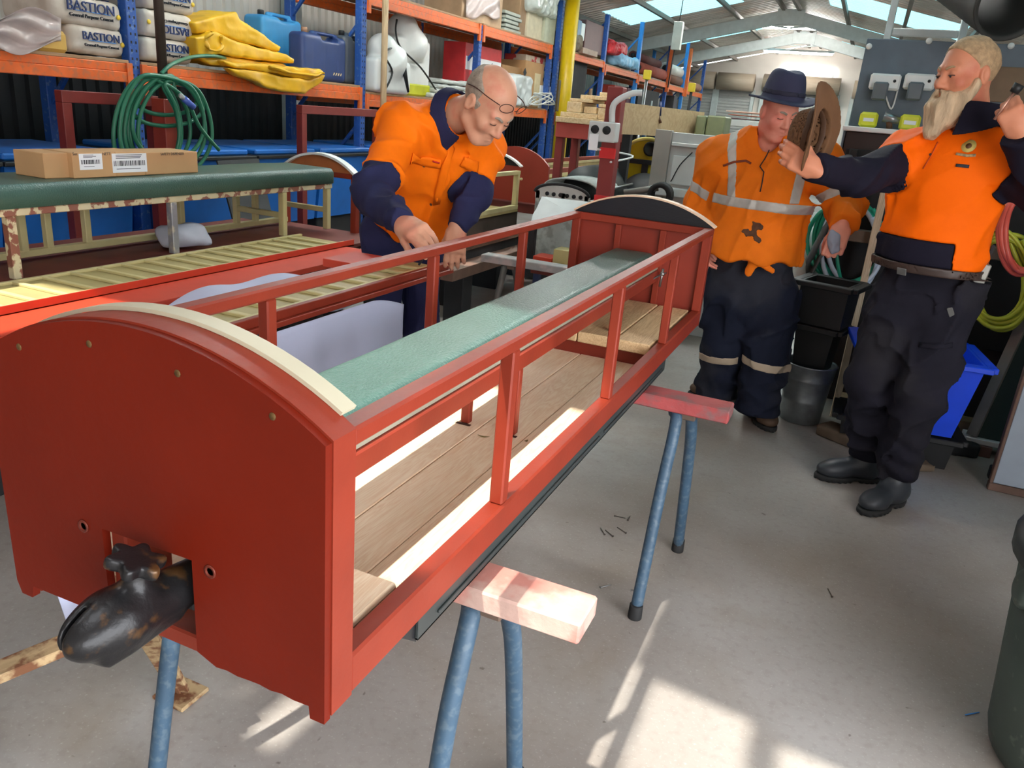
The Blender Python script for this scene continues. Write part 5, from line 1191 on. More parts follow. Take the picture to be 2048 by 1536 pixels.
# goods on the far rack
def far_box(name, label, cat, pl, pt, pr, pb, m, x=-4.55, dep=0.4, b=0.01): return shelf_box(name, label, cat, pl, pt, pr, pb, dep, m, x, None, b)
far_box('brown_case', 'large dark brown case standing on the far upper shelf', 'case', 1170, 44, 1206, 108, mat('case_brown', S(92, 54, 52), 0.5, var=0.1))
far_box('brown_case', 'slim dark brown case left of the blue folder on the far shelf', 'case', 1146, 36, 1154, 82, mat('case_brown', S(92, 54, 52)))
far_box('folder', 'slim blue grey folder on the far upper shelf', 'folder', 1156, 40, 1163, 80, mat('folder_blue', S(116, 140, 160), 0.5))
far_box('folder', 'white folder standing beside the large brown case', 'folder', 1163, 46, 1170, 82, M_WHITE)
far_box('folder', 'pale olive folder next to the yellow tube', 'folder', 1138, 36, 1146, 70, mat('folder_olive', S(168, 164, 140), 0.6))
lump('rolled_tarp', 'rolled khaki canvas on the far shelf below the folders', 'canvas', 1137, 66, 1168, 97, 0.3, mat('canvas_khaki', S(118, 102, 84), 0.8, var=0.15), -4.46, 0.05, z0=2.372)
shelf_box('flat_parcel', 'flat pale parcel under the large brown case', 'parcel', 1166, 99, 1196, 107, 0.3, mat('parcel_pale', S(176, 150, 136), 0.7), -4.44, z0=2.372)
far_box('carton', 'small tan carton right of the blue upright on the far rack', 'box', 1217, 88, 1239, 121, M_CARD, -4.85, 0.3)
lump('red_bag', 'bright red bag slumped on the far rack beside the tan carton', 'bag', 1224, 84, 1256, 108, 0.3, mat('bag_red', S(190, 36, 44), 0.5, var=0.2), -4.46, 0.08, z0=sh(1240, 112, -4.46).z)
lump('blue_bag', 'pale blue bag hanging over the far shelf edge', 'bag', 1242, 112, 1280, 136, 0.3, mat('bag_pale_blue', S(130, 176, 206), 0.5, var=0.15), -4.42, 0.06, z0=2.35)
for i, (x0_, y0_, z0_, y1_, z1_, r_, m_, l_) in enumerate((
    (-4.60, 16.5, 2.45, 18.6, 2.45, 0.11, mat('carpet_rust', S(150, 66, 50), 0.9, var=0.2), 'rust red carpet roll on the far rack'),
    (-4.72, 16.4, 2.66, 18.5, 2.62, 0.09, mat('carpet_dark', S(86, 40, 36), 0.9, var=0.2), 'dark red carpet roll lying on the rust red one'),
    (-4.62, 18.9, 2.42, 20.4, 2.42, 0.10, mat('carpet_brown', S(110, 72, 56), 0.9, var=0.2), 'brown carpet roll between the orange posts'),
    (-4.66, 18.95, 2.62, 20.4, 2.62, 0.13, mat('roll_grey', S(196, 190, 182), 0.6), 'pale roll with a white open end on the far rack'),
    (-4.60, 20.8, 2.40, 22.7, 2.40, 0.10, mat('carpet_striped', S(160, 112, 90), 0.9, var=0.3), 'tan striped roll at the end of the far rack'))):
    t = thing('carpet_roll', l_, 'roll', (x0_, y0_, z0_)); MB().lathe([(r_ * 0.55, 0), (r_, 0), (r_, y1_ - y0_), (r_ * 0.55, y1_ - y0_), (r_ * 0.55, 0)], 20, Matrix.Translation((x0_, y0_, z0_)) @ Matrix.Rotation(-math.pi / 2, 4, 'X'), caps=False).build('roll', m_, t)
    MB().lathe([(r_ * 0.54, 0.002), (r_ * 0.54, 0.02), (0, 0.02)], 16, Matrix.Translation((x0_, y0_, z0_)) @ Matrix.Rotation(-math.pi / 2, 4, 'X')).build('core', M_DARK, t)
# grey control box hanging on a cable from the roof
t = thing('hanging_box', 'grey switch box hanging on a cable in front of the far rack', 'box', (-3.4, 14, 2.5))
p = PX(1355, 72, y=13.0); MB().box((p.x - 0.07, 12.95, p.z - 0.20), (p.x + 0.07, 13.05, p.z + 0.20), 0.006).build('casing', mat('casing_grey', S(168, 174, 168), 0.5), t)
MB().tube([(p.x, 13, p.z + 0.2), (p.x + 0.02, 13, rz_(p.x))], 0.008, 6).build('cable', M_DARK, t); MB().tube([(p.x - 0.02, 13, p.z - 0.2), (p.x - 0.04, 13, p.z - 0.75)], 0.012, 6).build('pull_cord', M_DARK, t)
# goods on the far lower shelf
far = [('red_machine', 'orange red machine casing on the far lower shelf', 'machine', 1228, 172, 1252, 200, mat('machine_red', S(150, 52, 40), 0.5, var=0.2)),
       ('dark_drum', 'dark round drum on the far lower shelf by the red machine', 'drum', 1254, 176, 1262, 204, mat('drum_maroon', S(96, 44, 48), 0.5)),
       ('black_case', 'black case on the far lower shelf behind the plywood', 'case', 1276, 180, 1318, 206, M_DARK),
       ('dark_cabinet', 'dark tall cabinet under the far upper shelf by the yellow tube', 'cabinet', 1140, 122, 1172, 200, M_DARK),
       ('black_case', 'black machine case at the end of the far lower shelf', 'case', 1347, 192, 1354, 220, mat('case_dark_grey', S(62, 60, 62), 0.5))]
for n_, l_, c__, pl, pt, pr, pb, m_ in far: shelf_box(n_, l_, c__, pl, pt, pr, pb, 0.35, m_, -4.58, z0=1.472)
for i, (px, py, h_, m_, l_) in enumerate(((1188, 180, 0.42, mat('bench_leg_wood', S(150, 118, 92), 0.7), 'pale wooden leg leaning on the far lower shelf'), (1310, 190, 0.40, M_OFFW, 'white bottle on the far lower shelf'), (1366, 205, 0.5, mat('bottle_red', S(150, 50, 66), 0.5), 'red bottle at the end of the far lower shelf'))):
    p = sh(px, py, -4.52); MB().lathe([(0.06, 0), (0.06, h_ * 0.6), (0.03, h_ * 0.75), (0.03, h_), (0, h_)], 14, Matrix.Translation((-4.58, p.y, 1.472))).build('bottle', m_, None, label=l_, cat='bottle')
# clamps with yellow handles standing against the far rack
for i, (pt, pb, l_) in enumerate((((1294, 155), (1287, 208), 'yellow handled steel bar clamp standing left of the plywood end'), ((1383, 180), (1382, 205), 'yellow handled dark bar clamp by the end of the far rack'))):
    y_ = 8.2 if i == 0 else 9.0; a = PX(*pt, y=y_); b = PX(*pb, y=y_)
    t = thing('bar_clamp', l_, 'clamp', (a.x, y_, 0)); MB().tube([(a.x, y_, a.z), (a.x - 0.03, y_, 0.0)], 0.016, 8).build('bar', M_STEEL if i == 0 else M_DARK, t)
    MB().box((a.x - 0.035, y_ - 0.03, a.z - 0.02), (a.x + 0.035, y_ + 0.03, a.z + 0.07), 0.006).build('handle', mat('tool_yellow', S(214, 190, 40)), t)

# ------------------------------------------------------------------ right hand side: tool board, hoses, tubs, cabinet
YB = 5.0
t = thing('tool_board', 'grey tool board with a white shelf and dark cupboard behind the bearded man', 'board', (0.4, YB, 0))
a = PX(1735, 76, y=YB); zs = PX(1760, 258, y=YB).z
MB().box((a.x, YB, 1.12), (1.45, YB + 0.03, a.z), 0.004).build('back_board', M_GREYP, t)
MB().box((a.x - 0.02, YB - 0.30, zs - 0.025), (1.30, YB, zs), 0.004).build('shelf', M_WHITE, t)
MB().box((a.x, YB - 0.26, 0.0), (1.30, YB, zs - 0.026), 0.004).build('cupboard', mat('cupboard_dark', S(46, 34, 32), 0.6, var=0.1), t)
MB().box((a.x - 0.012, YB - 0.28, 0.0), (a.x - 0.001, YB - 0.0, zs - 0.026), 0.002).build('cupboard_side', M_GREYP, t)
for px, py in ((1738, 93), (1858, 82), (2022, 92)): MB().lathe([(0.016, 0), (0.016, 0.006), (0.008, 0.012), (0, 0.012)], 12, Matrix.Translation(PX(px, py, y=YB)) @ Matrix.Rotation(math.pi / 2, 4, 'X')).build('fixing_bolt', M_WHITE, t)
b = PX(1990, 162, y=YB - 0.02); MB().box((b.x - 0.10, YB - 0.03, b.z - 0.10), (1.40, YB - 0.0005, b.z + 0.07), 0.003).build('timber_rail', mat('rail_brown', S(124, 100, 78), 0.7, var=0.15), t)
for i, (p0, p1) in enumerate(((1743, 1797), (1812, 1866))):
    q0 = PX(p0, 146, y=YB - 0.05); q1 = PX(p1, 182, y=YB - 0.05)
    c_ = thing('battery_charger', ('left of two white battery chargers on the grey board', 'right of two white battery chargers, beside the bearded face')[i], 'charger', (q0.x, YB, q1.z), 'white battery chargers on the tool board')
    MB().box((q0.x, YB - 0.07, q1.z), (q1.x, YB - 0.001, q0.z), 0.01).build('casing', M_WHITE, c_)
    MB().box((q0.x + 0.025, YB - 0.115, q1.z - 0.055), (q0.x + 0.10, YB - 0.071, q0.z - 0.045), 0.008).build('battery', mat('battery_grey', S(92, 100, 106), 0.5), c_)
    MB().lathe([(0.008, 0), (0.008, 0.004), (0, 0.004)], 10, Matrix.Translation((q1.x - 0.03, YB - 0.07, q0.z - 0.035)) @ Matrix.Rotation(math.pi / 2, 4, 'X')).build('indicator', M_DARK, c_)
MB().tube(smooth_path([(PX(1770, 185, y=YB).x, YB - 0.01, 1.70), (PX(1790, 185, y=YB).x, YB - 0.012, 1.62), (PX(1800, 160, y=YB).x, YB - 0.01, 1.72)], 5), 0.005, 6).build('charger_lead', M_WHITE, t)
for i, (p0, p1, pt) in enumerate(((1722, 1752, 223), (1803, 1838, 228))):
    q0 = PX(p0, pt, y=YB - 0.2); q1 = PX(p1, 256, y=YB - 0.2)
    c_ = thing('lime_tool_case', ('lime yellow tool battery at the left end of the white shelf', 'second lime yellow tool battery, right along the white shelf')[i], 'battery', (q0.x, YB - 0.2, zs), 'lime batteries on the white shelf')
    MB().box((q0.x, YB - 0.22, zs + 0.0005), (q1.x, YB - 0.10, q0.z), 0.012).build('casing', mat('lime_bright', S(212, 214, 50), 0.4), c_)
    MB().box((q0.x + 0.02, YB - 0.223, zs + 0.03), (q1.x - 0.02, YB - 0.2195, q0.z - 0.03), 0.001).build('label', M_PAPER, c_)
q0 = PX(1776, 250, y=YB - 0.2); t2 = thing('hand_tool', 'small chrome and brown hand tool between the lime batteries', 'tool', (q0.x, YB - 0.2, zs))
MB().tube([(q0.x - 0.03, YB - 0.2, zs + 0.06), (q0.x + 0.05, YB - 0.2, zs + 0.045)], [0.028, 0.018], 12).build('head', M_STEEL, t2); MB().tube([(q0.x, YB - 0.2, zs + 0.045), (q0.x + 0.01, YB - 0.2, zs + 0.001)], 0.016, 10).build('grip', mat('brown_handle', S(92, 60, 36)), t2)
# aluminium ladder and the black duct high on the right
t = thing('aluminium_ladder', 'pale aluminium ladder standing behind the bearded man', 'ladder', (0.3, 5.5, 0))
lx0, lx1 = PX(1782, 40, y=5.5).x, PX(1932, 40, y=5.5).x
for xx in (lx0, lx1): MB().box((xx - 0.02, 5.48, 0.0), (xx + 0.02, 5.54, 3.0), 0.004).build('stile', mat('aluminium', S(196, 206, 206), 0.4, 0.5), t)
zr = PX(1850, 66, y=5.5).z
for k in range(-6, 4): MB().box((lx0 + 0.021, 5.485, zr + 0.28 * k - 0.02), (lx1 - 0.021, 5.535, zr + 0.28 * k + 0.02), 0.004).build('rung', M_WHITE, t)
a = PX(1880, -90, y=5.3); b = PX(2028, 6, y=4.5)
du = thing('air_duct', 'wide black duct slung high up in the right corner', 'duct', a)
d_ = (b - a).normalized(); X_ = Matrix.Translation(a) @ d_.to_track_quat('Z', 'Y').to_matrix().to_4x4(); L_ = (b - a).length
pf = []
for k in range(13): pf += [(0.160, L_ * k / 12 * 0.96), (0.168, L_ * (k + 0.5) / 12 * 0.96)]
MB().lathe(pf + [(0.165, L_), (0.150, L_), (0.145, L_ - 0.02), (0.14, 0.0)], 32, X_, caps=False).build('duct_pipe', mat('duct_black', S(54, 54, 52), 0.6, var=0.15), du)
MB().tube([b + V(0, 0, -0.17) - d_ * 0.2, b + V(0.03, 0, -0.30) - d_ * 0.2], 0.006, 6).build('strap_end', M_STEEL, du)
for f_ in (0.1, 0.7): q = a + d_ * L_ * f_; MB().tube([q + V(0, 0, 0.15), V(q.x, q.y, rz_(q.x))], 0.006, 6).build('hanger', M_STEEL, du)

# hose rack: dark backing, timber stake, rail, coils
YH = 4.66
def coil(label, cx_, cy_, rx, ry, n, x_j, r, m, yy, seed, name='garden_hose', grp=None, cat='hose'):
    rr = random.Random(seed); pts = []
    for k in range(n):
        ax_ = rx * rr.uniform(0.80, 1.1); ay_ = ry * rr.uniform(0.85, 1.08); ox, oy = rr.uniform(-x_j, x_j), rr.uniform(-x_j, x_j) * 0.7
        for j in range(9):
            a_ = math.pi / 2 + 2 * math.pi * j / 9; pts.append(PX(cx_ + ox + ax_ * math.cos(a_), cy_ + oy - ay_ * math.sin(a_), y=yy - 0.006 * k - 0.02 * (j % 2)))
    return MB().tube(smooth_path(pts, 6), r, 8).build(name, m, None, label=label, cat=cat, group=grp)
teal = mat('hose_teal', S(28, 150, 122), 0.3, var=0.08); wh = mat('hose_clear', S(186, 204, 222), 0.25, var=0.06)
coil('teal garden hose coiled on the rack between the two standing men', 1696, 482, 76, 92, 3, 7, 0.0115, teal, YH, 3)
coil('clear white hose coiled with the teal one between the two standing men', 1704, 496, 66, 84, 2, 6, 0.0125, wh, YH - 0.03, 8)
MB().tube(smooth_path([PX(1672, 490, y=YH - 0.05), PX(1676, 530, y=YH - 0.06), PX(1684, 572, y=YH - 0.04)], 6), 0.010, 8).build('hose_end', teal, bpy.data.objects['garden_hose.002'] if 'garden_hose.002' in bpy.data.objects else None)
coil('lime yellow hose in a fat coil on the right edge', 1998, 560, 66, 96, 9, 12, 0.0105, mat('hose_lime', S(196, 204, 60), 0.35, var=0.08), 4.45, 4)
coil('salmon red hose coil above the lime yellow one', 2042, 470, 44, 74, 7, 9, 0.012, mat('hose_salmon', S(224, 98, 82), 0.35, var=0.08), 4.30, 6)
a = PX(1768, 386, y=4.52); b = PX(1733, 582, y=4.46)
MB().bar(a, (b.x - 0.02, b.y - 0.03, 0.0), 0.035, 0.03).build('timber_stake', wood('stake_wood', S(210, 190, 160), S(170, 146, 116), 2, 8), None, label='pale pointed timber stake standing in front of the teal hose', cat='stake')
t = thing('hose_rack', 'brown steel hose rack rail on a dark backing board', 'rack', (0.3, 4.72, 0))
z_ = PX(1740, 470, y=4.56).z
MB().box((-0.05, 4.55, z_ - 0.045), (1.3, 4.60, z_ + 0.02), 0.004).build('rail', mat('rail_brown_steel', S(92, 78, 66), 0.6, 0.2, var=0.2), t)
MB().box((-0.12, 4.705, 0.45), (1.35, 4.72, 1.40), 0.003).build('backing', mat('backing_black', S(24, 24, 26), 0.8), t)
for xx in (-0.08, 1.3): MB().box((xx - 0.02, 4.66, 0), (xx + 0.02, 4.70, 1.40), 0.003).build('leg', M_DARK, t)
for xx in (0.0, 0.75, 1.05): MB().tube([(xx, 4.70, z_ + 0.33), (xx, 4.35, z_ + 0.33), (xx, 4.33, z_ + 0.37)], 0.010, 8).build('peg', M_DARK, t)
# white sack and dark sheet beside the hat man
t = sdf_obj('white_sack', lambda P: smax(s_ell(P, (-0.20, 4.78, 0.72), (0.09, 0.10, 0.24)) + 0.03 * vnoise(P, 10), 0.0 - P[:, 2], 0.01), (-0.34, 4.62, 0.4), (-0.06, 4.94, 1.05), 0.015, mat('sack_white', S(206, 212, 208), 0.6), None, label='white sack hanging behind the hat wearing man', cat='sack')
def dsheet(u, v): p = PX(lerp(1612, 1690, u), lerp(545, 395, u) + lerp(-26, 30, v), y=4.62 - 0.03 * math.sin(v * 8)); return (p.x, p.y, p.z)
MB().grid(dsheet, 10, 8).build('grey_sheet', mat('sheet_grey', S(88, 92, 92), 0.6, var=0.15), None, label='dark grey sheet slung at the end of the hose rack', cat='sheet', thick=0.006)
# tubs and buckets
M_BTUB = mat('tub_blue', S(8, 72, 232), 0.4, var=0.06)
bk = thing('galvanised_bucket', 'galvanised steel bucket holding two black crates', 'bucket', (-0.055, 4.27, 0))
Xb = Matrix.Translation((-0.055, 4.27, 0))
MB().lathe([(0.098, 0.0), (0.104, 0.005), (0.112, 0.12), (0.114, 0.125), (0.113, 0.13), (0.122, 0.235), (0.125, 0.24), (0.124, 0.246), (0.132, 0.315), (0.137, 0.32), (0.132, 0.325), (0.127, 0.316), (0.100, 0.012), (0, 0.012)], 36, Xb).build('bucket_body', M_GALV, bk)
MB().tube([(-0.055 - 0.135, 4.27 + 0.02 * k, 0.26 + 0.004 * k) for k in range(-1, 2)], 0.012, 8).build('handle_lug', M_GALV, bk)
def crate(label, x, y, z0, z1, w, d, m, rz, taper=0.88, ribs=True, name='black_crate', cat='crate'):
    t = thing(name, label, cat, (x, y, z0)); Rm = Matrix.Translation((x, y, 0)) @ Matrix.Rotation(rz, 4, 'Z')
    mb = MB(); w2, d2 = w / 2, d / 2; th = 0.012
    o1 = [(-w2 * taper, -d2 * taper), (w2 * taper, -d2 * taper), (w2 * taper, d2 * taper), (-w2 * taper, d2 * taper)]; o2 = [(-w2, -d2), (w2, -d2), (w2, d2), (-w2, d2)]
    i2 = [(q[0] * (1 - th / w2), q[1] * (1 - th / d2)) for q in o2]; i1 = [(q[0] * (1 - th / w2), q[1] * (1 - th / d2)) for q in o1]
    vs = [(*q, z0) for q in o1] + [(*q, z1) for q in o2] + [(*q, z1) for q in i2] + [(*q, z0 + 0.015) for q in i1]
    fs = [(3, 2, 1, 0)] + [(i, (i + 1) % 4, 4 + (i + 1) % 4, 4 + i) for i in range(4)] + [(4 + i, 4 + (i + 1) % 4, 8 + (i + 1) % 4, 8 + i) for i in range(4)] + [(8 + i, 8 + (i + 1) % 4, 12 + (i + 1) % 4, 12 + i) for i in range(4)] + [(12, 13, 14, 15)]
    mb.add(vs, fs, X=Rm).build('tub_wall', m, t)
    rim = MB(); e = 0.022
    for i in range(4):
        p, q = o2[i], o2[(i + 1) % 4]; rim.bar(Rm @ Vector((p[0] * (1 + e / w2), p[1] * (1 + e / d2), z1 - 0.012)), Rm @ Vector((q[0] * (1 + e / w2), q[1] * (1 + e / d2), z1 - 0.012)), 0.045, 0.026, bev=0.004)
    rim.build('rim', m, t); return t
crate('lower black crate, standing in the galvanised bucket', -0.05, 4.27, 0.30, 0.535, 0.20, 0.17, M_BLACKP, -0.25, 0.80)
crate('upper black crate, top of the stack in the galvanised bucket', -0.04, 4.27, 0.54, 0.76, 0.24, 0.22, M_BLACKP, -0.25, 0.94)
crate('bright blue plastic tub behind the bearded man', 0.40, 4.07, 0.175, 0.545, 0.50, 0.40, M_BTUB, 0.12, 0.80, name='blue_tub', cat='tub')
crate('black plastic crate under the right end of the blue tub', 0.53, 4.06, 0.0, 0.165, 0.22, 0.22, M_BLACKP, 0.1, 0.86)
crate('black plastic crate under the left end of the blue tub', 0.25, 4.12, 0.0, 0.165, 0.22, 0.22, M_BLACKP, 0.0, 0.86)
MB().box((0.10, 4.52, 0.0), (0.85, 4.60, 0.10), 0.006).build('timber_beam', wood('beam_wood', S(150, 122, 92), S(116, 92, 70), 0, 6), None, label='old timber beam on the floor behind the blue tub', cat='timber')
for i, (px, py, w_, d_, h_, rz, l_) in enumerate(((1688, 882, 0.26, 0.14, 0.045, -0.5, 'dirty brown timber block on the floor beside the black boot'), (1712, 868, 0.16, 0.12, 0.075, 0.3, 'broken brown block lying on the dirty timber block'), (1905, 905, 0.20, 0.10, 0.06, 0.2, 'dark block on the floor right of the blue tub'), (1830, 938, 0.16, 0.08, 0.03, 0.5, 'grey scrap block behind the bearded man boots'))):
    p = PX(px, py, z=0.0); zz = 0.0455 if i == 1 else 0
    f_ = lambda P, p=p, w_=w_, d_=d_, h_=h_, rz=rz, zz=zz: smax(s_box(P, (p.x, p.y, zz + h_ / 2), (w_ / 2, d_ / 2, h_ / 2 + 0.01), 0.01, np.array(Matrix.Rotation(rz, 3, 'Z'))) + 0.015 * vnoise(P, 16), zz - P[:, 2], 0.002)
    sdf_obj('timber_block', f_, (p.x - 0.2, p.y - 0.2, zz - 0.01), (p.x + 0.2, p.y + 0.2, zz + h_ + 0.03), 0.009, mat('dirty_timber', S(108, 92, 76), 0.8, var=0.25) if i != 2 else M_DARK, None, label=l_, cat='block', group='scrap blocks on the floor')
# leaning steel panel, dark sheet and steel foot at the right edge
t = thing('grey_locker', 'grey steel locker side with a rusty bottom rail at the right edge', 'locker', (1.2, 3.86, 0))
MB().box((0.815, 3.85, 0.035), (1.6, 3.875, 1.0), 0.003).build('sheet', mat('panel_blue_grey', S(150, 160, 172), 0.45, var=0.06), t)
rb = mat('rust_brown_rail', S(104, 78, 66), 0.7, var=0.2)
MB().box((0.80, 3.84, 0.0), (1.6, 3.885, 0.034), 0.003).build('bottom_rail', rb, t); MB().box((0.80, 3.84, 0.035), (0.814, 3.885, 1.0), 0.003).build('edge_rail', rb, t)
MB().box((0.795, 3.875, 0.04), (0.815, 3.91, 0.10), 0.004).build('hinge_block', M_DARK, t)
t = thing('leaning_board', 'dark green board with a grey edge leaning behind the steel panel', 'board', (1.0, 4.2, 0))
a = PX(1940, 882, z=0.06); b = PX(2048, 640, y=4.45)
MB().bar((a.x, a.y, 0.09), (b.x, b.y + 0.0, b.z), 0.05, 0.02).build('edge_strip', mat('edge_grey', S(126, 122, 116), 0.5, 0.2), t)
mb = MB(); mb.add([(a.x, a.y + 0.012, 0.085), (a.x + 0.6, a.y + 0.012, 0.085), (b.x + 0.5, b.y + 0.012, b.z), (b.x, b.y + 0.012, b.z)], [(0, 1, 2, 3)]); mb.build('sheet', mat('board_dark_green', S(20, 44, 42), 0.5), t, thick=0.01)
MB().box((a.x - 0.03, a.y - 0.02, 0.058), (a.x + 0.35, a.y + 0.10, 0.085), 0.003).build('ledge', M_OFFW, t)
p = PX(1965, 912, z=0.0); MB().box((p.x - 0.03, p.y - 0.02, 0.0), (p.x + 0.03, p.y + 0.05, 0.0575), 0.003).build('foot', mat('foot_rust', S(96, 66, 56), 0.7), t); MB().box((p.x + 0.2, p.y - 0.02, 0.0), (p.x + 0.26, p.y + 0.05, 0.0575), 0.003).build('foot', mat('foot_rust', S(96, 66, 56)), t)
# dark green rubbish bin at the right front
bx_, by_ = 0.850, 2.035
t = thing('rubbish_bin', 'dark green plastic bin cut off by the right edge in front', 'bin', (bx_, by_, 0))
zt_ = 0.56
Xb = Matrix.Translation((bx_, by_, 0)); mg = mat('bin_green', S(58, 70, 64), 0.5, var=0.10, c2=S(110, 120, 110), amt=0.4, dscale=30, thr=(0.62, 0.7))
MB().lathe([(0.235, 0.0), (0.255, 0.012), (0.265, 0.05), (0.315, zt_), (0.305, zt_), (0.25, 0.06), (0, 0.04)], 40, Xb).build('bin_body', mg, t)
MB().lathe([(0.312, zt_ - 0.03), (0.335, zt_ - 0.02), (0.337, zt_ + 0.02), (0.32, zt_ + 0.035), (0.2, zt_ + 0.07), (0, zt_ + 0.08)], 40, Xb).build('bin_lid', mat('bin_lid_dark', S(44, 50, 50), 0.5), t)
sdf_obj('handle_lug', lambda P: s_ell(P, (bx_ - 0.30, by_ - 0.05, zt_ - 0.085), (0.025, 0.05, 0.05)), (bx_ - 0.35, by_ - 0.12, zt_ - 0.15), (bx_ - 0.25, by_ + 0.02, zt_ - 0.02), 0.006, mg, t)

# far background clutter by the roller doors
for i, (p0, p1, pt, pb, y_, m_, l_) in enumerate(((1452, 1500, 220, 227, 9.0, mat('plank_white_orange', S(226, 206, 190), 0.5), 'white plank lying across the far bench behind the hat man'), (1456, 1500, 228, 233, 8.9, mat('plank_orange', S(206, 92, 56), 0.5), 'orange strip lying under the white plank'), (1446, 1500, 234, 240, 8.85, mat('plank_maroon', S(96, 44, 50), 0.5), 'maroon strip lowest on the far bench'))):
    a, b = PX(p0, pt, y=y_), PX(p1, pb, y=y_); MB().box((a.x, y_, b.z + 0.002 + 0.0 * i), (b.x + 0.3, y_ + 0.4, a.z), 0.003).build('plank', m_, None, label=l_, cat='plank', group='strips on the far bench')
t = thing('far_bench', 'pale bench carrying strips of board behind the hat man', 'bench', (-1, 9, 0)); zz = PX(1470, 240, y=8.85).z
MB().box((-1.75, 8.8, zz - 0.06), (-0.5, 9.45, zz), 0.004).build('bench_top', M_OFFW, t)
for xx in (-1.7, -0.55): MB().box((xx - 0.03, 8.85, 0), (xx + 0.03, 8.95, zz - 0.06), 0.003).build('leg', M_OFFW, t)

# nails and a blue offcut strewn on the floor
for i, (px, py, a_, l_, c_, lab) in enumerate(((1205, 1062, 2.2, 0.05, 0, 'left nail of the crossed pair on the floor'), (1218, 1066, 2.5, 0.05, 0, 'right nail of the crossed pair on the floor'), (1243, 1060, 2.6, 0.05, 0, 'nail just right of the crossed pair on the floor'), (1240, 1034, 0.1, 0.045, 0, 'nail lying level above the crossed pair'), (1258, 1036, 1.6, 0.04, 0, 'upright looking nail farthest from the crossed pair'), (1212, 1172, 0.9, 0.045, 1, 'bright silver nail on the floor right of the pale trestle beam'), (1274, 1181, 0.4, 0.04, 1, 'silver nail beside the foot of the far trestle'), (1660, 1185, 1.9, 0.05, 0, 'lone nail in the middle of the open floor'), (1945, 1427, 0.7, 0.05, 2, 'small blue plastic sliver near the green bin'))):
    p = PX(px, py, z=0.003); d_ = V(math.cos(a_), math.sin(a_), 0) * l_ / 2; p0_, p1_ = p - d_, p + d_
    mb = MB().tube([p0_, p1_ - d_ * 0.1, p1_], [0.0018, 0.0018, 0.0003], 6)
    if c_ < 2: mb.lathe([(0.004, 0), (0.004, 0.001), (0, 0.001)], 8, Matrix.Translation(p0_) @ d_.to_track_quat('Z', 'Y').to_matrix().to_4x4())
    mb.build('nail' if c_ < 2 else 'plastic_sliver', (mat('nail_dark', S(84, 76, 70), 0.5, 0.5), M_STEEL, M_BLUE_LT)[c_], None, label=lab, cat='nail' if c_ < 2 else 'offcut', group='nails on the floor' if c_ < 2 else None)

# ------------------------------------------------------------------ people
def npv(p): return np.array([p[0], p[1], p[2]], float)
def PD(px, py, d): return npv(PX(px, py, d=d))
def PY(px, py, y): return npv(PX(px, py, y=y))
def unit(v): v = np.asarray(v, float); return v / np.linalg.norm(v)
def basis(front, up):
    """columns: right-hand side of the person, forward, up"""
    f = unit(front); u = np.asarray(up, float); u = unit(u - f * (u @ f)); r = np.cross(f, u)
    return np.stack([r, f, u], 1)
def near(P, c, r, fn):
    c = np.asarray(c, float); dd = length(P - c); o = dd - r * 0.9; m = dd < r * 1.25
    if m.any(): o[m] = fn(P[m])
    return o

def head_sdf(P, c, A, jaw=1.0, fat=0.0):
    Q = (P - c) @ A
    def sym(Q): return np.stack([np.abs(Q[:, 0]), Q[:, 1], Q[:, 2]], 1)
    S_ = sym(Q)
    d = s_ell(Q, (0, -0.012, 0.030), (0.075, 0.098, 0.090))
    d = smin(d, s_ell(Q, (0, 0.028, -0.040), (0.060 + fat, 0.062, 0.078)), 0.035)
    d = smin(d, s_cap(Q, (-0.016, 0.066, -0.104), (0.016, 0.066, -0.104), 0.020, 0.020), 0.03)
    d = smin(d, s_cap(S_, (0.052, 0.0, -0.075), (0.030, 0.055, -0.102), 0.018 + fat * 0.6, 0.016), 0.03)
    d = smin(d, s_cap(S_, (0.010, 0.086, 0.020), (0.042, 0.074, 0.018), 0.011, 0.010), 0.018)
    d = smin(d, s_ell(S_, (0.044, 0.062, -0.030), (0.022, 0.020, 0.022)), 0.025)
    d = smax(d, -s_ell(S_, (0.031, 0.100, -0.002), (0.019, 0.016, 0.013)), 0.014)
    d = smin(d, s_ell(S_, (0.031, 0.0775, -0.003), (0.0165, 0.0135, 0.0115)), 0.004)
    n = smin(s_cap(Q, (0, 0.086, 0.004), (0, 0.108, -0.036), 0.0085, 0.0125), s_ell(S_, (0.012, 0.097, -0.041), (0.009, 0.012, 0.008)), 0.008)
    d = smin(d, n, 0.012)
    d = smin(d, s_cap(S_, (0.0, 0.093, -0.064), (0.020, 0.083, -0.066), 0.0065, 0.004), 0.008)
    d = smin(d, s_cap(S_, (0.0, 0.090, -0.077), (0.017, 0.082, -0.076), 0.0075, 0.005), 0.008)
    d = smax(d, -s_box(Q, (0, 0.098, -0.0705), (0.022, 0.012, 0.0012), 0.0008), 0.003)
    ear = s_ell(S_, (0.079, -0.010, -0.008), (0.010, 0.020, 0.033)); ear = smax(ear, -s_ell(S_, (0.090, -0.006, -0.006), (0.009, 0.011, 0.020)), 0.004)
    return smin(d, ear, 0.008)

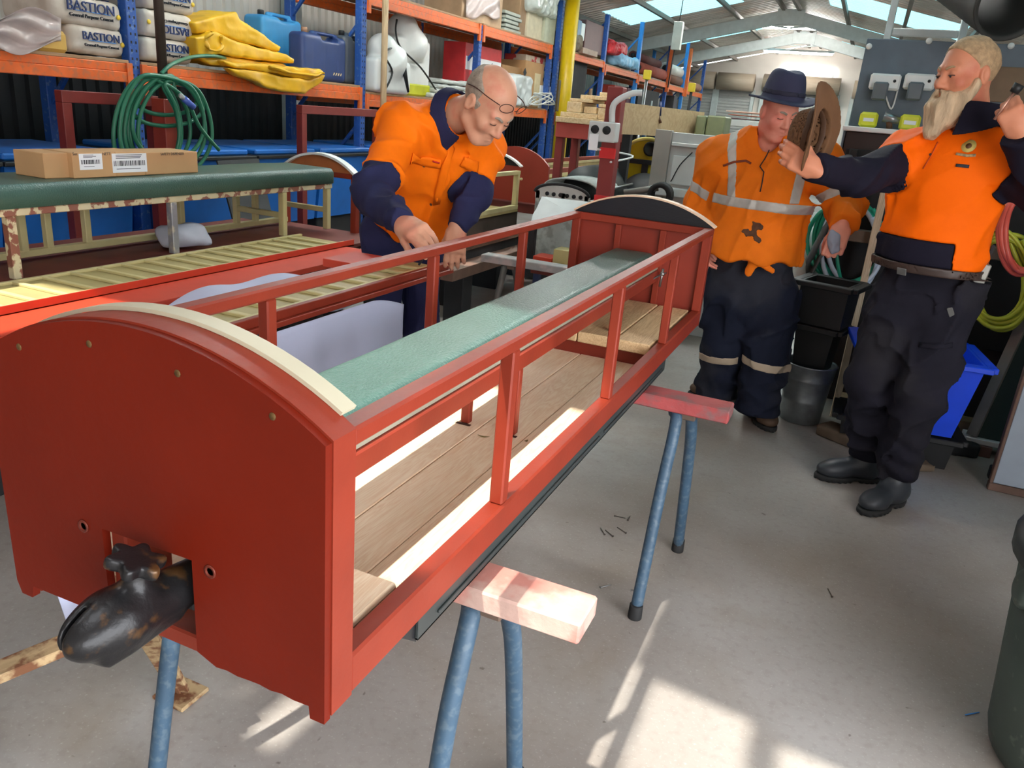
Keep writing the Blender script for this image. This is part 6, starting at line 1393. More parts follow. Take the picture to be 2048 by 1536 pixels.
def eyes(person, c, A, look=(0, 0), open_=False):
    """lowered eyes: a dark lash line under each lid, and for an open eye a sliver of iris"""
    ml = mat('lash_line', S(74, 46, 40), 0.6, var=0.0); mi = mat('eye_iris', S(46, 50, 56), 0.2, var=0.0)
    for s in (-1, 1):
        ctr = np.array((s * 0.031, 0.0775, -0.003)); pts = []
        for k in range(9):
            a = math.radians(-62 + 15.5 * k); q = ctr + np.array((0.0165 * math.sin(a), 0.0142 * math.cos(a), -0.0035 + (0.002 if open_ else 0.0) * math.cos(a)))
            pts.append(Vector(c + A @ q))
        e = MB().tube(pts, 0.0017, 6).build('eyelashes', ml, person)
        if open_:
            q = Vector(c + A @ (ctr + np.array((s * 0.0 + look[0] * 0.012, 0.0132, -0.0052)))); f = Vector(A @ unit((look[0], 1, -0.2)))
            MB().lathe([(0, 0.0012), (0.0042, 0.0006), (0.005, -0.002)], 12, Matrix.Translation(q) @ f.to_track_quat('Z', 'Y').to_matrix().to_4x4()).build('eye', mi, person)
def brows(person, c, A, m, r=0.005):
    for s in (-1, 1):
        pts = [Vector(c + A @ np.array(q)) for q in ((s * 0.012, 0.096, 0.016), (s * 0.030, 0.089, 0.023), (s * 0.048, 0.074, 0.018))]
        MB().tube(smooth_path(pts, 5), r, 8).build('eyebrow', m, person)

def hand_chains(w, A, side, curl, spread=0.06, thumb=(0.5, 0.4, 0.35), sc=1.0):
    """bone list for a hand: A columns = (thumb-side axis, finger direction, back-of-hand normal)"""
    w = np.asarray(w, float); ch = []
    T, F, N_ = A[:, 0], A[:, 1], A[:, 2]
    ln = [(0.041, 0.026, 0.021), (0.046, 0.030, 0.023), (0.043, 0.028, 0.022), (0.034, 0.021, 0.019)]
    for i in range(4):
        root = w + sc * (T * (0.030 - 0.0205 * i) + F * (0.088 - (0.0, 0.0, 0.003, 0.010)[i]))
        p = root; a = 0.0; pts = [p]; sp = spread * (1.5 - i)
        for k in range(3):
            a += curl[i][k]
            d = F * math.cos(a) - N_ * math.sin(a) + T * sp * math.cos(a)
            p = p + unit(d) * ln[i][k] * sc; pts.append(p)
        ch.append((pts, [0.0100 * sc, 0.0092 * sc, 0.0086 * sc, 0.0076 * sc]))
    root = w + sc * (T * 0.022 + F * 0.022 - N_ * 0.006); p = root; pts = [p]
    d1 = unit(T * math.sin(thumb[0]) + F * math.cos(thumb[0]) - N_ * thumb[1]); p = p + d1 * 0.044 * sc; pts.append(p)
    d2 = unit(d1 + F * 0.2 - N_ * thumb[2] - T * thumb[2] * 0.8); p = p + d2 * 0.032 * sc; pts.append(p)
    d3 = unit(d2 - N_ * 0.1 - T * 0.25); p = p + d3 * 0.026 * sc; pts.append(p)
    ch.append((pts, [0.014 * sc, 0.0115 * sc, 0.0105 * sc, 0.009 * sc]))
    return ch
def hand_sdf(P, w, A, chains, sc=1.0):
    w = np.asarray(w, float); Q = (P - w) @ A
    d = s_box(Q, (-0.001 * sc, 0.050 * sc, 0), (0.040 * sc, 0.046 * sc, 0.015 * sc), 0.013 * sc)
    d = smin(d, s_cap(Q, (0, -0.02, 0), (0, 0.03 * sc, 0), 0.027 * sc, 0.026 * sc), 0.02)
    d = smin(d, s_ell(Q, (0.022 * sc, 0.035 * sc, -0.010 * sc), (0.016 * sc, 0.030 * sc, 0.015 * sc)), 0.012)
    for pts, rs in chains:
        f = None
        for k in range(3):
            s = s_cap(P, pts[k], pts[k + 1], rs[k], rs[k + 1]); f = s if f is None else smin(f, s, 0.004)
        d = smin(d, f, 0.007)
    return d

def boot(person, heel, toe, ankle, m, m_sole, h=0.006, top=0.17, name='boot'):
    heel = np.array((heel[0], heel[1], 0.0)); toe = np.array((toe[0], toe[1], 0.0)); u = unit(toe - heel); L = 0.30
    mid = (heel + toe) / 2; heel = mid - u * L / 2; lat = np.array((-u[1], u[0], 0)); A = np.stack([lat, u, np.array((0, 0, 1.0))], 1)
    ank = np.array((ankle[0], ankle[1], top))
    def f(P):
        Q = (P - heel) @ A
        d = s_cap(Q, (0, 0.055, 0.060), (0, 0.10, 0.075), 0.045, 0.047)
        d = smin(d, s_cap(Q, (0, 0.10, 0.072), (0, 0.20, 0.052), 0.045, 0.045), 0.04)
        d = smin(d, s_ell(Q, (0, 0.235, 0.048), (0.049, 0.060, 0.036)), 0.04)
        d = smin(d, s_cap(P, heel + u * 0.065 + np.array((0, 0, 0.07)), ank, 0.050, 0.056), 0.03)
        d = d + 0.004 * vnoise(P, 24)
        return smax(smax(d, 0.022 - P[:, 2], 0.004), P[:, 2] - top, 0.006)
    def g(P):
        Q = (P - heel) @ A
        e1 = (np.hypot(Q[:, 0] / 0.043, (Q[:, 1] - 0.060) / 0.066) - 1) * 0.043; e2 = (np.hypot(Q[:, 0] / 0.053, (Q[:, 1] - 0.205) / 0.098) - 1) * 0.053
        d = smax(smin(smin(e1, e2, 0.02), s_box(Q, (0, 0.12, 0), (0.034, 0.06, 0.2)), 0.02), np.abs(Q[:, 2] - 0.013) - 0.014, 0.006)
        d = smax(d, -s_box(Q, (0, 0.125, -0.004), (0.08, 0.018, 0.012), 0.004), 0.004)
        ln = np.sin(Q[:, 1] * 2 * np.pi / 0.026)
        return smax(d + 0.0025 * (ln > 0.3) * (Q[:, 2] < 0.012), -P[:, 2], 0.001)
    lo = np.minimum(heel, toe) - 0.10; hi = np.maximum(np.maximum(heel, toe), ank) + 0.10
    b = sdf_obj(name, f, (lo[0], lo[1], 0.0), (hi[0], hi[1], top + 0.03), h, m, person)
    sdf_obj('sole', g, (lo[0], lo[1], -0.01), (hi[0], hi[1], 0.05), h, m_sole, b)
    return b

def make_body(person_name, label, base, sdf, lo, hi, m, h=0.0052):
    o = sdf_obj(person_name, sdf, lo, hi, h, m, None, relax=1, label=label, cat='person')
    return o

def wr(P, amp, s, ax=None, k=0.35):
    """cloth creases: ridged noise, stretched along an axis"""
    Q = P
    if ax is not None:
        ax = unit(ax); Q = P - np.outer(P @ ax, ax) * (1 - k)
    n = vnoise(Q, s); n2 = vnoise(Q + 3.7, s * 1.9)
    return amp * (np.clip(np.abs(n) / 0.11, 0, 1) ** 0.8 - 0.75) + amp * 0.45 * (np.clip(np.abs(n2) / 0.14, 0, 1) ** 0.8 - 0.75)

SKIN = mat('skin_fair', S(206, 150, 122), 0.5, var=0.06, scale=18, c2=S(196, 112, 92), amt=0.5, dscale=14, bump=0.06, bscale=220, spec=0.35)
SKIN2 = mat('skin_ruddy', S(210, 138, 106), 0.5, var=0.06, scale=18, c2=S(196, 100, 78), amt=0.5, dscale=12, bump=0.06, bscale=220, spec=0.35)
SKIN3 = mat('skin_flushed', S(224, 150, 128), 0.5, var=0.06, scale=18, c2=S(206, 104, 92), amt=0.5, dscale=10, bump=0.06, bscale=220, spec=0.35)
HV = mat('hi_vis_orange', S(246, 116, 8), 0.72, var=0.06, scale=14, bump=0.10, bscale=240, spec=0.15)
HV2 = mat('hi_vis_polo_orange', S(255, 106, 2), 0.68, var=0.05, scale=10, bump=0.08, bscale=260, spec=0.12)
HV3 = mat('worn_hi_vis_orange', S(228, 114, 20), 0.75, var=0.09, scale=9, bump=0.14, bscale=220, spec=0.15)
NAVY = mat('navy_cotton', S(40, 42, 74), 0.85, spec=0.15, var=0.12, scale=10, bump=0.12, bscale=240)
NAVYD = mat('dark_navy_polo', S(28, 26, 40), 0.85, spec=0.15, var=0.12, scale=10, bump=0.1, bscale=240)
TROU = mat('charcoal_work_trousers', S(34, 33, 42), 0.9, spec=0.12, var=0.18, scale=7, bump=0.14, bscale=220, c2=S(52, 50, 50), amt=0.4, dscale=3)
TROU3 = mat('blue_black_trousers', S(28, 32, 46), 0.9, spec=0.12, var=0.18, scale=7, bump=0.14, bscale=220, c2=S(66, 66, 70), amt=0.4, dscale=3)
TAPE = mat('silver_tape', S(176, 172, 164), 0.45, 0.1, var=0.10, scale=22)
HAIRG = mat('grey_hair', S(150, 136, 122), 0.7, var=0.25, scale=60, bump=0.4, bscale=160)
HAIRB = mat('sandy_hair', S(176, 146, 110), 0.7, var=0.25, scale=60, bump=0.4, bscale=160)
BEARD = mat('sandy_beard', S(196, 170, 138), 0.75, var=0.28, scale=36, stretch=(1, 1, 0.25), bump=0.5, bscale=120)

# ============ the bending man ============
hc = PD(978, 207, 2.66); HF = unit((0.94, -0.33, 0)); ZU = np.array((0, 0, 1.0))
A1 = basis(0.70 * HF - 0.70 * ZU + np.array((0.02, 0.0, 0)), 0.72 * HF * 0.9 + 0.72 * ZU)
nb = PD(905, 232, 2.80)
shR, shL = PD(806, 262, 2.80), PD(968, 296, 3.06)
chest = PD(876, 322, 3.02); pel = PD(808, 455, 3.42)
elR, wrR = PD(744, 388, 2.62), PD(806, 448, 2.36)
elL, wrL = PD(950, 392, 3.02), PD(912, 456, 2.94)
latx = unit(shR - shL); fr1 = unit(np.cross(latx, nb - pel)); fr1 = fr1 if fr1 @ HF > 0 else -fr1
hipR, hipL = pel + latx * 0.10 + np.array((0, 0, -0.05)), pel - latx * 0.10 + np.array((0, 0, -0.05))
hipR[2] = hipL[2] = 0.90
knR, knL = hipR + (-0.01, 0.02, -0.42), hipL + (-0.01, 0.03, -0.42); anR, anL = np.array((knR[0] - 0.03, knR[1] + 0.04, 0.09)), np.array((knL[0] - 0.03, knL[1] + 0.04, 0.09))
hdR = PD(868, 484, 2.235)
fR = unit(hdR - wrR); toC = unit(np.array((0, 0, CAM_H)) - wrR); nR = unit(0.75 * toC + 0.5 * ZU - fR * ((0.75 * toC + 0.5 * ZU) @ fR)); thR = np.cross(fR, nR); thR = thR if thR[2] < 0 else -thR
HA = np.stack([thR, fR, nR], 1)
chR = hand_chains(wrR, HA, 1, [(0.25, 0.45, 0.3), (0.35, 0.5, 0.35), (0.45, 0.55, 0.4), (0.5, 0.6, 0.4)], 0.02, (0.45, 0.35, 0.2))
HL = np.stack([unit(np.cross(-ZU, unit((0.4, -0.9, 0)))), -ZU, unit((0.4, -0.9, 0))], 1); chL = hand_chains(wrL, HL, 1, [(0.3, 0.4, 0.3)] * 4)
def torso1(P, r=0.0):
    d = s_flat(P, pel + np.array((0, 0, 0.02)), chest, 0.165 + r, 0.180 + r, fr1, 0.72)
    d = smin(d, s_flat(P, chest, (shR + shL) / 2 + fr1 * -0.01, 0.175 + r, 0.135 + r, fr1, 0.70), 0.06)
    d = smin(d, s_cap(P, shR, shL, 0.072 + r, 0.070 + r), 0.06)
    return smin(d, smin(s_cap(P, nb, shR, 0.058 + r, 0.068 + r), s_cap(P, nb, shL, 0.058 + r, 0.068 + r), 0.03), 0.04)
def body1(P):
    d = near(P, hc, 0.17, lambda Q: head_sdf(Q, hc, A1))
    d = smin(d, s_cap(P, hc + A1 @ np.array((0, -0.03, -0.06)), nb, 0.055, 0.062), 0.03)
    d = smin(d, torso1(P, -0.035), 0.04)
    for a, b, c, r in ((shR, elR, wrR, 1), (shL, elL, wrL, 1)):
        d = smin(d, s_cap(P, a, b, 0.048, 0.040), 0.02); d = smin(d, s_cap(P, b, c, 0.040, 0.027), 0.015)
    d = smin(d, near(P, wrR + fR * 0.09, 0.14, lambda Q: hand_sdf(Q, wrR, HA, chR)), 0.006)
    d = smin(d, near(P, wrL - ZU * 0.09, 0.14, lambda Q: hand_sdf(Q, wrL, HL, chL)), 0.006)
    for a, b, c in ((hipR, knR, anR), (hipL, knL, anL)):
        d = smin(d, s_cap(P, a, b, 0.075, 0.052), 0.03); d = smin(d, s_cap(P, b, c, 0.052, 0.035), 0.02)
    return d
allp = np.array([hc, nb, shR, shL, pel, elR, wrR, elL, wrL, hdR, anR, anL, knR, knL])
MAN1 = make_body('person', 'bending bald man in orange and navy work shirt marking the left rail', pel, body1, np.append(allp.min(0)[:2] - 0.22, 0.04), allp.max(0) + 0.2, SKIN)
axis1 = unit(nb - pel)
def shirt1(P):
    d = torso1(P, 0.006)
    d = smin(d, s_ell(P, (chest + pel) / 2 + fr1 * 0.05, (0.16, 0.16, 0.16)), 0.08)
    d = smin(d, s_cap(P, shR, elR, 0.080, 0.072), 0.05); d = smin(d, s_cap(P, elR, wrR, 0.066, 0.046), 0.03)
    d = smin(d, s_cap(P, shL, elL, 0.078, 0.068), 0.04); d = smin(d, s_cap(P, elL, wrL, 0.062, 0.044), 0.03)
    d = d + wr(P, 0.018, 6, axis1 + latx * 0.6) + 0.003 * vnoise(P, 30)
    hole = s_cap(P, nb - axis1 * 0.02, hc + A1 @ np.array((0, -0.02, -0.05)), 0.058, 0.066)
    return smax(d, -hole, 0.006)
tR = (shR + elR) / 2 + (elR - shR) * 0.22; tL = (shL + elL) / 2 + (elL - shL) * 0.2
def armmask(P, sh, el, t_, r=0.15):
    """negative inside the lower part of the sleeve (below the colour change)"""
    u = unit(el - sh); return np.minimum.reduce([smax(-(P - t_) @ u, s_cap(P, sh, el, r, r), 0.001)])
def lower_sleeve(P, sh, el, wrst, t_):
    u = unit(el - sh)
    tube = smin(s_cap(P, sh, el, 0.115, 0.10), s_cap(P, el, wrst, 0.10, 0.085), 0.02)
    return np.maximum(tube, np.minimum(-((P - t_) @ u), s_cap(P, el, wrst, 0.082, 0.082)))
hem1 = pel + axis1 * 0.085
def low1(P): return np.minimum(lower_sleeve(P, shR, elR, wrR, tR), lower_sleeve(P, shL, elL, wrL, tL))
lo1 = np.array([shR, shL, elR, elL, wrR, wrL, pel]).min(0) - 0.2; hi1 = np.array([shR, shL, elR, elL, wrR, nb, pel]).max(0) + 0.2
sdf_obj('shirt_body', lambda P: smax(smax(shirt1(P), -low1(P), 0.004), -((P - hem1) @ axis1), 0.008), lo1, hi1, 0.0065, HV, MAN1)
sdf_obj('navy_sleeve', lambda P: smax(shirt1(P) + 0.0015, np.maximum(lower_sleeve(P, shR, elR, wrR, tR), (P - wrR) @ unit(wrR - elR) - 0.005), 0.004), np.minimum(np.minimum(shR, elR), wrR) - 0.12, np.maximum(np.maximum(shR, elR), wrR) + 0.12, 0.0065, NAVY, MAN1)
sdf_obj('navy_sleeve', lambda P: smax(shirt1(P) + 0.0015, np.maximum(lower_sleeve(P, shL, elL, wrL, tL), (P - wrL) @ unit(wrL - elL) - 0.005), 0.004), np.minimum(np.minimum(shL, elL), wrL) - 0.12, np.maximum(np.maximum(shL, elL), wrL) + 0.12, 0.0065, NAVY, MAN1)
def collar_sdf(P, c, ax, fr, rin, rout, h, gap=0.35):
    """standing collar: ring around the neck axis, open at the front, points turned down"""
    Q = P - c; z = Q @ ax; R0 = Q - np.outer(z, ax); r = length(R0); cf = (R0 @ fr) / np.maximum(r, 1e-6)
    rr = rin + 0.012 + (h - z) * 0.45 + 0.012 * np.maximum(cf, 0)
    d = np.maximum(np.abs(r - rr) - 0.0055, np.abs(z - h * (0.5 - 0.35 * np.maximum(cf, 0))) - h * (0.5 + 0.35 * np.maximum(cf, 0)))
    return smax(d, cf - (1 - gap * 0.25), 0.004)
cax1 = unit(hc + A1 @ np.array((0, -0.03, -0.06)) - nb)
sdf_obj('collar', lambda P: collar_sdf(P, nb - cax1 * 0.005, cax1, unit(HF - cax1 * (HF @ cax1)), 0.060, 0.08, 0.052), nb - 0.16, nb + 0.16, 0.005, NAVY, MAN1)
def trou1(P):
    d = s_flat(P, pel + np.array((0, 0, -0.06)), pel + axis1 * 0.10, 0.17, 0.165, fr1, 0.76)
    for a, b, c in ((hipR, knR, anR), (hipL, knL, anL)): d = smin(d, s_cap(P, a, b, 0.105, 0.082), 0.04); d = smin(d, s_cap(P, b, c, 0.080, 0.072), 0.03)
    d = d + wr(P, 0.018, 6, (0.2, 0.1, 1))
    return smax(smax(d, (P - (hem1 + axis1 * 0.01)) @ axis1, 0.01), 0.05 - P[:, 2], 0.01)
sdf_obj('trousers', trou1, np.array((min(hipR[0], hipL[0]) - 0.25, min(hipR[1], hipL[1]) - 0.25, 0.03)), np.array((max(hipR[0], hipL[0]) + 0.3, max(hipR[1], hipL[1]) + 0.25, 1.2)), 0.008, NAVY, MAN1)
for an in (anR, anL): boot(MAN1, (an[0] - 0.06, an[1] + 0.05), (an[0] + 0.2, an[1] - 0.06), an, mat('boot_brown', S(84, 66, 54), 0.6), M_RUBBER)
# buttons, pocket flaps, red tab
def on_front(P0, dirv, sdf, back=0.12):
    """walk from outside along -dirv until the cloth surface"""
    p = np.asarray(P0, float) + dirv * 0.25
    for _ in range(60):
        d = float(sdf(p[None])[0])
        if d < 0.0006: break
        p = p - dirv * max(d * 0.7, 0.0006)
    return p
def button(person, p, n, m, r=0.006):
    n = Vector(n); return MB().lathe([(r, 0), (r, 0.0015), (r * 0.7, 0.0025), (0, 0.002)], 12, Matrix.Translation(Vector(p)) @ n.to_track_quat('Z', 'Y').to_matrix().to_4x4()).build('button', m, person)
def cam_pt(px, py, sdf):
    """point of the cloth seen at a photograph pixel"""
    o = np.array((0, 0, CAM_H)); v = unit(ROT @ np.array([px - 1024., -(py - 768.), -FOC])); t_ = 1.6
    for _ in range(300):
        d = float(sdf((o + v * t_)[None])[0])
        if d < 0.0005 or t_ > 6: break
        t_ += max(d * 0.6, 0.0008)
    return o + v * t_, v
def grad(sdf, p, e=0.012):
    g = np.array([float(sdf((p + e * k)[None])[0] - sdf((p - e * k)[None])[0]) for k in np.eye(3)]); return unit(g)
DKB = mat('dark_button', S(70, 46, 36), 0.4)
def place_buttons(person, sdf, pts, m=DKB, r=0.006):
    for px, py in pts:
        p, v = cam_pt(px, py, sdf); button(person, p, grad(sdf, p), m, r)
place_buttons(MAN1, shirt1, ((906, 279), (848, 332), (942, 339), (862, 409)), DKB, 0.0055)
def strip_on(person, sdf, pts, w, m, name, off=0.002, n=4):
    """a thin strip of cloth laid on the garment along the given photograph points"""
    path = []; nrm = []
    fine = []
    for (a, b), (c, d) in zip(pts[:-1], pts[1:]):
        for k in range(n): fine.append((lerp(a, c, k / n), lerp(b, d, k / n)))
    fine.append(pts[-1])
    for px, py in fine:
        p, v = cam_pt(px, py, sdf); path.append(p); nrm.append(grad(sdf, p))
    vs = []; fs = []
    for i, p in enumerate(path):
        t_ = path[min(i + 1, len(path) - 1)] - path[max(i - 1, 0)]; t_ = unit(t_); s_ = unit(np.cross(nrm[i], t_)); c_ = p + nrm[i] * off
        vs += [c_ - s_ * w / 2, c_ - s_ * w * 0.2 + nrm[i] * 0.0006, c_ + s_ * w * 0.2 + nrm[i] * 0.0006, c_ + s_ * w / 2]
    for i in range(len(path) - 1):
        for k in range(3): fs.append((4 * i + k, 4 * i + k + 1, 4 * i + 5 + k, 4 * i + 4 + k))
    return MB().add(vs, fs, True).build(name, m, person, thick=0.0025)
strip_on(MAN1, shirt1, [(912, 262), (892, 330), (872, 408)], 0.030, HV, 'button_placket', 0.0035)
strip_on(MAN1, shirt1, [(822, 318), (850, 322), (882, 328)], 0.042, HV, 'pocket_flap', 0.0035)
strip_on(MAN1, shirt1, [(924, 322), (942, 330), (955, 334)], 0.040, HV, 'pocket_flap', 0.0035)
strip_on(MAN1, shirt1, [(866, 320), (880, 324)], 0.006, mat('red_tab', S(196, 40, 36), 0.6), 'red_tab', 0.007)
# grey hair round a bald crown, pushed-up spectacles
def hair1(P):
    Q = (P - hc) @ A1
    d = s_ell(Q, (0, -0.014, 0.028), (0.080, 0.103, 0.094)) + 0.004 * vnoise(P, 60)
    cut = np.maximum(Q[:, 2] - 0.062 + 0.35 * np.maximum(Q[:, 1], -0.06), Q[:, 1] - 0.030 + 0.02 * (Q[:, 2] > 0.02))
    return smax(smax(d, cut, 0.01), -Q[:, 2] - 0.045, 0.01)
sdf_obj('hair', hair1, hc - 0.16, hc + 0.16, 0.0045, HAIRG, MAN1)
eyes(MAN1, hc, A1); brows(MAN1, hc, A1, HAIRG)
gl = lambda x, y, z: Vector(hc + A1 @ np.array((x, y, z)))
g = MB()
for s in (-1, 1):
    g.tube([gl(s * 0.036 + 0.026 * math.cos(a), 0.098 - 0.25 * abs(s * 0.036 + 0.026 * math.cos(a)) + 0.004, 0.074 + 0.018 * math.sin(a)) for a in [2 * math.pi * k / 20 for k in range(20)]], 0.0014, 6, closed=True)
    g.tube(smooth_path([gl(s * 0.062, 0.082, 0.076), gl(s * 0.083, 0.04, 0.066), gl(s * 0.084, -0.02, 0.045), gl(s * 0.078, -0.06, 0.02)], 5), 0.0018, 6)
g.tube([gl(-0.010, 0.106, 0.078), gl(0, 0.110, 0.081), gl(0.010, 0.106, 0.078)], 0.0014, 6)
g.build('spectacles', mat('dark_wire', S(70, 40, 36), 0.4, 0.5), MAN1, label='thin dark spectacles pushed up on the forehead')
p0, p1 = Vector(chR[0][0][3]), Vector(PX(868, 489, d=2.225))
MB().tube([p0 + (p0 - p1) * 0.9 + V(0, 0, 0.015), p1], [0.0035, 0.0015], 8).build('marking_pencil', M_DARK, None, label='short dark marking pencil held by the bending man', cat='pencil')

# ============ the bearded man holding up a brown hat ============
hc2 = PY(1932, 148, 3.40); F2 = unit((-0.80, -0.60, -0.10)); A2 = basis(F2, (-0.02, 0.02, 1))
nb2 = PY(1942, 252, 3.42); ch2 = PY(1888, 390, 3.44); pe2 = PY(1856, 566, 3.46)
fr2 = unit((-0.30, -0.95, 0)); lt2 = np.array((0.95, -0.30, 0))           # lt2: towards his left
sR2, sL2 = PY(1822, 312, 3.48), PY(2000, 312, 3.38)
eR2, wR2 = PY(1722, 354, 3.22), PY(1632, 340, 2.98)
eL2, wL2 = PY(2092, 396, 3.30), PY(2042, 268, 3.14)
hR2, hL2 = PY(1812, 590, 3.47), PY(1902, 594, 3.42)
kR2, kL2 = PY(1738, 758, 3.44), PY(1842, 780, 3.34)
aR2, aL2 = PY(1736, 905, 3.60), PY(1796, 938, 3.42)
fh2 = unit(np.array((-0.90, -0.15, 0.38))); nn2 = unit(np.array((-0.25, -0.9, 0.1))); nn2 = unit(nn2 - fh2 * (nn2 @ fh2)); th2 = np.cross(fh2, nn2); th2 = th2 if th2[2] > 0 else -th2
HA2 = np.stack([th2, fh2, nn2], 1); c2R = hand_chains(wR2, HA2, 1, [(0.4, 0.7, 0.4), (0.45, 0.7, 0.4), (0.5, 0.7, 0.4), (0.5, 0.7, 0.4)], 0.02, (0.6, 0.3, 0.1))
fl2 = unit(np.array((-0.55, -0.25, 0.70))); nl2 = unit(np.array((-0.2, -1.0, 0.0))); nl2 = unit(nl2 - fl2 * (nl2 @ fl2)); tl2 = np.cross(fl2, nl2); tl2 = tl2 if tl2[2] > 0 else -tl2
HL2 = np.stack([tl2, fl2, nl2], 1); c2L = hand_chains(wL2, HL2, 1, [(1.1, 1.5, 0.9)] * 4, 0.0, (0.25, 0.6, 0.6))
def torso2(P, r=0.0):
    d = s_flat(P, pe2 + np.array((0, 0, -0.02)), ch2, 0.172 + r, 0.188 + r, fr2, 0.74)
    d = smin(d, s_flat(P, ch2, (sR2 + sL2) / 2 + np.array((0, 0, -0.06)), 0.185 + r, 0.155 + r, fr2, 0.70), 0.06)
    d = smin(d, s_cap(P, sR2, sL2, 0.078 + r, 0.078 + r), 0.06)
    return smin(d, smin(s_cap(P, nb2 + np.array((0, 0, -0.02)), sR2, 0.062 + r, 0.078 + r), s_cap(P, nb2 + np.array((0, 0, -0.02)), sL2, 0.062 + r, 0.078 + r), 0.03), 0.05)
def body2(P):
    d = near(P, hc2, 0.17, lambda Q: head_sdf(Q, hc2, A2))
    d = smin(d, s_cap(P, hc2 + A2 @ np.array((0, -0.03, -0.06)), nb2, 0.058, 0.064), 0.03)
    d = smin(d, torso2(P, -0.04), 0.04)
    for a, b, c in ((sR2, eR2, wR2), (sL2, eL2, wL2)): d = smin(d, s_cap(P, a, b, 0.050, 0.042), 0.02); d = smin(d, s_cap(P, b, c, 0.040, 0.028), 0.015)
    d = smin(d, near(P, wR2 + fh2 * 0.09, 0.14, lambda Q: hand_sdf(Q, wR2, HA2, c2R)), 0.006)
    d = smin(d, near(P, wL2 + fl2 * 0.07, 0.13, lambda Q: hand_sdf(Q, wL2, HL2, c2L, 1.0)), 0.006)
    for a, b, c in ((hR2, kR2, aR2), (hL2, kL2, aL2)): d = smin(d, s_cap(P, a, b, 0.078, 0.055), 0.03); d = smin(d, s_cap(P, b, c, 0.053, 0.037), 0.02)
    return d
al = np.array([hc2, sR2, sL2, eR2, wR2 + fh2 * 0.2, eL2, wL2 + fl2 * 0.15, aR2, aL2, kR2, kL2])
MAN2 = make_body('person', 'tall bearded man in orange polo holding a brown hat out', pe2, body2, np.append(al.min(0)[:2] - 0.2, 0.05), al.max(0) + 0.2, SKIN2)
def shirt2(P):
    d = torso2(P, 0.006)
    d = smin(d, s_ell(P, (ch2 * 0.35 + pe2 * 0.65) + fr2 * 0.055, (0.165, 0.14, 0.16)), 0.08)
    d = smin(d, s_cap(P, sR2, eR2, 0.088, 0.074), 0.05); d = smin(d, s_cap(P, eR2, wR2, 0.068, 0.052), 0.03)
    d = smin(d, s_cap(P, sL2, eL2, 0.088, 0.074), 0.04); d = smin(d, s_cap(P, eL2, wL2, 0.068, 0.05), 0.03)
    u = unit((0.75, 0.1, 0.75))
    d = d + wr(P, 0.018, 5, u, 0.22)
    hole = s_cap(P, nb2 + np.array((0, 0, -0.03)) + fr2 * 0.02, hc2, 0.060, 0.075)
    v = s_cap(P, nb2 + fr2 * 0.11 + np.array((0, 0, 0.0)), nb2 + fr2 * 0.17 + np.array((-0.03, 0, -0.085)), 0.030, 0.004)
    return smax(smax(d, -hole, 0.006), -v, 0.006)
tR2 = lerp(sR2, eR2, 0.42); tL2 = lerp(sL2, eL2, 0.42)
zhem = PY(1860, 482, 3.3)[2]
def low2(P): return np.minimum(lower_sleeve(P, sR2, eR2, wR2, tR2), lower_sleeve(P, sL2, eL2, wL2, tL2))
def hem2(P):
    """navy band round the bottom of the polo, the orange side panel dipping to his left"""
    side = (P - pe2) @ lt2
    return P[:, 2] - (zhem + 0.10 * side * 0 - np.clip((side - 0.09) / 0.03, 0, 1) * 0.30)
zbot = PY(1860, 536, 3.3)[2]
lo2 = np.array([sR2, sL2, eR2, eL2, wR2, pe2]).min(0) - 0.2; hi2 = np.array([sR2, sL2, eR2, eL2, wL2, nb2]).max(0) + 0.2
top2 = lambda P: smax(shirt2(P), -low2(P), 0.004)
sdf_obj('polo_shirt', lambda P: smax(smax(top2(P), -hem2(P), 0.003), zbot - P[:, 2], 0.01), lo2, hi2, 0.0065, HV2, MAN2)
sdf_obj('navy_hem', lambda P: smax(smax(top2(P) + 0.002, hem2(P), 0.003), zbot + 0.005 - P[:, 2], 0.01), (pe2[0] - 0.3, pe2[1] - 0.3, zbot - 0.03), (pe2[0] + 0.3, pe2[1] + 0.3, zhem + 0.03), 0.0065, NAVYD, MAN2)
for s_, e_, w_, t_ in ((sR2, eR2, wR2, tR2), (sL2, eL2, wL2, tL2)):
    sdf_obj('navy_sleeve', lambda P: smax(shirt2(P) + 0.0015, np.maximum(lower_sleeve(P, s_, e_, w_, t_), (P - w_) @ unit(w_ - e_) - 0.005), 0.004), np.minimum(np.minimum(s_, e_), w_) - 0.12, np.maximum(np.maximum(s_, e_), w_) + 0.12, 0.0065, NAVYD, MAN2)
cax2 = unit(np.array((0.02, 0.03, 1)))
sdf_obj('collar', lambda P: collar_sdf(P, nb2 + np.array((0, 0.0, 0.0)), cax2, unit((-0.85, -0.52, 0)), 0.084, 0.09, 0.078, 0.7), nb2 - 0.17, nb2 + 0.17, 0.005, NAVYD, MAN2)
def trou2(P):
    d = s_flat(P, pe2 + np.array((0, 0, -0.07)), pe2 + np.array((0, 0, 0.05)), 0.170, 0.165, fr2, 0.78)
    for a, b, c in ((hR2, kR2, aR2), (hL2, kL2, aL2)): d = smin(d, s_cap(P, a, b, 0.118, 0.094), 0.04); d = smin(d, s_cap(P, b, c, 0.094, 0.076), 0.03)
    d = smin(d, s_ell(P, PY(1888, 742, 3.34), (0.035, 0.05, 0.085)), 0.02)
    z = P[:, 2]
    d = d + wr(P, 0.026, 6, (0.5, 0.2, 0.6), 0.5) + 0.008 * np.sin(z * 70 + vnoise(P, 7) * 9) * np.clip((0.5 - z) / 0.35, 0, 1)
    return smax(smax(d, P[:, 2] - (zbot + 0.03), 0.01), 0.11 - P[:, 2], 0.01)
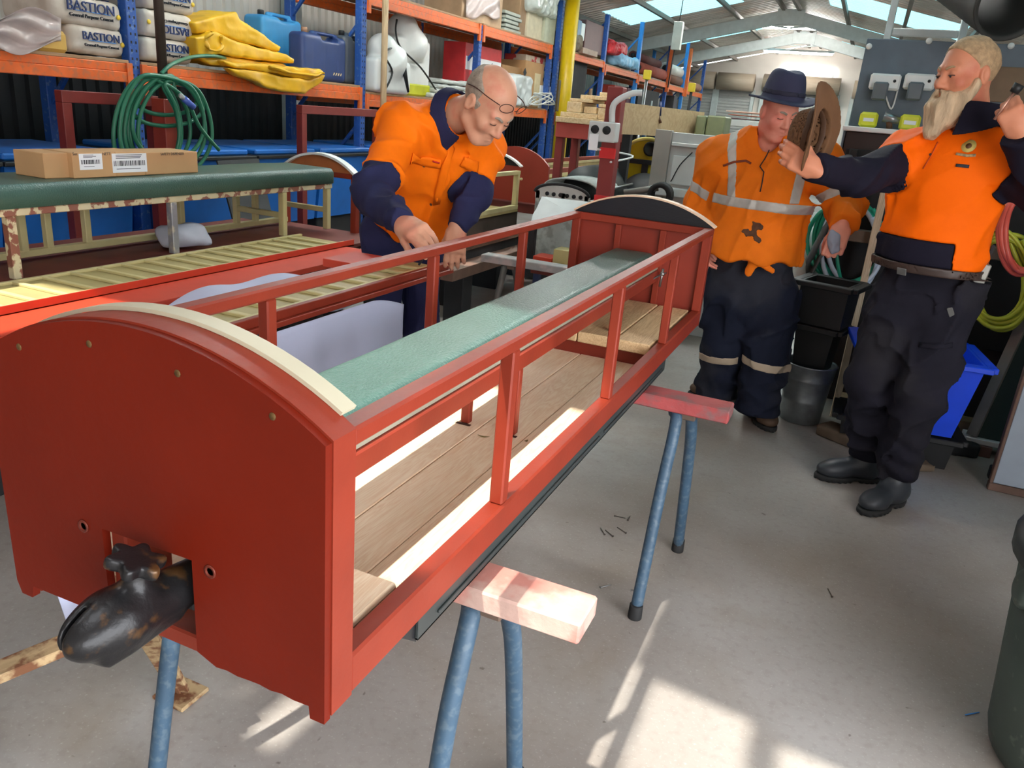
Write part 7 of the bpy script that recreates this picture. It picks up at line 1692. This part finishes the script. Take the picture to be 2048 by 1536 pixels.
lo = np.array([hR2, hL2, kR2, kL2, aR2, aL2]).min(0) - 0.2; hi = np.array([hR2, hL2, kR2, kL2, aR2, aL2]).max(0) + 0.2
sdf_obj('trousers', trou2, (lo[0], lo[1], 0.09), (hi[0], hi[1], zbot + 0.06), 0.0075, TROU, MAN2)
for heel, toe, an in ((PX(1752, 962, z=0), PX(1632, 956, z=0), aR2), (PX(1800, 1002, z=0), PX(1722, 1030, z=0), aL2)):
    boot(MAN2, heel, toe, an, mat('boot_black_leather', S(48, 52, 58), 0.45, var=0.12), M_RUBBER, top=0.16)
# belt with keeper, knife pouch and phone pocket
bz0 = PY(1860, 541, 3.3)[2]
belt = lambda P: smax(np.abs(trou2(P) - 0.006) - 0.004, np.abs(P[:, 2] - bz0) - 0.019, 0.003)
sdf_obj('belt', lambda P: smax(np.abs(smin(trou2(P), top2(P), 0.01) - 0.005) - 0.004, np.abs(P[:, 2] - bz0) - 0.019, 0.003), (pe2[0] - 0.3, pe2[1] - 0.3, bz0 - 0.04), (pe2[0] + 0.3, pe2[1] + 0.3, bz0 + 0.04), 0.006, mat('belt_brown', S(62, 46, 40), 0.5, var=0.2), MAN2)
p, v = cam_pt(1806, 541, lambda P: smin(trou2(P), top2(P), 0.01)); g_ = grad(lambda P: smin(trou2(P), top2(P), 0.01), p)
MB().box((-0.018, -0.014, 0.008), (0.018, 0.014, 0.012), 0.002, Matrix.Translation(Vector(p)) @ Vector(g_).to_track_quat('Z', 'Y').to_matrix().to_4x4()).build('buckle', M_STEEL, MAN2)
a_, b_ = cam_pt(1982, 532, trou2)[0], None
q0, q1 = PY(1972, 528, 3.36), PY(1952, 575, 3.36)
MB().bar(Vector(q0), Vector(q1), 0.040, 0.016, (0, -1, 0), 0.003).build('knife_pouch', mat('pouch_steel', S(150, 148, 140), 0.35, 0.4), MAN2)
MB().bar(Vector(PY(1988, 490, 3.37)), Vector(q0), 0.012, 0.006, (0, -1, 0), 0.001).build('pouch_clip', M_DARK, MAN2)
p, v = cam_pt(1902, 625, trou2); g_ = Vector(grad(trou2, p))
MB().box((-0.010, -0.020, -0.004), (0.010, 0.020, 0.004), 0.002, Matrix.Translation(Vector(p)) @ g_.to_track_quat('Z', 'Y').to_matrix().to_4x4() @ Matrix.Rotation(0.5, 4, 'Z')).build('pocket_tool', mat('dull_metal', S(110, 110, 108), 0.4, 0.3), MAN2)
strip_on(MAN2, trou2, [(1840, 690), (1870, 694), (1904, 690)], 0.020, TROU, 'pocket_flap', 0.004)
# face: short sandy hair, long beard, moustache
def hair2(P):
    Q = (P - hc2) @ A2
    d = s_ell(Q, (0, -0.014, 0.034), (0.081, 0.104, 0.094)) + 0.005 * vnoise(P, 50)
    face = np.maximum(Q[:, 1] - 0.052 + 0.30 * (0.085 - Q[:, 2]) , 0) * 0 + (Q[:, 1] - (0.070 - 0.9 * np.maximum(0.088 - Q[:, 2], 0)).clip(0.012))
    return smax(smax(d, face, 0.008), -Q[:, 2] - 0.055, 0.01)
sdf_obj('hair', hair2, hc2 - 0.16, hc2 + 0.16, 0.0045, HAIRB, MAN2)
def beard2(P):
    Q = (P - hc2) @ A2; S_ = np.stack([np.abs(Q[:, 0]), Q[:, 1], Q[:, 2]], 1)
    d = s_ell(Q, (0, 0.062, -0.118), (0.064, 0.056, 0.062))
    d = smin(d, s_cap(Q, (0, 0.080, -0.13), (0, 0.106, -0.190), 0.050, 0.034), 0.04)
    d = smin(d, s_cap(S_, (0.064, 0.010, -0.035), (0.046, 0.050, -0.100), 0.020, 0.030), 0.025)
    d = smin(d, s_cap(S_, (0.004, 0.100, -0.054), (0.034, 0.084, -0.078), 0.0095, 0.012), 0.012)
    Qs = Q * np.array((1, 1, 0.22)); d = d + 0.012 * vnoise(Qs, 60) + 0.008 * vnoise(Q, 30)
    return smax(d, -s_ell(Q, (0, 0.104, -0.0755), (0.020, 0.016, 0.0045)), 0.004)
sdf_obj('beard', beard2, hc2 + np.array((-0.22, -0.2, -0.28)), hc2 + np.array((0.14, 0.14, 0.03)), 0.0045, BEARD, MAN2)
eyes(MAN2, hc2, A2, (0.1, 0), True); brows(MAN2, hc2, A2, HAIRB, 0.0045)
# polo details: placket, button, round badge with a line of lettering, black tag
strip_on(MAN2, shirt2, [(1876, 284), (1862, 312), (1846, 338)], 0.004, mat('orange_seam', S(190, 70, 6), 0.8), 'placket', 0.0005)
place_buttons(MAN2, shirt2, ((1861, 309),), DKB, 0.005)
p, v = cam_pt(1938, 293, shirt2); n_ = Vector(grad(shirt2, p, 0.03)); Xm = Matrix.Translation(Vector(p) + n_ * 0.003) @ n_.to_track_quat('Z', 'Y').to_matrix().to_4x4()
MB().lathe([(0.024, 0), (0.024, 0.0015), (0.0, 0.002)], 24, Xm).build('round_badge', mat('badge_yellow', S(220, 196, 110), 0.6, var=0.15, scale=60), MAN2)
MB().lathe([(0.010, 0.0), (0.010, 0.0032), (0, 0.0035)], 16, Xm).build('badge_centre', mat('badge_dark', S(110, 70, 40), 0.6), MAN2)
strip_on(MAN2, shirt2, [(1912, 308), (1935, 312), (1952, 311)], 0.009, mat('badge_lettering', S(176, 150, 112), 0.7, var=0.4, scale=90), 'badge_lettering', 0.003)
strip_on(MAN2, shirt2, [(1912, 331), (1938, 333)], 0.011, M_PRINT, 'chest_tag', 0.003)
# rod with a black knob in his raised left hand
p0, p1 = Vector(PY(2004, 218, 3.12)), Vector(PY(2030, 182, 3.12))
t = thing('knob_rod', 'short copper rod with a black knob in the raised left hand', 'tool', p0)
MB().tube([p0 - (p1 - p0) * 0.6, p1], 0.0045, 8).build('rod', mat('copper_rod', S(200, 150, 130), 0.3, 0.7), t); MB().tube([p1 - (p1 - p0) * 0.1, p1 + (p1 - p0) * 0.35], [0.014, 0.017], 12).build('knob', M_BLACKP, t)
# the brown felt hat, held by its crown, brim nearly edge on
hx = PY(1640, 262, 3.02)
Ah = basis(unit((0.34, 0.94, 0)), unit((0.06, 0.0, 1.0)))            # columns: brim normal, across the brim, along the brim
def hatq(P):
    Q = (P - hx) @ Ah; x = Q[:, 0] + np.where(Q[:, 2] > 0, 1.3, 0.35) * Q[:, 2] ** 2 - 1.6 * Q[:, 1] ** 2 * np.where(Q[:, 1] < 0, 1.0, 0.3)
    return np.stack([x, Q[:, 1], Q[:, 2]], 1)
def hat2(P):
    Q = hatq(P); x, y, z = Q[:, 0], Q[:, 1], Q[:, 2]; r = np.hypot(y / 0.140, z / 0.160)
    brim = np.maximum((r - 1) * 0.13, np.abs(x) - 0.0045)
    crown = smax(smax(s_ell(Q, (0.02, 0.0, -0.02), (0.16, 0.084, 0.098)), -x - 0.100, 0.03), x, 0.004)
    inner = smax(s_ell(Q, (0.02, 0.0, -0.02), (0.155, 0.078, 0.092)), -x - 0.094, 0.03)
    return smax(smin(brim, crown, 0.010), -inner, 0.003)
FELT = mat('brown_felt', S(110, 76, 48), 0.85, var=0.12, scale=10, bump=0.15, bscale=160)
hb = sdf_obj('brown_hat', hat2, hx - 0.26, hx + 0.26, 0.0055, FELT, None, label='brown felt hat held out in front of the other man face', cat='hat')
sdf_obj('hat_band', lambda P: smax(np.abs(hat2(P)) - 0.003, np.maximum(np.abs(hatq(P)[:, 0] + 0.024) - 0.011, np.hypot(hatq(P)[:, 1], hatq(P)[:, 2] + 0.02) - 0.115), 0.002), hx - 0.2, hx + 0.2, 0.005, mat('felt_band', S(78, 52, 34), 0.7), hb)
# ============ the man in the navy hat ============
hc3 = PY(1560, 222, 3.96); A3 = basis(unit((0.52, -0.80, -0.32)), unit((0.10, -0.22, 1)))
nb3 = PY(1544, 280, 4.02); ch3 = PY(1520, 392, 4.02); pe3 = PY(1502, 560, 4.06)
fr3 = unit((-0.05, -1.0, 0)); lt3 = np.array((1.0, -0.05, 0))
sR3, sL3 = PY(1442, 320, 4.02), PY(1638, 326, 4.06)
eR3, wR3 = PY(1398, 405, 4.10), PY(1418, 470, 3.96)
eL3, wL3 = PY(1690, 408, 4.08), PY(1684, 452, 3.86)
hR3, hL3 = PY(1458, 585, 4.06), PY(1548, 588, 4.06)
kR3, kL3 = PY(1446, 690, 4.04), PY(1532, 700, 4.0)
aR3, aL3 = PY(1432, 780, 4.16), PY(1514, 818, 4.02)
fL3 = unit((-0.10, -0.45, -0.85)); nL3 = unit(np.array((0.1, -0.9, 0.35))); nL3 = unit(nL3 - fL3 * (nL3 @ fL3)); tL3 = np.cross(fL3, nL3); tL3 = tL3 if tL3[0] < 0 else -tL3
HL3 = np.stack([tL3, fL3, nL3], 1); c3L = hand_chains(wL3, HL3, 1, [(0.5, 1.3, 0.8), (0.5, 1.35, 0.8), (0.55, 1.35, 0.8), (0.6, 1.3, 0.8)], 0.02, (0.45, 0.7, 0.4), 1.1)
HR3 = np.stack([unit((0, -1, 0)), -ZU, unit((-1, 0, 0))], 1); c3R = hand_chains(wR3, HR3, 1, [(0.4, 0.5, 0.4)] * 4)
def torso3(P, r=0.0):
    d = s_flat(P, pe3 + np.array((0, 0, -0.01)), ch3 + np.array((0, 0, -0.04)), 0.205 + r, 0.215 + r, fr3, 0.80)
    d = smin(d, s_flat(P, ch3, (sR3 + sL3) / 2 + np.array((0, 0, -0.04)), 0.205 + r, 0.155 + r, fr3, 0.74), 0.06)
    d = smin(d, s_cap(P, sR3, sL3, 0.082 + r, 0.082 + r), 0.06)
    return smin(d, smin(s_cap(P, nb3 + np.array((0, 0, 0.0)), sR3, 0.078 + r, 0.085 + r), s_cap(P, nb3 + np.array((0, 0, 0.0)), sL3, 0.078 + r, 0.085 + r), 0.03), 0.05)
def body3(P):
    d = near(P, hc3, 0.17, lambda Q: head_sdf(Q, hc3, A3, fat=0.010))
    d = smin(d, s_cap(P, hc3 + A3 @ np.array((0, -0.02, -0.07)), nb3, 0.066, 0.074), 0.03)
    d = smin(d, torso3(P, -0.045), 0.04)
    for a, b, c in ((sR3, eR3, wR3), (sL3, eL3, wL3)): d = smin(d, s_cap(P, a, b, 0.052, 0.044), 0.02); d = smin(d, s_cap(P, b, c, 0.044, 0.030), 0.015)
    d = smin(d, near(P, wL3 + fL3 * 0.07, 0.14, lambda Q: hand_sdf(Q, wL3, HL3, c3L, 1.1)), 0.006)
    d = smin(d, near(P, wR3 - ZU * 0.08, 0.14, lambda Q: hand_sdf(Q, wR3, HR3, c3R)), 0.006)
    for a, b, c in ((hR3, kR3, aR3), (hL3, kL3, aL3)): d = smin(d, s_cap(P, a, b, 0.085, 0.06), 0.03); d = smin(d, s_cap(P, b, c, 0.058, 0.038), 0.02)
    return d
al = np.array([hc3, sR3, sL3, eR3, wR3, eL3, wL3, aR3, aL3, kR3, kL3])
MAN3 = make_body('person', 'stout man in navy hat and stained orange shirt with silver bands', pe3, body3, np.append(al.min(0)[:2] - 0.22, 0.05), al.max(0) + 0.2, SKIN3)
zh3 = PY(1500, 528, 3.86)[2]
def shirt3(P):
    d = torso3(P, 0.010)
    d = smin(d, s_ell(P, (ch3 * 0.35 + pe3 * 0.65) + fr3 * 0.075, (0.205, 0.17, 0.19)), 0.08)
    d = smin(d, s_cap(P, sR3, eR3, 0.098, 0.082), 0.06); d = smin(d, s_cap(P, eR3, wR3, 0.080, 0.058), 0.03)
    d = smin(d, s_cap(P, sL3, eL3, 0.098, 0.084), 0.06); d = smin(d, s_cap(P, eL3, wL3, 0.084, 0.062), 0.03)
    d = d + wr(P, 0.022, 6, (0.3, 0.1, 0.8), 0.35)
    hole = s_cap(P, nb3 + np.array((0, 0, -0.02)) + fr3 * 0.02, hc3, 0.070, 0.08)
    v = s_cap(P, nb3 + fr3 * 0.12 + np.array((0, 0, 0.0)), nb3 + fr3 * 0.20 + np.array((0.0, 0, -0.17)), 0.062, 0.006)
    return smax(smax(d, -hole, 0.008), -v, 0.008)
hem3 = lambda P: zh3 + 0.012 * np.sin(P[:, 0] * 40) + 0.03 * np.abs(vnoise(P, 8)) - P[:, 2]
full3 = lambda P: smax(smax(shirt3(P), hem3(P), 0.015), (P - wL3) @ unit(wL3 - eL3) - 0.005 - 1e3 * (s_cap(P, eL3, wL3 + (wL3 - eL3) * 0.5, 0.10, 0.10) > 0), 0.004)
lo3 = np.array([sR3, sL3, eR3, eL3, wR3, wL3, pe3]).min(0) - 0.22; hi3 = np.array([sR3, sL3, eR3, eL3, wL3, nb3]).max(0) + 0.22
sdf_obj('work_shirt', full3, (lo3[0], lo3[1], zh3 - 0.03), hi3, 0.007, HV3, MAN3)
# knotted shirt tails
def tails3(P):
    k = PY(1512, 520, 3.84)
    d = s_ell(P, k, (0.035, 0.022, 0.022))
    d = smin(d, s_flat(P, k, PY(1496, 545, 3.85), 0.022, 0.020, fr3, 0.4), 0.012); d = smin(d, s_flat(P, k, PY(1545, 542, 3.85), 0.020, 0.012, fr3, 0.4), 0.012)
    return d + 0.004 * vnoise(P, 30)
k_ = PY(1515, 530, 3.85); sdf_obj('knotted_tails', tails3, k_ - 0.14, k_ + 0.14, 0.005, HV3, MAN3)
sdf_obj('collar', lambda P: collar_sdf(P, nb3 + np.array((0, 0, -0.025)), unit((0.02, 0.0, 1)), fr3, 0.078, 0.1, 0.05, 1.5), nb3 - 0.19, nb3 + 0.19, 0.006, HV3, MAN3)
# silver bands
def band(fn, lo, hi): sdf_obj('reflective_band', lambda P: smax(shirt3(P) - 0.003, fn(P), 0.003), lo, hi, 0.006, TAPE, MAN3)
zb3 = PY(1500, 410, 3.82)[2]
inT = lambda P: s_box(P, (pe3[0], pe3[1], 1.1), (0.235, 0.5, 0.6))
band(lambda P: np.maximum(np.abs(P[:, 2] - zb3 + 0.02 * (P[:, 0] - pe3[0])) - 0.024, inT(P)), (lo3[0], lo3[1], zb3 - 0.05), (hi3[0], hi3[1], zb3 + 0.05))
for xb, xt in ((PY(1462, 400, 3.85)[0], PY(1468, 250, 4.0)[0]), (PY(1590, 390, 3.85)[0], PY(1622, 260, 4.0)[0])):
    band(lambda P: np.maximum.reduce([np.abs(P[:, 0] - (xb + (xt - xb) * (P[:, 2] - zb3) / 0.36)) - 0.022, zb3 + 0.02 - P[:, 2], P[:, 1] - (pe3[1] + 0.02)]), (lo3[0], lo3[1], zb3), (hi3[0], hi3[1], hi3[2]))
for e_, s_, f_ in ((eR3, sR3, 0.60), (eL3, sL3, 0.62)):
    u_ = unit(e_ - s_); c_ = lerp(s_, e_, f_)
    band(lambda P: np.maximum.reduce([np.abs((P - c_) @ u_) - 0.026, s_cap(P, s_, e_, 0.108, 0.108), (0.015 - (P - s_) @ lt3) if e_ is eL3 else (0.015 + (P - s_) @ lt3)]), np.minimum(s_, e_) - 0.15, np.maximum(s_, e_) + 0.15)
# pocket slit, hanging cord, grease stain
strip_on(MAN3, shirt3, [(1446, 331), (1468, 324), (1492, 322), (1502, 328)], 0.010, mat('pocket_brown', S(120, 52, 24), 0.8), 'pocket_slit', 0.003)
strip_on(MAN3, shirt3, [(1546, 288), (1530, 318), (1520, 334), (1528, 345), (1524, 365), (1520, 384)], 0.004, M_DARK, 'neck_cord', 0.004)
def stain(P): return s_ell(P, PY(1506, 466, 3.83), (0.040, 0.05, 0.030)) + 0.05 * vnoise(P, 28) + 0.03 * vnoise(P, 60)
sdf_obj('grease_stain', lambda P: smax(shirt3(P) - 0.0025, stain(P), 0.001), PY(1506, 466, 3.83) - 0.12, PY(1506, 466, 3.83) + 0.12, 0.004, mat('grease', S(84, 50, 26), 0.8, var=0.3, scale=40), MAN3)
def trou3(P):
    d = s_flat(P, pe3 + np.array((0, 0, -0.06)), pe3 + np.array((0, 0, 0.05)), 0.20, 0.20, fr3, 0.82)
    for a, b, c in ((hR3, kR3, aR3), (hL3, kL3, aL3)): d = smin(d, s_cap(P, a, b, 0.128, 0.112), 0.03); d = smin(d, s_cap(P, b, c, 0.112, 0.100), 0.03)
    z = P[:, 2]
    d = d + wr(P, 0.026, 6, (0.5, 0.2, 0.7), 0.5) + 0.008 * np.sin(z * 60 + vnoise(P, 6) * 8) * np.clip((0.35 - z) / 0.3, 0, 1)
    return smax(smax(d, P[:, 2] - (zh3 + 0.05), 0.01), 0.075 - P[:, 2], 0.01)
lo = np.array([hR3, hL3, kR3, kL3, aR3, aL3]).min(0) - 0.22; hi = np.array([hR3, hL3, kR3, kL3, aR3, aL3]).max(0) + 0.22
sdf_obj('trousers', trou3, (lo[0], lo[1], 0.05), (hi[0], hi[1], zh3 + 0.08), 0.008, TROU3, MAN3)
for kk, aa, dz in ((kR3, aR3, 0.0), (kL3, aL3, 0.0)):
    zc = kk[2] - 0.065
    sdf_obj('reflective_band', lambda P: smax(trou3(P) - 0.003, np.maximum(np.abs(P[:, 2] - zc + 0.10 * (P[:, 0] - kk[0]) * (1 if kk is kL3 else -1)) - 0.022, np.abs(P[:, 0] - kk[0]) - 0.2 + 1.0 * (((P[:, 0] - (kR3[0] + kL3[0]) / 2) > 0) != (kk is kL3))), 0.003), (kk[0] - 0.16, kk[1] - 0.18, zc - 0.06), (kk[0] + 0.16, kk[1] + 0.22, zc + 0.06), 0.006, mat('band_tan', S(176, 158, 136), 0.5, var=0.1), MAN3)
for heel, toe, an in ((PX(1462, 796, z=0), PX(1392, 792, z=0), aR3), (PX(1500, 826, z=0), PX(1540, 862, z=0), aL3)):
    boot(MAN3, heel, toe, an, mat('boot_brown_suede', S(88, 66, 50), 0.7, var=0.2), M_RUBBER, top=0.13)
eyes(MAN3, hc3, A3); brows(MAN3, hc3, A3, HAIRG)
# navy felt hat
hz = hc3 + A3 @ np.array((0, -0.012, 0.052))
Ahat = basis(unit((0.52, -0.80, -0.10)), unit((0.10, -0.10, 1)))
def hat3(P):
    Q = (P - hz) @ Ahat; x, y, z = Q[:, 0], Q[:, 1], Q[:, 2]; r = np.hypot(x / 0.148, y / 0.165)
    lift = 0.035 * np.clip(-x / 0.15, 0, 1) ** 2 + 0.012 * np.clip(x / 0.15, 0, 1) ** 2 - 0.015 * r
    brim = np.maximum((r - 1) * 0.15, np.abs(z - lift) - 0.0045)
    crown = smax(s_ell(Q, (0, 0, 0.0), (0.090, 0.108, 0.175)), z - 0.128 + 0.012 * np.cos(x * 60) * 0, 0.03)
    crown = smax(crown, -s_cap(Q, (0, -0.06, 0.155), (0, 0.05, 0.150), 0.032, 0.030), 0.03)
    crown = smax(crown, -z + 0.0, 0.004)
    return smin(brim, crown, 0.012)
h_ = sdf_obj('hat', hat3, hz - 0.26, hz + 0.26, 0.0055, mat('hat_navy', S(50, 52, 78), 0.85, var=0.10, bump=0.1, bscale=200), MAN3)
sdf_obj('hat_band', lambda P: smax(np.abs(hat3(P)) - 0.003, np.maximum(np.abs(((P - hz) @ Ahat)[:, 2] - 0.026) - 0.011, np.hypot(((P - hz) @ Ahat)[:, 0], ((P - hz) @ Ahat)[:, 1]) - 0.125), 0.002), hz - 0.15, hz + 0.15, 0.0045, mat('hat_band_dark', S(38, 38, 58), 0.8), h_)
# grey rag in his hand
rg = PY(1668, 478, 3.80)
sdf_obj('grey_rag', lambda P: s_ell(P, rg + np.array((0, 0, -0.012)), (0.030, 0.030, 0.050)) + 0.03 * vnoise(P, 34), rg - 0.1, rg + 0.1, 0.005, mat('rag_grey_blue', S(150, 156, 172), 0.8, var=0.15), None, label='crumpled grey rag in the fist of the man with the navy hat', cat='rag')
